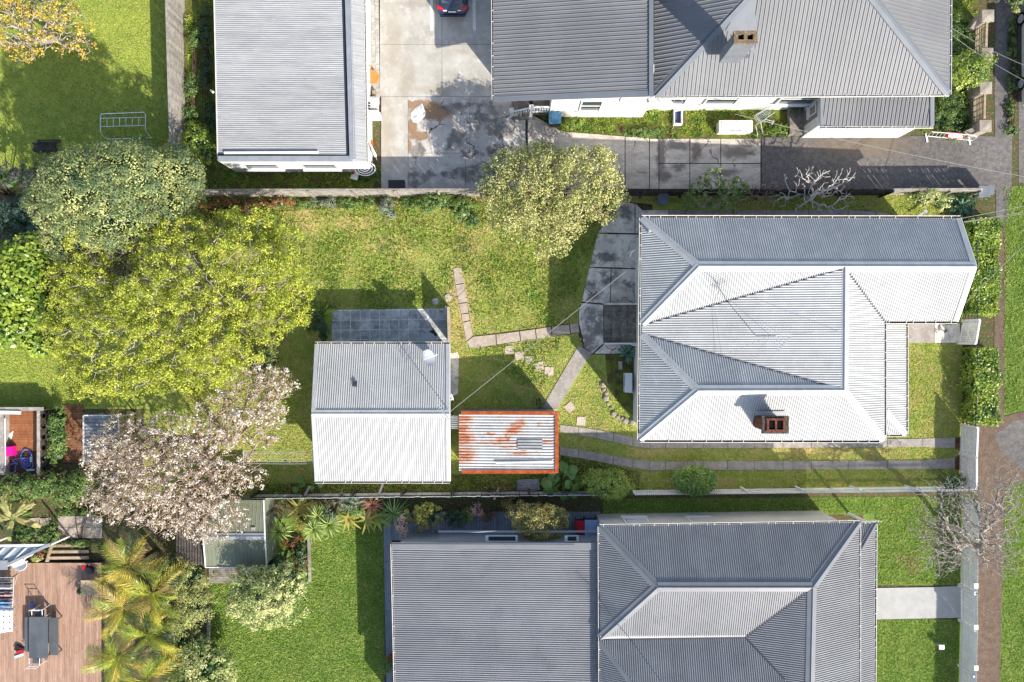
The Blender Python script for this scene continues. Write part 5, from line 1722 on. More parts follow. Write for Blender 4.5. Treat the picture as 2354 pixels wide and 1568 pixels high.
# crowd barrier with a sign
cbr = thing('crowd_barrier', 'white steel crowd barrier with a red and white sign across the driveway', 'barrier', P(2190, 316))
A, B = (2134, 308), (2244, 318)
tube('frame', [(2134, 311, .12), (2142, 303, 1.05), (2240, 311, 1.05), (2246, 315, 1.0), (2236, 323, .2), (2134, 313, .12)], .022, m_['trim_white'], cbr)
for k in range(11):
    f = (k + .5) / 11
    tube('bar', [(2138 + 96 * f, 311.5 + 9 * f, .2), (2144 + 97 * f, 303.5 + 8.3 * f, 1.04)], .012, m_['trim_white'], cbr)
for x in (2128, 2226):
    dy_ = 2 if x < 2200 else 8
    MB().bar(P(x, 304 + dy_, .05), P(x + 4, 325 + dy_, .05), .1, .04).build('foot', m_['white_plastic'], cbr)
sg = MB().bar(P(2176, 309.5, .62), P(2216, 313.5, .62), .34, .015)
sg.build('sign_board', m_['red_paint'], cbr)
MB().bar(P(2180, 311.5, .65), P(2213, 314.5, .65), .2, .012).build('sign_panel', m_['white_plastic'], cbr)

# villa surrounds
pl_ = thing('planter_box', 'green planter box with dry seedlings by the rusty shed', 'planter', P(1238, 925))
gp_ = M('green_paint', C(120, 176, 106), C(104, 160, 92), scale=6, rough=.6)
a, b, c, d = P(1230, 915, .3), P(1243, 913, .3), P(1247, 933, .3), P(1232, 936, .3)
for p, q in ((a, b), (b, c), (c, d), (d, a)):
    MB().bar(p - Vector((0, 0, .14)), q - Vector((0, 0, .14)), .05, .3).build('side_board', gp_, pl_)
MB().prism([a, b, c, d], .05, .24).build('soil', m_['soil'], pl_)
rg = np.random.default_rng(5)
pp_ = np.array([list(a.lerp(b, rg.random()).lerp(d.lerp(c, rg.random()), rg.random())) for _ in range(70)])
pp_[:, 2] = rg.uniform(.25, .45, 70)
v, f = leafquads(pp_, rnd_unit(rg, 70) + [0, 0, .5], .16, .07, rg)
np_mesh('seedlings', v, f, m_['leaf_straw'], pl_)
ac = thing('heat_pump', 'white heat pump unit on the dark ground against the villa back wall', 'heat pump', P(1447, 880))
q = P(1445, 880, .8)
MB().box((q.x, q.y, .45), (.36, 1.06, .7)).build('casing', m_['white_plastic'], ac)
MB().box((q.x, q.y, .815), (.40, 1.1, .03)).build('top_cover', m_['white_plastic'], ac)
MB().box((q.x - .19, q.y + .1, .45), (.03, .62, .56)).build('fan_grille', m_['metal_grey'], ac)
for dy in (-.35, .35):
    MB().box((q.x, q.y + dy, .05), (.4, .08, .1)).build('foot', m_['metal_dark'], ac)
MB().tube([(q.x + .1, q.y - .56, .3), (q.x + .34, q.y - .58, .35)], .035, 6).build('pipe', m_['white_plastic'], ac)
o = MB().box(P(1426, 840, .08), (.22, .48, .14), .05).box(P(1426, 840, .16), (.16, .4, .03), .05).build('concrete_block', m_['concrete_path'])
tag(o, 'small pale concrete block on the dark bed below the agave', 'block')
# stepping stones
sts = [(1171, 805, 20, .06, 'pale square stepping stone nearest the cracked path'), (1194, 818, 20, .02, 'second pale stepping stone from the cracked path'), (1217, 828, 19, .06, 'middle pale stepping stone of the diagonal row'),
       (1240, 842, 20, .16, 'fourth pale stepping stone from the cracked path'), (1262, 853, 20, -.02, 'pale stepping stone at the far end of the diagonal row'), (1310, 936, 20, .65, 'lone tilted paving stone on the sunny lawn by the shed corner'),
       (1336, 968, 20, -.08, 'grey paving stone in the shade above the driveway track')]
for k, (x, y, s_, rz, lb) in enumerate(sts):
    q = P(x, y, .03)
    hs = s_ / S / 2
    rr = random.Random(k)
    pts = []
    for cx2, cy2 in ((-1, -1), (0, -1.02), (1, -1), (1.03, 0), (1, 1), (0, 1.0), (-1, 1), (-1.02, 0)):
        x2, y2 = cx2 * hs * rr.uniform(.93, 1.03), cy2 * hs * rr.uniform(.93, 1.03)
        pts.append((q.x + x2 * math.cos(rz) - y2 * math.sin(rz), q.y + x2 * math.sin(rz) + y2 * math.cos(rz)))
    tag(MB().prism(pts, -.01, .05).build('stepping_stone', m_['stone_slab']), lb, 'paving stone', 'stepping stones on the lawn')
for (x, y, lb, rr_) in ((1001, 693, 'broken mossy slab on the shaded grass behind the tiled patio', 7.5), (1030, 685, 'rounded pale stone slab beside the privacy screen', 8.5)):
    q = P(x, y, .03)
    rr = random.Random(x)
    pts = [(q.x + rr_ / S * rr.uniform(.85, 1.15) * math.cos(t), q.y + rr_ / S * 1.05 * rr.uniform(.85, 1.15) * math.sin(t)) for t in [k * math.pi / 6 for k in range(12)]]
    tag(MB().prism(pts, -.01, .06).build('stepping_stone', m_['stone_slab' if x > 1010 else 'concrete_dirty']), lb, 'paving stone', 'stepping stones on the lawn')
# rocks edging the bed behind the villa
rm = random.Random(11)
rk_names = 0
def rock(px, py, r, mat, label, group):
    c = P(px, py)
    mb = MB()
    n = 8
    for zz, rr in ((-.03, 1.0), (r * .45, .9), (r * .8, .5)):
        for j in range(n):
            t = j * 2 * math.pi / n
            s_ = r * rr * rm.uniform(.8, 1.2)
            mb.v.append((c.x + s_ * math.cos(t), c.y + s_ * math.sin(t), zz * rm.uniform(.9, 1.1)))
    for k in range(2):
        for j in range(n):
            mb.f.append((k * n + j, k * n + (j + 1) % n, (k + 1) * n + (j + 1) % n, (k + 1) * n + j))
    mb.f.append(tuple(range(2 * n, 3 * n)))
    tag(mb.build('edging_rock', mat), label, 'rock', group)
edge = [(1386, 884), (1389, 894), (1391, 905), (1395, 917), (1399, 930), (1405, 940), (1411, 950), (1418, 958), (1428, 963), (1440, 966), (1452, 969)]
for k, (x, y) in enumerate(edge):
    nth = ['first', 'second', 'third', 'fourth', 'fifth', 'sixth', 'seventh', 'eighth', 'ninth', 'tenth', 'last'][k]
    rock(x + rm.uniform(-2.5, 2.5), y + rm.uniform(-2, 2), rm.uniform(.09, .2), m_['pillar_stone'], nth + ' rough edging stone of the bed behind the villa counting from the agave', 'edging stones of the bed')
# table and chair on the tiled patio
tb = thing('patio_table', 'round glass topped table on the tiled patio', 'table', P(987, 784))
q = P(985, 781, .7)
MB().cyl((q.x, q.y), .42, .69, .71, 26).build('table_top', M('table_glass', C(150, 160, 166), rough=.12, spec=.6), tb)
for k in range(3):
    t = k * 2.09
    MB().tube([(q.x + .3 * math.cos(t), q.y + .3 * math.sin(t), .69), (q.x + .36 * math.cos(t), q.y + .36 * math.sin(t), .03)], .018, 6).build('leg', m_['metal_dark'], tb)
pc_ = thing('patio_chair', 'black folding chair on the tiled patio next to the glass table', 'chair', P(996, 772))
q = P(994, 768, .45)
MB().box((q.x, q.y, .45), (.42, .42, .03), .6).build('seat', m_['metal_dark'], pc_)
MB().box((q.x + .17, q.y + .17, .68), (.42, .03, .38), -.95).build('backrest', m_['metal_dark'], pc_)
for k in range(4):
    t = .6 + math.pi / 4 + k * math.pi / 2
    MB().tube([(q.x + .26 * math.cos(t), q.y + .26 * math.sin(t), .44), (q.x + .3 * math.cos(t), q.y + .3 * math.sin(t), .03)], .014, 5).build('leg', m_['metal_dark'], pc_)
# drum by the side path
o = MB().cyl(P(1526, 456, .6), .32, .05, .6, 22).cyl(P(1526, 456, .6), .35, .6, .64, 22).cyl(P(1526, 456, .6), .12, .64, .67, 14).build('compost_drum', m_['chimney_paint'])
tag(o, 'round grey lidded drum in the shade between the fence and villa', 'drum')
o = MB().bar(P(2108, 499, .35), P(2128, 486, .35), .1, .03).box(P(2128, 486, .37), (.16, .2, .05), .6).build('garden_tool', m_['metal_grey'])
tag(o, 'grey metal bracket lying on the side path by the villa eaves', 'bracket')

# clothes line behind the studio
cl = thing('clothes_line', 'five strand clothes line strung behind the studio', 'clothes line', P(700, 1052))
for k, y in enumerate((1039, 1043.5, 1055, 1061.5, 1066.5)):
    MB().tube([P(560, y - 1, 1.85), P(650, y, 1.8), P(719, y - .5, 1.85)], .012, 5).build('strand', m_['metal_grey'], cl)
MB().bar(P(720, 1034, 1.85), P(720, 1070, 1.85), .05, .05).build('wall_bracket', m_['metal_grey'], cl)
MB().bar(P(560, 1034, 1.85), P(560, 1070, 1.85), .05, .05).build('cross_arm', m_['metal_grey'], cl)
q = P(560, 1052, 1.85)
MB().tube([(q.x, q.y, 0), (q.x, q.y, 1.85)], .04, 8).build('post', m_['metal_grey'], cl)

# overhead cables
def cable(label, a, b, sag=.25, r=.013, n=12):
    a, b = P(*a), P(*b)
    pts = [a.lerp(b, k / n) - Vector((0, 0, sag * 4 * (k / n) * (1 - k / n))) for k in range(n + 1)]
    tag(MB().tube(pts, r, 5).build('cable', m_['cable']), label, 'cable', 'overhead cables')
cable('cable from the studio gable to the villa eaves', (1034, 947, 3.2), (1466, 602, 3.9), .35)
cable('cable crossing the weedy bed from the side porch to the street', (1690, 262, 3.0), (2480, 428, 5.5), .5)
cable('upper cable running from the slate roof over the stone pillars', (2184, 78, 3.6), (2460, 236, 5.5), .3)
cable('lower cable running from the slate roof over the stone pillars', (2184, 62, 3.7), (2460, 190, 5.5), .3)
cable('upper cable from the villa gable to the street', (2188, 506, 4.1), (2460, 452, 6.0), .3)
cable('middle cable from the villa gable to the street', (2216, 510, 4.0), (2460, 468, 6.0), .25)
cable('lower cable from the villa gable to the street', (2216, 511, 3.9), (2460, 474, 6.0), .25)
cable('cable from the villa front eaves over the hedge to the street', (2150, 770, 3.4), (2460, 468, 5.5), .3)

# ================================================================== vehicles
M('car_navy', C(34, 42, 66), rough=.22, spec=.6)
M('van_white', C(206, 206, 204), rough=.3, spec=.5)
M('tail_red', C(186, 30, 34), rough=.2, spec=.6)
M('tyre', C(30, 30, 32), rough=.9)
def vehicle(name, label, cat, x, yr, secs, paint, wheels, wr=.33, glassq=(), rz=1):
    """body lofted through cross sections (y from the tail, body half width, belt height, roof half width, roof height)"""
    L = secs[-1][0]
    t = thing(name, label, cat, (x, yr, 0))
    mb = MB()
    for (y, hw, zb, hr, zr) in secs:
        pr = [(-hw * .92, .28), (-hw, .5), (-hw * .99, zb), (-hr, zr - .05), (-hr * .8, zr), (0, zr + .02), (hr * .8, zr), (hr, zr - .05), (hw * .99, zb), (hw, .5), (hw * .92, .28)]
        mb.v += [(x + a, yr + y, max(b, .2)) for a, b in pr]
    n = 11
    for k in range(len(secs) - 1):
        for j in range(n - 1):
            mb.f.append((k * n + j, (k + 1) * n + j, (k + 1) * n + j + 1, k * n + j + 1))
    mb.f.append(tuple(range(n - 1, -1, -1))[::-1])
    m0 = (len(secs) - 1) * n
    mb.f.append(tuple(range(m0, m0 + n))[::-1])
    mb.build('body', paint, t, True)
    for wy in wheels:
        for s_ in (-1, 1):
            c = Vector((x + s_ * (secs[2][1] - .09), yr + wy, wr))
            wh = MB().tube([c - Vector((s_ * .1, 0, 0)), c + Vector((s_ * .11, 0, 0))], wr, 20).build('wheel', m_['tyre'], t)
            MB().tube([c + Vector((s_ * .1, 0, 0)), c + Vector((s_ * .125, 0, 0))], wr * .66, 14).build('rim', m_['metal_grey'], wh)
    return t
secs = [(0, .66, .66, .64, .70), (.10, .80, .84, .76, .88), (.32, .87, .95, .70, 1.02), (.52, .89, .97, .66, 1.18), (.95, .9, .97, .60, 1.44), (1.7, .91, .95, .61, 1.49), (2.6, .91, .93, .59, 1.43), (3.3, .90, .92, .70, 1.0), (4.0, .86, .80, .72, .88), (4.4, .70, .62, .6, .68)]
xc, yc = P(1041, 34, .4).x, P(1041, 36, .45).y
car = vehicle('parked_car', 'dark navy hatchback parked between two painted lines', 'car', xc, yc, secs, m_['car_navy'], (.75, 3.5))
MB().poly([(xc - .6, yc + .40, 1.10), (xc + .6, yc + .40, 1.10), (xc + .52, yc + .92, 1.46), (xc - .52, yc + .92, 1.46)]).build('rear_window', m_['glass'], car)
MB().poly([(xc - .55, yc + 2.66, 1.44), (xc + .55, yc + 2.66, 1.44), (xc + .66, yc + 3.26, 1.05), (xc - .66, yc + 3.26, 1.05)]).build('windscreen', m_['glass'], car)
for s_ in (-1, 1):
    tl = MB().poly([(xc + s_ * .82, yc + .16, .92), (xc + s_ * .46, yc + .07, .90), (xc + s_ * .5, yc + .17, .955), (xc + s_ * .80, yc + .36, 1.0)])
    tl.poly([(xc + s_ * .82, yc + .16, .92), (xc + s_ * .80, yc + .36, 1.0), (xc + s_ * .885, yc + .36, .85), (xc + s_ * .86, yc + .16, .8)])
    tl.build('tail_light', m_['tail_red'], car)
    MB().poly([(xc + s_ * .5, yc + .05, .87), (xc + s_ * .3, yc + .05, .87), (xc + s_ * .32, yc + .1, .912), (xc + s_ * .52, yc + .1, .912)]).build('reverse_light', m_['trim_white'], car)
    MB().box((xc + s_ * .98, yc + 2.95, .95), (.18, .1, .13)).build('mirror', m_['car_navy'], car)
MB().bar((xc - .22, yc + .03, .84), (xc + .22, yc + .03, .84), .03, .1).build('number_plate', m_['white_plastic'], car)
MB().bar((xc - .72, yc + .0, .52), (xc + .72, yc + .0, .52), .12, .2).build('bumper', m_['car_navy'], car)
vs = [(0, .8, .7, .72, 1.0), (.1, .92, 1.2, .78, 1.9), (.5, .95, 1.25, .8, 1.98), (3.6, .95, 1.25, .8, 1.98), (4.4, .94, 1.2, .74, 1.3), (5.1, .9, 1.0, .7, 1.08), (5.4, .75, .7, .6, .8)]
vehicle('parked_van', 'white van parked at the kerb with silver wheels', 'van', 29.95, 13.4, vs, m_['van_white'], (1.25, 4.95), .36)

# ================================================================== the neighbour's yard, lower left corner
# half walled play deck
pk = thing('play_deck', 'low walled play deck with orange timber floor and weatherboard side', 'deck', P(55, 1010))
me_ = None
for k in range(15):
    y0 = 942 + k * 6.3
    mb = MB().bar(P(8, y0 + 3, .32), P(98, y0 + 3, .32), .148, .04)
    mb.build('floor_board', m_['ply_orange'], pk)
MB().prism([P(8, 1037, .33), P(98, 1037, .33), P(99, 1091, .33), P(8, 1091, .33)], .05, .35).build('floor_panel', m_['ply_dark'], pk)
wx0 = P(118, 1000, 0).x
for k in range(9):
    zz = .06 + k * .105
    y0, y1 = P(0, 941, .5).y, P(0, 1091, .5).y
    if k < 4:
        MB().bar((wx0 + .03 - k * .012, y0, zz + .05), (wx0 + .03 - k * .012, y1, zz + .05), .03, .125).build('weatherboard', m_['timber_dark'], pk)
for k in range(7):
    yy2 = P(0, 944 + k * 24.3, .6).y
    MB().box((wx0 - .06, yy2, .75), (.05, .34 if k < 6 else .1, .52)).build('panel', m_['ply_orange'], pk)
    MB().box((wx0 - .018, yy2, .74), (.03, .36 if k < 6 else .1, .56)).build('outer_panel', m_['timber_dark'], pk)
MB().bar((wx0 - .03, P(0, 939, 1).y, 1.04), (wx0 - .03, P(0, 1093, 1).y, 1.04), .16, .05).build('top_rail', m_['timber_grey'], pk)
MB().bar(P(-40, 940, 1.05), P(100, 940, 1.05), .2, .06).build('top_rail', m_['timber_grey'], pk)
MB().bar(P(-40, 947, 1.12), P(48, 949, 1.12), .2, .05).build('capping_board', m_['wall_cream'], pk)
for k in range(6):
    MB().bar(P(-30, 941, .1 + k * .16), P(118, 941, .1 + k * .16), .03, .15).build('weatherboard', m_['timber_dark'], pk)
MB().prism([P(-60, 952, .8), P(8, 952, .8), P(9, 1092, .8), P(-60, 1092, .8)], .0, .8).build('side_wall', m_['concrete_track'], pk)
MB().tube([P(11, 962, .86), P(12.5, 1070, .86)], .03, 6).build('rail', m_['trim_white'], pk)
o = MB().box(P(22, 1037, .58), (.55, .52, .42), .08).build('toy_box', M('pink', C(226, 24, 142), rough=.5))
tag(o, 'bright pink storage cube on the play deck', 'box')
mb = MB()
ol = [(14, 993), (22, 995), (31, 990), (28, 1003), (26, 1012), (20, 1008), (17, 1000)]
cq = P(23, 1000, .42)
rr = [P(a, b, .365) for a, b in ol]
for k in range(len(rr)):
    mb.poly([cq, rr[k], rr[(k + 1) % len(rr)]])
tag(mb.build('cloth', m_['white_plastic']), 'white cloth dropped on the orange play deck floor', 'cloth')
hs = [(51, 1078 - 0), (51, 1062), (50, 1042), (56, 1034), (66, 1035), (72, 1044), (72, 1056)]
pts = [(38, 1065), (24, 1068), (20, 1078), (24, 1087), (33, 1086), (36, 1076), (36, 1070), (40, 1066), (30, 1058), (44, 1054), (60, 1053), (72, 1058), (76, 1068), (72, 1077), (62, 1079), (52, 1072), (49, 1062), (52, 1056), (62, 1054), (70, 1060),
       (68, 1070), (60, 1072), (54, 1066), (57, 1059), (64, 1060), (64, 1066), (60, 1067), (48, 1056), (50, 1042), (56, 1034), (66, 1035), (72, 1044), (72, 1052)]
def smooth(pts, n=5):
    out = []
    for k in range(len(pts) - 1):
        p0, p1, p2, p3 = pts[max(k - 1, 0)], pts[k], pts[k + 1], pts[min(k + 2, len(pts) - 1)]
        for j in range(n):
            t = j / n
            out.append(tuple(.5 * (2 * b + (c - a) * t + (2 * a - 5 * b + 4 * c - d) * t * t + (3 * b - a - 3 * c + d) * t ** 3) for a, b, c, d in zip(p0, p1, p2, p3)))
    out.append(pts[-1])
    return out
ps = smooth(pts)
ho = thing('pool_hose', 'coiled blue ribbed hose with pale fittings on the play deck', 'hose', P(50, 1065))
MB().tube([P(a, b, .39 + .03 * math.sin(i * .7)) for i, (a, b) in enumerate(ps)], .035, 6).build('hose', M('hose_blue', C(112, 124, 196), C(90, 104, 176), scale=30, rough=.5), ho)
MB().tube([P(72, 1050, .42), P(72, 1062, .42)], .07, 8).build('fitting', M('pale_aqua', C(176, 214, 206), rough=.5), ho)
MB().bar(P(62, 1081, .4), P(79, 1080, .4), .09, .07).build('nozzle', m_['pale_aqua'], ho)

# brick path and lean-to under the blossom
bp2 = struct(sheet('brick_path', [(146, 930), (192, 930), (192, 1066), (146, 1066)], .012, m_['soil']))
me_ = None
for r in range(23):
    for c in range(5):
        o = MB().box((0, 0, .02), (.215, .135, .05)).build('brick', m_['brick_path'], bp2) if me_ is None else inst('brick', me_, bp2)
        me_ = o.data
        o.location = P(150.5 + c * 9 + (3 if r % 2 else 0), 933 + r * 5.8) + Vector((0, 0, random.uniform(-.005, .005)))
        o.rotation_euler = (0, 0, random.uniform(-.03, .03))
lt = thing('lean_to', 'small dark ribbed lean-to roof with white edges under the blossom tree', 'shelter', P(235, 1010))
corr([P(193, 956, 2.0), P(272, 956, 2.0), P(272, 1062, 1.8), P(193, 1062, 1.8)], (1, 0.0001), .2, .025).build('roof_sheet', m_['corrugate_old'], lt)
for a, b in (((192, 955, 2.03), (273, 955, 2.03)), ((192, 955, 2.03), (192, 1063, 1.83)), ((273, 955, 2.03), (273, 1063, 1.83))):
    MB().bar(P(*a), P(*b), .06, .06).build('edge_trim', m_['trim_white'], lt)
for a in ((195, 958), (270, 958), (195, 1060), (270, 1060)):
    q = P(a[0], a[1], 1.8)
    MB().box((q.x, q.y, .9), (.08, .08, 1.78)).build('post', m_['timber_grey'], lt)

# concrete pavers
pp2 = struct(sheet('paved_path', [(132, 1186), (236, 1186), (236, 1240), (132, 1240)], .012, m_['soil']))
for r in range(2):
    for c in range(4):
        sheet('paver', [(133 + c * 25.6, 1187 + r * 25.6), (157.6 + c * 25.6, 1187 + r * 25.6), (157.6 + c * 25.6, 1211.6 + r * 25.6), (133 + c * 25.6, 1211.6 + r * 25.6)], .05, m_['concrete_path'], .04, pp2)
for c in range(2):
    sheet('paver', [(66 + c * 26, 1192), (90 + c * 26, 1190), (90 + c * 26, 1208), (66 + c * 26, 1210)], .05, m_['concrete_path'], .04, pp2)

# red deck, board by board, with steps
dkr = struct(sheet('deck_frame', [(-80, 1292), (234, 1292), (232, 1640), (-80, 1640)], .3, m_['metal_dark'], .28))
me_ = None
for k in range(56):
    px = -78 + k * 5.6
    for (ya, yb) in ((1294, 1294 + 100 + (k * 37) % 120), (1294 + 100 + (k * 37) % 120 + .5, 1640)):
        a, b = P(px, ya, .36), P(px, yb, .36)
        MB().box(((a.x + b.x) / 2, (a.y + b.y) / 2, .36), (.128, abs(a.y - b.y), .04)).build('deck_board', m_['deck_red'], dkr)
stp = thing('deck_steps', 'three pale timber steps leading up to the red deck', 'steps', P(155, 1272))
for k in range(3):
    y = 1283 - k * 14
    MB().bar(P(112, y, .42 - k * .12), P(204, y - 1, .42 - k * .12), .16, .045).build('tread', m_['timber_pale'], stp)
    MB().bar(P(112, y - 6, .33 - k * .12), P(204, y - 7, .33 - k * .12), .03, .14).build('riser', m_['ply_dark'], stp)
MB().bar(P(120, 1251, .3), P(108, 1292, .55), .05, .3).build('stringer', m_['timber_pale'], stp)

# glazed canopy at the left edge
gc = thing('glazed_canopy', 'glazed canopy with white rafters at the corner of the red deck', 'canopy', P(40, 1275))
MB().poly([P(-60, 1300, 2.3), P(12, 1300, 2.3), P(98, 1256, 2.1), P(-60, 1256, 2.1)]).build('glass_sheet', m_['table_glass'], gc)
for x0, x1 in ((-22, 10), (4, 36), (30, 60), (52, 82)):
    MB().bar(P(x0 - 6, 1296, 2.34), P(x1, 1260, 2.16), .06, .06).build('rafter', m_['trim_white'], gc)
MB().bar(P(-60, 1255, 2.12), P(112, 1253, 2.12), .12, .1).build('beam', m_['trim_white'], gc)
MB().bar(P(20, 1297, 2.36), P(116, 1251, 2.14), .14, .08).build('beam', m_['flashing_grey'], gc)
MB().bar(P(-50, 1299, 2.36), P(17, 1299, 2.36), .5, .06).build('roof_board', m_['flashing_grey'], gc)
for a in ((20, 1299), (108, 1256), (-40, 1258)):
    q = P(a[0], a[1], 2.0)
    MB().box((q.x, q.y, 1.1), (.09, .09, 2.1)).build('post', m_['trim_white'], gc)
# wall hung basin / dish under the canopy
ds = thing('garden_basin', 'shallow white round basin on the red deck below the canopy', 'basin', P(45, 1299))
c = P(45, 1298, .95)
mb = MB()
n = 24
for k, (r_, zz) in enumerate(((.02, .8), (.22, .83), (.36, .9), (.42, .98), (.40, .99))):
    for j in range(n):
        t = 2 * math.pi * j / n
        mb.v.append((c.x + r_ * math.cos(t) * 1.05, c.y + r_ * math.sin(t) * .85, zz))
for k in range(4):
    for j in range(n):
        mb.f.append((k * n + j, k * n + (j + 1) % n, (k + 1) * n + (j + 1) % n, (k + 1) * n + j))
mb.build('bowl', m_['white_plastic'], ds, True)
MB().cyl((c.x, c.y), .06, .36, .81, 10).build('stem', m_['white_plastic'], ds)
ptx = thing('pot_plant', 'tilted terracotta pot plant at the head of the deck steps', 'pot plant', P(90, 1280))
q = P(92, 1276, .6)
M('terracotta', C(176, 98, 66), C(150, 80, 52), scale=5, rough=.85)
MB().cyl((q.x, q.y), .13, .38, .68, 14, .17).build('pot', m_['terracotta'], ptx)
MB().cyl((q.x, q.y), .15, .66, .69, 14).build('soil', m_['soil'], ptx)
rg = np.random.default_rng(15)
pos, nr = cloud([(84, 1283, .6, .35, .25, .25)], 160, rg)
v, f = leafquads(pos, nr, .13, .07, rg)
np_mesh('foliage', v, f, m_['leaf_olive'], ptx)
# drying racks
def airer(px0, py0, px1, py1, label, cloths, sheet_=None):
    t = thing('clothes_airer', label, 'clothes airer', P((px0 + px1) / 2, (py0 + py1) / 2), None)
    wf = m_['trim_white']
    zz = 1.3
    fr = MB().tube([P(px0, py0, zz), P(px1, py0, zz), P(px1 - 3, py1, zz), P(px0, py1, zz), P(px0, py0, zz)], .016, 6)
    fr.build('frame', wf, t)
    n = 9
    for k in range(n):
        y = py0 + (py1 - py0) * (k + .5) / n
        MB().tube([P(px0, y, zz), P(px1 - 2, y, zz)], .008, 4).build('line', wf, t)
    for a, b in (((px1 + 8, py0 - 6), (px1 - 14, py1 + 2)), ((px1 - 16, py0 - 2), (px1 + 10, py1 - 10))):
        MB().tube([P(a[0], a[1], .42), P((a[0] + b[0]) / 2, (a[1] + b[1]) / 2, .85), P(b[0], b[1], zz)], .014, 6).build('leg', wf, t)
    for k, mt in enumerate(cloths):
        y = py0 + (py1 - py0) * (k + .6) / len(cloths)
        mb = MB()
        for j in range(6):
            x0, x1 = px0 - 5 + (px1 - px0) * j / 6, px0 - 5 + (px1 - px0) * (j + 1) / 6
            w0 = .07 + .03 * math.sin(j * 2 + k)
            mb.bar(P(x0, y, zz - .12), P(x1, y + math.sin(j + k) * .8, zz - .12), w0, .3)
        mb.build('garment', m_[mt], t)
    return t
M('cloth_dark', C(50, 52, 66), C(78, 78, 92), scale=6, rough=.95)
M('cloth_blue', C(120, 160, 196), C(96, 130, 170), scale=5, rough=.95)
M('cloth_rose', C(178, 128, 128), C(196, 170, 166), scale=5, rough=.95)
M('cloth_white', C(224, 224, 228), C(206, 206, 214), scale=4, rough=.95)
airer(-45, 1328, 32, 1396, 'white clothes airer hung with dark, rose and blue washing', ['cloth_dark', 'cloth_dark', 'cloth_white', 'cloth_dark', 'cloth_rose', 'cloth_dark', 'cloth_blue', 'cloth_blue'])
ar2 = airer(-45, 1404, 26, 1452, 'white clothes airer draped with a white sheet printed with small crosses', [])
mb = MB()
rg = np.random.default_rng(8)
gx, gy = 10, 9
gridp = [[P(-40 + 70 * i / gx + (2 if j == 0 else 0), 1397 + 62 * j / gy - (10 * (i / gx) ** 2 if j == gy else 0) * 1.0, 1.34 + .03 * math.sin(i * 1.3) * math.cos(j * .9) - (.25 if j in (0, gy) else 0)) for i in range(gx + 1)] for j in range(gy + 1)]
for j in range(gy):
    for i in range(gx):
        mb.poly([gridp[j + 1][i], gridp[j + 1][i + 1], gridp[j][i + 1], gridp[j][i]])
shm = mb.build('bed_sheet', m_['cloth_white'], ar2, True)
cr = MB()
for j in range(1, gy, 2):
    for i in range(1, gx, 2):
        q = gridp[j][i] + Vector((0, 0, .02))
        cr.box(q, (.09, .02, .006)).box(q, (.02, .09, .006))
cr.build('cross_print', m_['cloth_dark'], shm)
# outdoor table, bench, chairs
M('table_grey', C(92, 96, 100), C(84, 88, 92), scale=1.5, rough=.5, spec=.3, blobs=[(wb([(108, 1480, 8, 40), (84, 1500, 14, 10)]), C(74, 78, 84), .5, 4, .3, .6)])
tbl = thing('outdoor_table', 'long dark grey outdoor table on the red deck', 'table', P(88, 1465))
q0, q1 = P(67, 1418, 1.1), P(110, 1513, 1.1)
for k in range(3):
    xa = q0.x + (q1.x - q0.x) * k / 3
    MB().box((xa + (q1.x - q0.x) / 6, (q0.y + q1.y) / 2, 1.1), ((q1.x - q0.x) / 3 - .006, q0.y - q1.y, .04)).build('table_plank', m_['table_grey'], tbl)
for sx_ in (0.06, .94):
    for sy_ in (.05, .95):
        MB().box((q0.x + (q1.x - q0.x) * sx_, q1.y + (q0.y - q1.y) * sy_, .73), (.08, .08, .7)).build('leg', m_['table_grey'], tbl)
def bench(px0, px1, py0, py1, label, z=.82):
    t = thing('deck_bench', label, 'bench', P(px0, py0))
    a, b = P(px0, py0, z), P(px1, py1, z)
    MB().box(((a.x + b.x) / 2, (a.y + b.y) / 2, z), (b.x - a.x, a.y - b.y, .04)).build('seat', m_['table_grey'], t)
    for fx in (.15, .85):
        for fy in (.05, .95):
            MB().box((a.x + (b.x - a.x) * fx, b.y + (a.y - b.y) * fy, (z + .38) / 2), (.05, .05, z - .4)).build('leg', m_['table_grey'], t)
bench(113, 134, 1420, 1506, 'dark grey bench on the palm side of the outdoor table')
bench(57, 67, 1419, 1498, 'dark grey bench tucked on the far side of the outdoor table from the palms', .8)
def chair(px, py, rz, label):
    c = P(px, py, .8)
    t = thing('deck_chair', label, 'chair', (c.x, c.y, .38), 'chairs at the outdoor table')
    R = Matrix.Rotation(rz, 3, 'Z')
    def w(x, y, z):
        return Vector((c.x, c.y, .38)) + R @ Vector((x, y, z))
    MB().box(w(0, 0, .45), (.5, .46, .03), rz).build('seat', m_['table_grey'], t)
    MB().tube([w(-.27, .3, .95), w(-.27, .22, .45), w(-.27, .28, 0)], .02, 6).build('frame', m_['trim_white'], t)
    MB().tube([w(.27, .3, .95), w(.27, .22, .45), w(.27, .28, 0)], .02, 6).build('frame', m_['trim_white'], t)
    for zz, yy2 in ((.93, .3), (.75, .27)):
        MB().tube([w(-.27, yy2, zz), w(.27, yy2, zz)], .018, 6).build('back_rail', m_['trim_white'], t)
    for sx_ in (-1, 1):
        MB().tube([w(sx_ * .29, -.22, 0), w(sx_ * .29, -.22, .66), w(sx_ * .29, .24, .68)], .02, 6).build('arm', m_['trim_white'], t)
    return t
chair(92, 1408, 0, 'white framed chair pulled out at the sunny head of the outdoor table')
chair(86, 1515, math.pi, 'white framed chair pushed under the foot of the outdoor table')
o = MB().box(P(73.5, 1393, .44), (.2, .2, .1), .4).box(P(74.5, 1391, .48), (.12, .16, .08), .2).build('blue_cloth', M('blue', C(84, 120, 190), rough=.8))
tag(o, 'small blue cloth on the deck above the table', 'cloth')
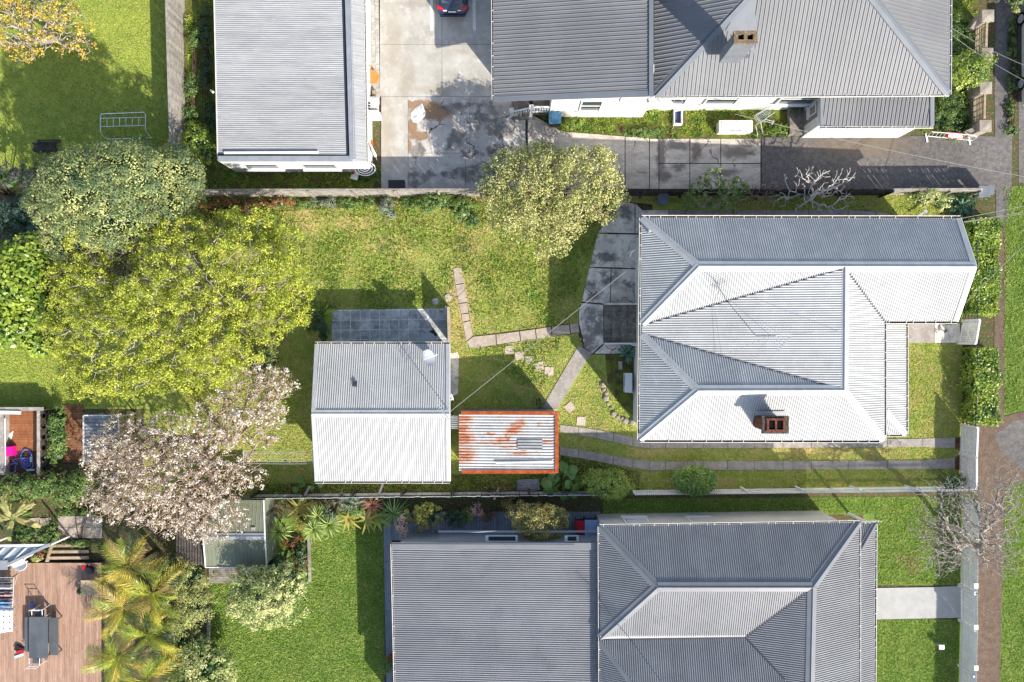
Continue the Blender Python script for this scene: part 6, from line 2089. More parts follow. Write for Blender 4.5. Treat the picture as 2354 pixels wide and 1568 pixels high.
ty2 = thing('ride_on_toy', 'red and blue toy with black handles lying on the red deck', 'toy', P(45, 1500))
MB().bar(P(36, 1487, .45), P(50, 1495, .5), .3, .12).build('handle', m_['stripe_black'], ty2)
MB().box(P(46, 1497, .5), (.35, .16, .14), .2).build('seat', m_['lid_red'], ty2)
MB().bar(P(34, 1511, .43), P(54, 1504, .43), .14, .05).build('footboard', m_['pale_aqua'], ty2)
o = MB().box(P(57, 1492, .42), (.2, .1, .09), -.4).build('shoe', m_['stripe_black'])
tag(o, 'single black shoe beside the toy on the deck', 'shoe')
pt2 = thing('potting_table', 'pale potting bench under the palm fronds at the deck edge', 'table', P(205, 1350))
q0, q1 = P(186, 1334, .9), P(226, 1366, .9)
MB().box(((q0.x + q1.x) / 2, (q0.y + q1.y) / 2, .9), (q1.x - q0.x, q0.y - q1.y, .05)).build('top', m_['timber_pale'], pt2)
for a in ((188, 1336), (224, 1336), (188, 1364), (224, 1364)):
    q = P(a[0], a[1], .6)
    MB().box((q.x, q.y, .62), (.07, .07, .5)).build('leg', m_['timber_grey'], pt2)
o = thing('green_pot', 'round green pot on the deck beside the potting bench', 'pot', P(186, 1359))
q = P(186, 1359, .6)
MB().cyl((q.x, q.y), .17, .38, .66, 16, .23).build('pot', M('pot_green', C(40, 128, 60), rough=.5), o)
MB().cyl((q.x, q.y), .19, .64, .67, 16).build('soil', m_['soil'], o)
bq = thing('kettle_grill', 'small black and red grill half hidden by palm fronds', 'grill', P(205, 1310))
q = P(206, 1311, .8)
MB().cyl((q.x, q.y), .26, .75, .95, 18, .2).build('bowl', m_['stripe_black'], bq)
MB().box((q.x - .25, q.y + .18, .8), (.25, .2, .2), .3).build('side_tray', m_['lid_red'], bq)
for k in range(3):
    t = k * 2.1
    MB().tube([(q.x + .15 * math.cos(t), q.y + .15 * math.sin(t), .75), (q.x + .25 * math.cos(t), q.y + .25 * math.sin(t), .38)], .015, 5).build('leg', m_['metal_dark'], bq)

# olive metal shed with deck and side roof
os_ = thing('metal_shed', 'olive green ribbed metal shed with a pale ridge beside the fern garden', 'shed', P(540, 1235))
r0, r1 = P(469, 1150, 2.0), P(606, 1150, 2.0)
k0, k1 = P(467, 1233, 2.35), P(609, 1233, 2.35)
f0, f1 = P(473, 1304, 2.05), P(613, 1304, 2.05)
corr([r0, r1, k1, k0], (0, 1), .21, .02, RIB).build('roof_sheet', m_['olive_metal'], os_)
corr([k0, k1, f1, f0], (0, -1), .21, .02, RIB).build('roof_sheet', m_['olive_metal'], os_)
cap(MB(), k0, k1, .18, .2).build('ridge_cap', m_['flashing_grey'], os_)
for a, b in ((r0, k0), (k0, f0), (r1, k1), (k1, f1), (f0, f1)):
    MB().bar(a + Vector((0, 0, .0)), b + Vector((0, 0, .0)), .05, .1).build('edge_trim', m_['trim_white'], os_)
wallblock(os_, [(r0.x + .1, r0.y - .1), (r1.x - .1, r1.y - .1), (f1.x - .1, f1.y + .1), (f0.x + .1, f0.y + .1)], 1.95, m_['olive_metal'])
MB().box(P(582, 1216, 2.3), (.22, .18, .06)).build('vent', m_['timber_grey'], os_)
sdk = struct(sheet('deck_frame', [(480, 1306), (574, 1306), (572, 1340), (480, 1340)], .06, m_['metal_dark'], .05))
for k in range(7):
    MB().bar(P(480, 1308.6 + k * 4.9, .1), P(573, 1308.2 + k * 4.9, .1), .11, .04).build('deck_board', m_['timber_stained'], sdk)
lr = thing('side_lean_to', 'dark ribbed lean-to roof on the blossom side of the olive shed', 'shelter', P(435, 1250))
corr([P(398, 1165, 1.7), P(468, 1165, 1.9), P(470, 1300, 1.9), P(408, 1296, 1.7)], (0, -1), .16, .03).build('roof_sheet', m_['timber_dark'], lr)
for a in ((402, 1170), (412, 1290)):
    q = P(a[0], a[1], 1.6)
    MB().box((q.x, q.y, .82), (.08, .08, 1.64)).build('post', m_['timber_dark'], lr)
fence('shade_fence', 'dark slatted fence in the gap beside the olive shed', G2(632, 1164), G2(634, 1290), 1.5, m_['timber_dark'], .1, .01, .02, (.3, .8), side=-1, posts=1.6)
for (a, b, lb) in (((711, 1232), (714, 1336), 'grey timber edging between the fern bed and the green lawn'), ((480, 1395), (482, 1462), 'old timber edging between the clipped bushes and the lawn')):
    n = 3
    t = thing('timber_edging', lb, 'edging', P(*a))
    A, B = P(*a), P(*b)
    for k in range(n):
        MB().bar(A.lerp(B, k / n) + Vector((0, 0, .1)), A.lerp(B, (k + 1) / n - .004) + Vector((0, 0, .1)), .13, .22).build('sleeper', m_['timber_grey'], t)
tp3 = thing('terracotta_pot', 'terracotta pot with a green shrub on the grey deck edge', 'pot plant', P(897, 1500))
q = P(897, 1512, .3)
MB().cyl((q.x, q.y), .17, .17, .55, 14, .22).build('pot', m_['terracotta'], tp3)
rg = np.random.default_rng(19)
pos, nr = cloud([(890, 1530, .7, .35, .5, .35)], 500, rg)
v, f = leafquads(pos, nr, .1, .05, rg)
np_mesh('foliage', v, f, m_['leaf_mid'], tp3)
gl = thing('garden_light', 'small white square garden light on the front lawn', 'light', P(2154, 1480))
q = P(2154, 1480)
MB().box((q.x, q.y, .2), (.12, .12, .4)).build('stand', m_['metal_grey'], gl)
MB().box((q.x, q.y, .43), (.3, .26, .06)).build('cap', m_['white_plastic'], gl)

# ================================================================== vegetation
def tree(name, label, base, trunk, lobes, ntips, nleaf, leaf, seed, bark, L, W, rtip=.012, near=.35, bare=0.0, clumps=0, cat='tree', group=None, pw=.45, pen=.22, up=.5, extra=None, upd=.0, branches='branches', pick=.75, fill=.25, wob=.12):
    """trunk and limbs grown towards scattered tips, leaves gathered round the twig ends"""
    rng = np.random.default_rng(seed)
    b = P(*base)
    t = thing(name, label, cat, b, group)
    c = np.array([list(P(a, q, z)) for a, q, z, *_ in lobes])
    r = np.array([l[3:6] for l in lobes], dtype=float)
    wg = r[:, 0] * r[:, 1]
    i = rng.choice(len(lobes), size=ntips, p=wg / wg.sum())
    d = rnd_unit(rng, ntips)
    d[:, 2] = np.where(d[:, 2] < -.2, -d[:, 2], d[:, 2])
    tips = c[i] + d * r[i] * (rng.uniform(0, 1, size=(ntips, 1)) ** fill)
    tips[:, 2] = np.maximum(tips[:, 2], trunk * .6)
    segs, nodes, ch = grow(b, tips, rng, trunk, rtip, pw, pen, wob)
    A, B, r0, r1 = segs
    big = r1 > rtip * 7
    tubes_np('trunk', (A[big], B[big], r0[big], r1[big]), bark, t, 7)
    tubes_np(branches, (A[~big], B[~big], r0[~big], r1[~big]), bark, t, 4)
    ends = nodes[ch == 0]
    if nleaf:
        k = rng.choice(len(ends), size=int(len(ends) * pick), replace=False)
        ends2 = ends[k]
        j = rng.integers(0, len(ends2), nleaf)
        off = rnd_unit(rng, nleaf) * near * rng.uniform(.1, 1, size=(nleaf, 1))
        pos = ends2[j] + off
        nr = off / near * .6 + rng.normal(size=(nleaf, 3)) * .45 + np.array([0, 0, up])
        v, f = leafquads(pos, nr, L, W, rng)
        np_mesh('foliage' if 'flower' not in leaf.name else 'blossom', v, f, leaf, t)
        for (m2, n2, L2, W2, nr2) in (extra or []):
            j = rng.integers(0, len(ends2), n2)
            off = rnd_unit(rng, n2) * nr2
            off[:, 2] = np.abs(off[:, 2])
            v, f = leafquads(ends2[j] + off, off / nr2 * .5 + rng.normal(size=(n2, 3)) * .4 + [0, 0, .5], L2, W2, rng)
            np_mesh('blossom' if 'flower' in m2.name else 'young_leaves', v, f, m2, t)
    return t

# ---- big trees
bush('evergreen_tree', 'large dark evergreen tree with pale leaf tips between the back lawn and lime tree',
     [(205, 430, 5.6, 2.3, 1.9, 2.1), (290, 400, 5.6, 2.2, 1.6, 1.9), (145, 470, 4.8, 1.6, 1.6, 1.6), (250, 490, 5.0, 2.5, 1.9, 1.8), (395, 400, 3.6, 1.7, 1.4, 1.5), (350, 470, 4.0, 2.0, 1.6, 1.6), (170, 545, 3.4, 1.6, 1.3, 1.4), (430, 430, 3.0, 1.0, 1.0, 1.2)],
     32000, m_['leaf_evergreen'], 21, .15, .06, 560, .36, .4, .14, 'tree', extra=[(.42, m_['leaf_evergreen_tip'], .14, .06)])
tree('lime_tree', 'large lime green spring tree spreading over the back corner', (545, 712), 1.6,
     [(420, 690, 5.0, 3.6, 2.6, 1.8), (560, 620, 4.6, 2.8, 2.2, 1.6), (300, 760, 4.6, 2.8, 2.0, 1.6), (480, 800, 4.8, 3.0, 1.9, 1.7), (230, 660, 4.0, 2.0, 2.0, 1.4), (640, 660, 4.2, 1.8, 1.7, 1.3), (600, 740, 4.2, 2.0, 1.2, 1.2), (390, 560, 4.4, 2.2, 1.5, 1.3), (270, 860, 4.0, 2.3, 1.3, 1.2), (560, 520, 4.0, 1.7, 1.0, 1.0), (420, 860, 4.2, 2.4, 1.1, 1.1), (640, 560, 3.6, 1.3, 1.0, .9), (190, 780, 3.6, 1.6, 1.5, 1.0), (230, 560, 4.4, 1.6, 1.2, 1.0), (340, 520, 4.6, 1.5, .9, .9), (230, 900, 3.2, 1.3, .7, .7), (680, 700, 3.6, 1.1, 1.3, .9), (160, 660, 3.6, 1.3, 1.4, .9), (150, 760, 3.2, 1.2, 1.2, .8), (180, 860, 3.0, 1.0, .7, .6)],
     2900, 78000, m_['leaf_lime'], 22, m_['bark_pale'], .125, .068, .010, .34, pick=.8, fill=.38)
tree('blossom_tree', 'wide cherry tree in pale pink blossom with brown twigs below the lime tree', (520, 1000), 1.2,
     [(420, 1060, 4.2, 3.4, 2.6, 1.5), (540, 960, 4.2, 2.2, 1.6, 1.3), (310, 1030, 3.8, 2.4, 1.9, 1.3), (330, 1140, 3.8, 2.4, 1.8, 1.2), (480, 1150, 3.8, 2.2, 1.6, 1.2), (600, 880, 3.8, 1.6, 1.2, 1.0), (620, 950, 3.6, 1.1, 1.0, .9), (570, 1090, 3.4, 1.1, 1.0, .9), (410, 1200, 3.2, 1.6, .8, .7), (250, 1050, 3.4, 1.4, 1.5, .9), (250, 1150, 3.2, 1.4, 1.3, .8), (650, 880, 3.4, .8, .9, .7), (480, 1225, 2.8, 1.3, .6, .5), (620, 1010, 3.2, .6, .5, .5), (540, 1200, 3.0, .9, .5, .5)],
     5200, 17500, m_['flower_blossom'], 23, m_['bark_twig'], .095, .085, .0115, .2, extra=[(m_['leaf_bronze'], 8000, .1, .05, .22)], pick=.55, fill=.5)
bush('blossom_undergrowth', 'green leafy regrowth showing through the edge of the cherry blossom', [(600, 830, 2.2, 1.1, 1.4, .9), (630, 900, 1.8, .8, 1.2, .7)], 2600, m_['leaf_olive'], 24, .13, .06, 90, .3)
tree('kowhai_tree', 'yellow flowering tree with bare silvery limbs on the back lawn', (150, 100), .9,
     [(70, 60, 2.8, 2.2, 1.5, 1.1), (150, 70, 2.8, 1.7, 1.4, 1.1), (20, 40, 2.8, 1.8, 1.6, 1.0), (100, 20, 2.8, 2.0, 1.4, 1.0), (190, 110, 2.4, .7, .6, .7), (60, 120, 2.2, 1.2, .7, .6)],
     760, 2700, m_['flower_yellow'], 25, m_['bark_pale'], .12, .075, .015, .22, extra=[(m_['leaf_bronze'], 900, .1, .05, .26)], pick=.7)
tree('olive_tree', 'round crowned pale olive tree overhanging the driveway fence', (1250, 505), 1.2,
     [(1260, 450, 3.4, 2.9, 2.3, 1.6), (1330, 420, 3.2, 2.0, 1.8, 1.3), (1190, 430, 3.0, 2.0, 2.0, 1.3), (1260, 540, 2.9, 1.5, 1.2, 1.1), (1200, 500, 2.9, 1.8, 1.4, 1.2), (1390, 450, 2.6, 1.1, 1.5, 1.0), (1250, 370, 2.8, 1.4, .9, .9), (1370, 380, 2.6, 1.0, .9, .8)],
     900, 30000, m_['leaf_olive'], 26, m_['bark_twig'], .12, .06, .011, .36, extra=[(m_['leaf_olive_pale'], 8000, .11, .055, .36)], pick=1.0, fill=.25)
tree('street_tree', 'leafless grey tree with fine twigs hanging over the white picket fence', (2168, 1205), 1.5,
     [(2200, 1220, 4.2, 2.0, 2.2, 1.4), (2270, 1180, 4.4, 1.7, 2.2, 1.5), (2150, 1270, 3.6, 1.4, 1.4, 1.1), (2290, 1270, 4.0, 1.3, 1.6, 1.2), (2180, 1135, 3.8, 1.9, 1.1, 1.1), (2310, 1110, 4.0, 1.2, 1.4, 1.1), (2130, 1200, 3.4, 1.2, 1.0, .9)],
     3000, 0, None, 27, m_['bark_pale'], .1, .05, .0105, branches='twigs', fill=.6, pen=.3, wob=.18, pw=.45)
tree('bare_tree', 'leafless white limbed tree with pink buds against the driveway fence', (1835, 452), .6,
     [(1880, 425, 2.0, 1.5, .9, .8), (1840, 410, 2.0, 1.0, .7, .8), (1920, 460, 1.7, 1.1, .7, .7), (1860, 480, 1.4, 1.0, .4, .5), (1940, 405, 2.0, .7, .5, .5), (1790, 460, 1.2, .6, .5, .5)],
     260, 380, m_['flower_pink'], 28, m_['bark_white'], .06, .05, .015, .06, branches='limbs', pick=.3, pen=.35, wob=.2)
tree('young_tree', 'small tree with fresh green leaves between the fence and the villa', (1650, 455), .7,
     [(1640, 445, 1.9, 1.6, .8, .7), (1600, 465, 1.6, .9, .5, .5), (1690, 440, 1.8, .8, .7, .6), (1660, 480, 1.6, .9, .35, .4), (1640, 410, 1.8, .8, .5, .5)],
     260, 2600, m_['leaf_mid'], 29, m_['bark_pale'], .12, .06, .010, .2, pick=.8)
tree('twiggy_shrub', 'leafless grey tangle of twigs beside the young green tree', (1740, 458), .3,
     [(1740, 450, 1.2, 1.3, .7, .6), (1780, 430, 1.3, .7, .5, .5), (1710, 430, 1.2, .6, .5, .5)], 260, 0, None, 30, m_['bark_twig'], .1, .05, .007, cat='shrub', branches='twigs', pen=.3)
bush('broadleaf_shrub', 'glossy bright green broadleaf shrub at the edge beside the lime tree',
     [(40, 640, 2.4, 1.9, 2.2, 1.6), (80, 580, 2.4, 1.2, 1.2, 1.2), (30, 740, 2.0, 1.6, 1.7, 1.3), (100, 690, 2.0, 1.0, 1.6, 1.1), (90, 790, 1.5, 1.0, .8, .8), (-30, 680, 2.2, 1.8, 2.4, 1.5)], 5200, m_['leaf_bright'], 31, .26, .17, 0, .3, .6, .22)
bush('dark_hedge', 'dull purple clipped hedge along the back of the shaded lawn', [(20, 408, 2.0, 1.2, .8, .9), (70, 405, 2.0, .9, .75, .9), (-30, 408, 2.2, 1.2, .8, 1.0), (-80, 420, 3.4, 1.3, 1.2, 1.4)], 4200, m_['leaf_purple'], 32, .1, .05, 120, .25, cat='hedge')  # raised, with a tall unseen end added, to cast shade on the lawn
bush('grey_green_shrub', 'dusky grey green shrub below the purple hedge', [(30, 510, 1.4, 1.5, 1.2, 1.0), (85, 530, 1.4, .8, .8, .8), (60, 470, 1.0, 1.0, .6, .6)], 5200, m_['leaf_teal'], 33, .11, .05, 140, .28)
bush('small_conifer', 'fresh green shrub behind the swing frame', [(318, 336, 1.2, 1.0, .5, .8), (340, 348, 1.0, .5, .4, .6)], 1500, m_['leaf_mid'], 34, .1, .05, 60, .2)
# ---- garage strip
bush('fence_shrub', 'sunny yellow green shrub in the corner of the garage strip', [(455, 330, .8, .8, 1.0, .8), (475, 355, .7, .6, .6, .6), (445, 300, .5, .5, .5, .5)], 2600, m_['leaf_hedge'], 35, .11, .05, 90, .25)
bush('weedy_shrub', 'straggly weedy shrub half way along the garage strip', [(440, 200, .3, .4, .9, .35), (447, 90, .3, .4, .8, .35), (438, 260, .35, .5, .5, .4)], 1600, m_['leaf_mid'], 36, .09, .045, 70, .2)
bush('shade_shrub', 'dark green ground shrub in the shade of the garage', [(470, 60, .3, .5, 1.4, .3), (474, 160, .3, .5, 1.6, .3), (484, 260, .3, .5, 1.4, .3)], 2600, m_['leaf_dark'], 37, .09, .045, 110, .2)
# ---- along the fence of the main lawn
for k, (lb, l, mt, n, L) in enumerate([
    ('low sage grey shrub under the boundary fence above the lawn', [(890, 478, .5, .5, .6, .5), (898, 488, .4, .4, .4, .4)], 'leaf_sage', 1000, .1),
    ('small sage tuft under the boundary fence nearest the lime tree', [(735, 462, .3, .5, .3, .3), (760, 466, .3, .4, .3, .3)], 'leaf_sage', 500, .1),
    ('dark leafy creeper clump on the boundary fence beside the olive tree', [(1010, 462, .7, 1.2, .5, .6), (1060, 480, .6, .9, .7, .6), (980, 470, .5, .8, .5, .4), (1085, 505, .4, .6, .5, .4)], 'leaf_mid', 3600, .12),
    ('brown leaved scrub between the lime tree and the boundary fence', [(640, 466, .4, 1.2, .3, .4), (560, 470, .5, 1.2, .4, .5), (500, 478, .5, 1.0, .4, .5)], 'leaf_rust', 1900, .11),
    ('loose green weeds under the boundary fence by the sage tufts', [(800, 468, .2, .9, .35, .25), (850, 464, .25, .6, .3, .25), (700, 470, .2, .7, .3, .25), (940, 468, .25, .5, .3, .25)], 'leaf_mid', 2000, .1)]):
    bush('fence_plant', lb, l, n, m_[mt], 40 + k, L, L * .45, max(20, n // 30), .2, cat='shrub')
bush('corner_shrub', 'pale green shrub beside the agave at the street corner', [(2125, 455, .7, 1.0, .5, .6), (2160, 462, .6, .6, .5, .5)], 2200, m_['leaf_variegated'], 46, .11, .06, 70, .22)
bush('corner_undergrowth', 'dark undergrowth around the agave at the street corner', [(2205, 456, .4, 1.0, .6, .4), (2190, 485, .3, .5, .5, .3), (2225, 480, .3, .4, .7, .35)], 2000, m_['leaf_dark'], 47, .1, .05, 60, .2)
# ---- hedges by the street
def hedge(label, x0, y0, x1, y1, h, seed, n):
    rng = np.random.default_rng(seed)
    a, b = P(x0, y0, h * .5), P(x1, y1, h * .5)
    xa, xb, ya, yb = min(a.x, b.x), max(a.x, b.x), min(a.y, b.y), max(a.y, b.y)
    t = thing('hedge', label, 'hedge', ((xa + xb) / 2, (ya + yb) / 2, 0), 'glossy hedges along the street')
    u = rng.uniform(0, 1, (n, 3))
    pos = np.stack([xa + (xb - xa) * u[:, 0], ya + (yb - ya) * u[:, 1], h * (.1 + .9 * u[:, 2])], 1)
    face = rng.choice(5, n, p=[.5, .16, .18, .08, .08])
    nr = np.zeros((n, 3))
    for k, (ax, val, nn) in enumerate([(2, h, (0, 0, 1)), (0, xa, (-1, 0, .3)), (0, xb, (1, 0, .3)), (1, ya, (0, -1, .3)), (1, yb, (0, 1, .3))]):
        s_ = face == k
        pos[s_, ax] = val
        nr[s_] = nn
    bul = .12 * np.sin(pos[:, 1] * 2.3) + .08 * np.sin(pos[:, 1] * 5.1 + pos[:, 0] * 3)
    pos += nr * (rng.normal(size=(n, 1)) * .07 + bul[:, None] - .02)
    nr = nr + rng.normal(size=(n, 3)) * .5 + [0, 0, .25]
    v, f = leafquads(pos, nr, .15, .085, rng)
    np_mesh('foliage', v, f, m_['leaf_hedge'], t)
    MB().box(((xa + xb) / 2, (ya + yb) / 2, h * .42), (xb - xa - .45, yb - ya - .45, h * .8)).build('inner_shade_block', m_['leaf_dark'], t)  # solid dark core added to stand for the shade between the leaves
    return t
hedge('glossy lime green hedge in front of the villa gable', 2220, 505, 2282, 722, 1.15, 51, 9000)
hedge('glossy lime green hedge between the front gate and the driveway gate', 2222, 800, 2283, 968, 1.1, 52, 7500)
# ---- shrubs by the stone pillars and slate house
bush('overgrown_shrub', 'sprawling yellow green shrub spilling over the low stone wall', [(2225, 160, 1.0, 1.1, 1.0, .7), (2195, 170, .8, .8, 1.0, .6), (2250, 150, 1.1, .7, .6, .5), (2240, 185, .9, .6, .6, .5)], 4600, m_['leaf_hedge'], 53, .13, .06, 130, .28, extra=[(.15, m_['leaf_variegated'], .12, .06)])
bush('ground_cover', 'dense dark green ground cover between the slate house and the lattice panel', [(2200, 80, .25, 1.0, 1.2, .4), (2195, 115, .3, 1.1, 1.0, .4)], 2800, m_['leaf_mid'], 54, .1, .05, 120, .22)
bush('ground_cover', 'dense green ground cover beside the porch and the lower pillars', [(2190, 240, .25, 1.0, 1.3, .35), (2200, 285, .25, 1.0, 1.0, .3), (2165, 270, .2, .6, 1.2, .3)], 3600, m_['leaf_mid'], 55, .1, .05, 150, .22)
bush('verge_shrub', 'leafy shrub at the top edge beyond the street pavement', [(2340, 8, .9, .8, .7, .7), (2330, -30, .9, .9, .9, .7)], 1600, m_['leaf_olive'], 56, .12, .06, 50, .25)
bush('verge_weeds', 'weeds along the pavement edge beside the parked van', [(2325, 90, .1, .35, 1.6, .15), (2330, 180, .1, .4, 1.2, .15), (2318, 250, .1, .3, .9, .15), (2326, 300, .12, .5, .6, .18)], 1300, m_['leaf_mid'], 57, .1, .05, 60, .15)
bush('wall_creeper', 'dark creeper growing beside the porch landing', [(1832, 240, .7, .4, .5, .6), (1822, 232, .4, .6, .3, .4)], 900, m_['leaf_dark'], 58, .11, .05, 40, .2)
for k, (x, y, rx, ry, lb) in enumerate([(1385, 248, 1.0, .3, 'pale weeds along the wall foot beside the blue lidded bin'), (1500, 245, 1.3, .35, 'weeds along the wall foot left of the navy lined cabinet'), (1640, 244, 1.4, .3, 'weeds along the wall foot behind the white fridge'), (1310, 285, .8, .35, 'leafy green weeds at the corner of the concrete lane'), (1480, 305, 1.8, .25, 'shaded weeds at the edge of the concrete lane'), (1790, 300, .8, .3, 'weeds beside the tipped trolley')]):
    bush('weed_clump', lb, [(x, y, .1, rx, ry, .22)], 900, m_['leaf_hedge' if k != 4 else 'leaf_mid'], 60 + k, .1, .05, 60, .16, cat='weeds')
# ---- planting behind the studio and shed
bush('round_shrub', 'dense rounded mid green shrub between the taro and the picket fence', [(1395, 1112, .9, 1.35, .8, .8), (1368, 1104, .8, .9, .65, .65), (1425, 1120, .7, .8, .6, .6)], 8000, m_['leaf_round'], 70, .1, .055, 260, .2)
bush('low_shrub', 'small glossy shrub in the corner of the picket fence and driveway gate', [(2190, 1108, .5, .7, .5, .5)], 700, m_['leaf_dark'], 71, .11, .06, 30, .2)
for k, (x, y, z, rx, ry, rz2, mt, L, lb) in enumerate([
    (800, 1150, .8, .9, .45, .6, 'leaf_sage', .11, 'grey green shrub on the bleached fence beside the cordyline'),
    (975, 1183, .9, 1.1, .75, .8, 'fern', .14, 'golden yellow shrub at the corner of the grey deck'),
    (1047, 1186, .6, .75, .6, .5, 'leaf_dark', .1, 'dark green mound at the edge of the grey deck'),
    (1076, 1182, .6, .3, .35, .4, 'leaf_hedge', .11, 'small lime shrub between the dark mound and pink flowers'),
    (1096, 1172, .7, .4, .35, .4, 'flower_pink', .09, 'pale pink flowering shrub on the grey deck edge'),
    (1120, 1182, .5, .5, .35, .4, 'leaf_rust', .08, 'brown twiggy mound beside the pink flowers'),
    (760, 1182, .8, .6, .6, .6, 'leaf_sage', .1, 'pale feathery shrub between the yuccas and golden ferns'),
    (700, 1200, .7, .6, .7, .5, 'fern', .13, 'golden leafy shrub among the yucca rosettes'),
    (815, 1170, .6, .8, .4, .5, 'leaf_mid', .12, 'green leafy shrub below the bronze cordyline'),
    (925, 1215, 1.4, .22, .7, .3, 'flower_pink', .1, 'drooping pale pink flower spike over the grey deck'),
    (1180, 1156, .6, .7, .3, .5, 'leaf_straw', .1, 'dry straw coloured grass on the bleached fence')]):
    bush('border_shrub', lb, [(x, y, z, rx, ry, rz2)], int(1100 * max(.4, rx * ry * 1.6)), m_[mt], 80 + k, L, L * .45, int(60 * max(.4, rx * ry)), .2)
tree('straw_bush', 'feathery straw yellow bush overhanging the grey deck and wheelie bins', (1240, 1168), .4,
     [(1240, 1200, 1.6, 1.5, 1.0, .9), (1200, 1180, 1.5, .8, .6, .6), (1270, 1190, 1.5, .8, .6, .6), (1235, 1225, 1.4, .8, .5, .6)], 420, 6500, m_['leaf_straw'], 90, m_['bark_twig'], .16, .035, .008, .22, cat='shrub', extra=[(m_['leaf_olive'], 2500, .14, .035, .22)])
taro_me = leafmesh('taro_leaf', .62, .5, m_['taro'], .35, .25, 5, lambda t: (math.sin(math.pi * min(1, (t * .8 + .2))) ** .6) if t < 1 else .02, .05)
def taro(label, px, py, n, sc, seed, h=.7):
    rnd = random.Random(seed)
    c = P(px, py, h)
    t = thing('taro_plant', label, 'plant', (c.x, c.y, 0), 'broad leaved taro clumps')
    st = MB()
    for k in range(n):
        a = k * 2.4 + rnd.uniform(-.3, .3)
        r_ = .12 + .62 * math.sqrt(k / n) * sc
        q = (r_ * math.cos(a) * 1.1, r_ * math.sin(a), h * rnd.uniform(.7, 1.15))
        s_ = sc * rnd.uniform(.7, 1.1)
        inst('leaf', taro_me, t, q, (rnd.uniform(-.3, .3), rnd.uniform(.05, .4), a + rnd.uniform(-.5, .5)), (s_, s_, s_))
        st.tube([(c.x, c.y, 0), (c.x + q[0] * .4, c.y + q[1] * .4, q[2] * .7), (c.x + q[0], c.y + q[1], q[2])], .02, 5, .012)
    st.build('stalks', m_['strap'], t)
    return t
taro('large taro with broad heart shaped leaves at the corner of the rusty shed', 1293, 1110, 26, 1.0, 1, .9)
taro('small taro clump against the bleached fence near the blossom tree', 706, 1126, 9, .8, 2, .5)
strap_me = leafmesh('strap_leaf', .85, .095, m_['strap'], .38, .5, 5, lambda t: (1 - t) ** .5 * min(1, .5 + t * 4))
bush('strappy_clump', 'large dome of strappy green leaves between the driveway and picket fence', [(1596, 1104, .9, 1.25, .8, .95)], 3600, m_['strap'], 3, .36, .075, 0, .3, .4, .16, cat='plant', radial=True)
rosette('strappy_clump', 'strappy lily clump at the corner of the tiled patio', 742, 722, .35, 46, leafmesh('lily_leaf', .8, .12, m_['leaf_bright'], .4, .4, 5, lambda t: (1 - t) ** .5 * min(1, .5 + t * 4)), 4, (0, 70), 0, None, 'plant', None, (.8, 1.3))
bush('patio_shrub', 'dark shrub below the lily clump at the patio corner', [(730, 740, .5, .6, .8, .5), (745, 770, .3, .3, .6, .35)], 900, m_['leaf_dark'], 95, .12, .06, 30, .2)
ag_me = leafmesh('agave_leaf', .95, .2, m_['agave'], .22, .5, 6, lambda t: max(.03, math.sin(math.pi * (t * .78 + .2)) ** .8))
rosette('agave', 'blue green agave beside the back steps of the villa', 1444, 811, .18, 24, ag_me, 5, (6, 78), 0, None, 'agave', None, (.6, .78))
rosette('agave', 'large pale agave at the street corner of the villa', 2204, 476, .25, 26, ag_me, 6, (4, 78), 0, None, 'agave', None, (.8, 1.05))
yuc_me = leafmesh('yucca_leaf', .7, .09, m_['yucca'], .25, .4, 4, lambda t: (1 - t) ** .45 * min(1, .5 + t * 3))
for k, (x, y, lb) in enumerate([(641, 1222, 'pale green yucca rosette nearest the olive shed'), (733, 1188, 'upper yucca rosette of the cluster beside the lawn'), (757, 1206, 'yucca rosette of the cluster against the golden ferns'), (722, 1216, 'lower yucca rosette overhanging the timber edging')]):
    rosette('yucca', lb, x, y, 1.0 + .1 * k, 60, yuc_me, 10 + k, (-12, 78), .9, None, 'plant', 'yucca rosettes in the border', (1.0, 1.4))
fern_shape = lambda t: (1 - t) ** .7 * min(1, .45 + t * 3) * (1 if int(t * 12) % 2 else .72)
fern_me = leafmesh('fern_frond', 1.0, .26, m_['fern'], .45, .2, 12, fern_shape)
for k, (x, y, n, lb) in enumerate([(688, 1166, 16, 'golden tree fern behind the yucca rosettes'), (800, 1192, 13, 'golden fern at the lawn edge nearest the yuccas'), (845, 1194, 12, 'golden fern between the yuccas and the grey deck')]):
    rosette('fern', lb, x, y, .7, n, fern_me, 20 + k, (-10, 45), .5, None, 'fern', 'golden ferns in the border', (.85, 1.1), 'frond')
fern2_me = leafmesh('fern_frond', 1.0, .38, m_['frond_green'], .45, .2, 12, fern_shape)
rosette('fern', 'green fern against the end of the grey deck', 868, 1192, .5, 8, fern2_me, 24, (-10, 40), .3, None, 'fern', None, (.8, 1.05), 'frond')
cor_me = leafmesh('cordyline_leaf', .8, .07, m_['cordyline'], .18, .4, 4, lambda t: (1 - t) ** .45 * min(1, .5 + t * 3))
rosette('cordyline', 'spiky bronze cordyline on the bleached fence', 856, 1160, 1.1, 64, cor_me, 26, (-20, 84), 1.0, None, 'plant', None, (.8, 1.1))
flax_me = leafmesh('flax_leaf', 1.15, .11, m_['strap'], .5, .4, 6, lambda t: (1 - t) ** .45 * min(1, .5 + t * 3))
rosette('flax', 'dark green flax with long arching leaves at the deck corner', 905, 1180, .3, 34, flax_me, 27, (10, 70), 0, None, 'plant', None, (.75, 1.1))
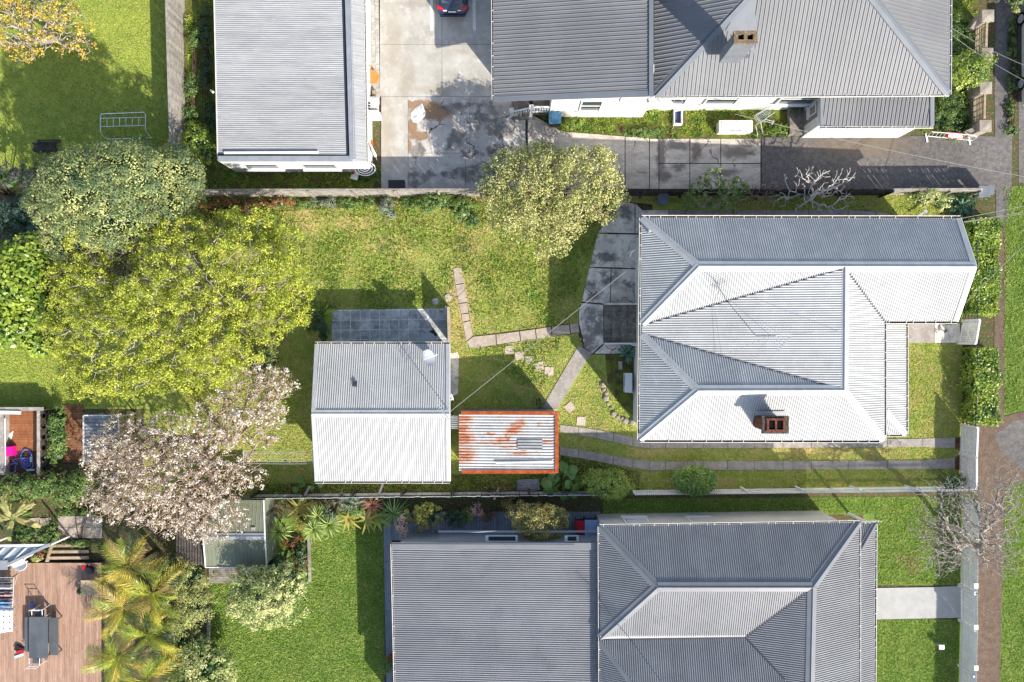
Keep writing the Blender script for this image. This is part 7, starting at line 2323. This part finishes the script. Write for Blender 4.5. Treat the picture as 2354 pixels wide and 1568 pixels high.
# ---- lower left shrubs
bush('variegated_shrub', 'rounded cream variegated shrub at the corner of the green lawn', [(620, 1365, 2.9, 1.9, 1.5, 1.2), (580, 1350, 2.6, 1.2, 1.3, 1.0), (665, 1345, 2.7, 1.1, 1.4, 1.0), (600, 1410, 2.3, 1.4, .8, .8), (650, 1400, 2.3, 1.2, .9, .8), (560, 1380, 2.2, .9, .9, .8)], 15000, m_['leaf_variegated'], 101, .13, .065, 330, .28, extra=[(.15, m_['leaf_mid'], .13, .06)])
bush('clipped_shrub', 'billowing sage green shrub between the palms and the lawn', [(440, 1330, 1.5, 1.2, 1.3, 1.0), (450, 1380, 1.5, 1.1, 1.3, 1.0), (420, 1420, 1.3, 1.2, 1.0, .9), (400, 1300, 1.4, .9, .8, .8)], 9500, m_['leaf_olive'], 102, .09, .045, 330, .26)
bush('laurel_shrub', 'large pale leaved shrub at the bottom edge beside the palms', [(470, 1530, 1.5, 1.9, 1.5, 1.1), (430, 1490, 1.4, 1.4, 1.0, .9), (500, 1560, 1.4, 1.2, 1.2, .9), (420, 1580, 1.4, 1.4, 1.2, .9)], 9500, m_['leaf_variegated'], 103, .12, .06, 300, .28, extra=[(.25, m_['leaf_mid'], .12, .06)])
bush('mixed_shrub', 'mixed leafy shrubbery below the play deck', [(50, 1118, .9, 1.6, .7, .7), (110, 1115, .9, 1.2, .8, .7), (160, 1130, .8, 1.0, .9, .7), (30, 1140, .7, 1.2, .6, .6), (190, 1110, .7, .7, .7, .6)], 6500, m_['leaf_mid'], 104, .12, .06, 220, .26, extra=[(.15, m_['leaf_bronze'], .11, .05)])
bush('strip_shrub', 'narrow green shrub strip between the play deck and the brick path', [(135, 965, .6, .45, .9, .5), (140, 1000, .6, .4, .8, .5), (133, 1035, .5, .45, .8, .45)], 2200, m_['leaf_mid'], 105, .12, .06, 90, .22)
bush('strip_shrub', 'dark shrubs in the deep shade beside the olive shed', [(642, 1300, .8, .7, .5, .6), (612, 1310, .8, .6, .5, .6), (690, 1270, .3, .5, .6, .3)], 2200, m_['leaf_dark'], 106, .11, .05, 90, .22)
bush('herb_patch', 'low green planting around the concrete pavers', [(120, 1222, .1, .6, .9, .16), (180, 1248, .12, 1.5, .25, .2), (60, 1225, .12, 1.4, .6, .18), (180, 1178, .1, 1.5, .25, .16)], 3000, m_['leaf_mid'], 107, .09, .045, 160, .16)
bush('fern_bed_weeds', 'dry leaf litter and seedlings in the fern bed', [(675, 1245, .1, .7, .9, .15), (690, 1300, .1, .5, 1.0, .15)], 1000, m_['leaf_rust'], 108, .1, .05, 60, .16)
# ---- palms: every frond is a piece of its own
def frond_mesh(name, L, mat, droop, nl, seed, wl=.62, ww=.018):
    rnd = random.Random(seed)
    mb = MB()
    pts = []
    for k in range(9):
        t = k / 8
        pts.append(Vector((L * (t - .08 * t * t), .05 * math.sin(t * 3 + seed), L * (.18 * t - droop * t ** 2.2))))
    mb.tube(pts, .022, 5, .006)
    for k in range(nl):
        t = .1 + .88 * (k + .5) / nl
        u = t * 8
        i = min(7, int(u))
        p = pts[i].lerp(pts[i + 1], u - i)
        d = (pts[i + 1] - pts[i]).normalized()
        ln = wl * (math.sin(math.pi * min(1, .12 + t * .86)) ** .7 * .85 + .15) * rnd.uniform(.85, 1.1)
        for s_ in (-1, 1):
            sd2 = Vector((0, s_, 0))
            v1 = (d * .75 + sd2 * .66 + Vector((0, 0, .16 + rnd.uniform(-.2, .2)))).normalized()
            tip = p + v1 * ln + Vector((0, 0, -.22 * ln))
            md = p + v1 * ln * .5
            w2 = d * ww + Vector((0, 0, .004))
            mb.poly([p - w2, md - w2 * 1.3, md + w2 * 1.3, p + w2])
            mb.poly([md - w2 * 1.3, tip, md + w2 * 1.3])
    o = mb.build(name, mat)
    me = o.data
    bpy.data.objects.remove(o)
    return me
ban_me = [frond_mesh('leaf', 1.5, m_['banana'], .6, 13, 7, .34, .07), frond_mesh('leaf', 1.3, m_['banana'], .9, 11, 8, .3, .07)]
def banana(label, px, py, n, seed, a0, h=1.5):
    rnd = random.Random(seed)
    c = P(px, py, h)
    t = thing('banana_plant', label, 'plant', (c.x, c.y, 0), 'banana plants')
    MB().tube([(c.x, c.y, 0), (c.x, c.y, h)], .1, 9, .06).build('stem', m_['strap'], t)
    for k in range(n):
        s_ = rnd.uniform(.75, 1.05)
        inst('leaf', ban_me[k % 2], t, (0, 0, h - .05), (rnd.uniform(-.3, .3), -rnd.uniform(.0, .5), a0 + k * 2 * math.pi / n + rnd.uniform(-.3, .3)), (s_, s_, s_))
banana('banana plant with tattered leaves at the left edge', 28, 1192, 7, 5, .3)
banana('smaller banana plant behind the concrete pavers', -12, 1160, 6, 6, 1.0, 1.3)

fm = [frond_mesh('frond', 2.0, m_['frond_green'], .5, 22, 1), frond_mesh('frond', 2.1, m_['frond_yellow'], .6, 21, 2), frond_mesh('frond', 1.9, m_['frond_dark'], .75, 22, 3), frond_mesh('frond', 1.8, m_['frond_straw'], .55, 20, 4, .5)]
def palm(label, px, py, z, n, seed, s0=1.0):
    rnd = random.Random(seed)
    c = P(px, py, z)
    t = thing('palm_tree', label, 'palm', (c.x, c.y, 0), 'palms beside the red deck')
    MB().tube([(c.x + .1, c.y + .05, 0), (c.x + .05, c.y, z * .5), (c.x, c.y, z - .1)], .13, 9, .08).build('trunk', m_['bark_brown'], t)
    MB().tube([(c.x, c.y, z - .5), (c.x, c.y, z + .1)], .11, 9, .05).build('crownshaft', m_['strap'], t)
    for k in range(n):
        f = k / n
        el = math.radians(-22 + 80 * f + rnd.uniform(-20, 20))
        s_ = s0 * rnd.uniform(.6, 1.2) * (1 - .1 * f)
        me = fm[[2, 1, 0, 3, 0, 1][(k + seed) % 6]] if f < .7 else fm[rnd.choice([0, 0, 3])]
        inst('frond', me, t, (0, 0, z - .03), (rnd.uniform(-.7, .7), -el, k * 2.39996 + rnd.uniform(-.6, .6)), (s_, s_, s_))
palm('palm nearest the timber deck steps', 295, 1300, 2.7, 23, 1)
palm('palm in the middle of the row behind the potting bench', 282, 1398, 2.9, 24, 2)
palm('palm leaning towards the sage green shrub', 352, 1362, 2.7, 22, 3)
palm('palm beside the outdoor table and laurel shrub', 272, 1508, 2.9, 24, 4)
palm('palm at the bottom edge next to the laurel shrub', 338, 1560, 2.7, 22, 5)
palm('palm half hidden between the middle palm and the laurel shrub', 340, 1458, 2.5, 20, 6, .95)

# ---- grass blades and weeds standing on the lawns
turf('lawn_grass', [(-20, -20), (392, -20), (426, 352), (426, 440), (-20, 440)], 330, m_['turf_yellow'], 1)
turf('lawn_grass', [(-20, 760), (230, 760), (230, 936), (-20, 936)], 330, m_['turf_yellow'], 2)
HOUSES = [[(1400, 460), (2090, 500), (2090, 1005), (1480, 1010), (1330, 770), (1335, 690)], [(728, 715), (1034, 705), (1034, 1105), (728, 1105)], [(1060, 950), (1280, 950), (1280, 1085), (1060, 1085)],
          [(1040, 614), (1062, 614), (1092, 772), (1332, 742), (1334, 768), (1090, 803), (1072, 798)], [(1243, 948), (1332, 796), (1364, 812), (1284, 948)], trk[0] + trk[1][::-1], trk[2] + trk[3][::-1]]
turf('lawn_grass', [(430, 452), (2210, 448), (2210, 1126), (600, 1134), (430, 1134)], 340, m_['turf_main'], 3, HOUSES + [[(2090, 740), (2210, 740), (2210, 790), (2090, 790)]] + [[(x - 9, y - 9), (x + 9, y - 9), (x + 9, y + 9), (x - 9, y + 9)] for x, y, *_ in sts] + [[(1990, 483), (2070, 500), (1470, 512), (1470, 483)]])
turf('lawn_weeds', [(440, 462), (1400, 462), (1240, 920), (1060, 780), (600, 700), (440, 640)], 110, m_['turf_weed'], 4, HOUSES, (.06, .14), .06, clump=1.2)
turf('lawn_grass', [(484, 1230), (884, 1190), (889, 1590), (484, 1590)], 420, m_['turf_green'], 5, [[(600, 1160), (715, 1160), (715, 1330), (480, 1345), (480, 1160)]], (.03, .08))
turf('lawn_grass', [(1386, 1148), (2208, 1144), (2208, 1343), (2020, 1345), (2010, 1182), (1386, 1178)], 380, m_['turf_green'], 6, (), (.03, .08))
turf('lawn_grass', [(2000, 1427), (2206, 1424), (2202, 1590), (2000, 1590)], 380, m_['turf_green'], 7, (), (.03, .08))
turf('verge_grass', [(2308, 430), (2380, 430), (2380, 938), (2308, 952)], 360, m_['turf_green'], 8, (), (.03, .09))
turf('verge_grass', [(2314, 1116), (2380, 1112), (2380, 1590), (2300, 1590), (2306, 1330)], 360, m_['turf_green'], 9, (), (.03, .09))
turf('garden_weeds', GARDEN, 260, m_['turf_weed'], 10, (), (.04, .12), .05, clump=4)
turf('garden_weeds', [(428, -20), (500, -20), (506, 375), (876, 390), (876, 434), (432, 442)], 240, m_['turf_weed'], 11, (), (.04, .12), .05, clump=4)
turf('garden_weeds', [(2150, -20), (2262, -20), (2238, 60), (2238, 304), (2114, 306), (2148, 220)], 300, m_['turf_weed'], 12, (), (.04, .12), .05, clump=5)
turf('garden_weeds', [(1290, 1046), (1380, 1070), (1470, 1090), (1470, 1130), (610, 1134), (610, 1112), (1036, 1112), (1050, 1092), (1284, 1092)], 240, m_['turf_weed'], 13, (), (.04, .1), .05, clump=5)
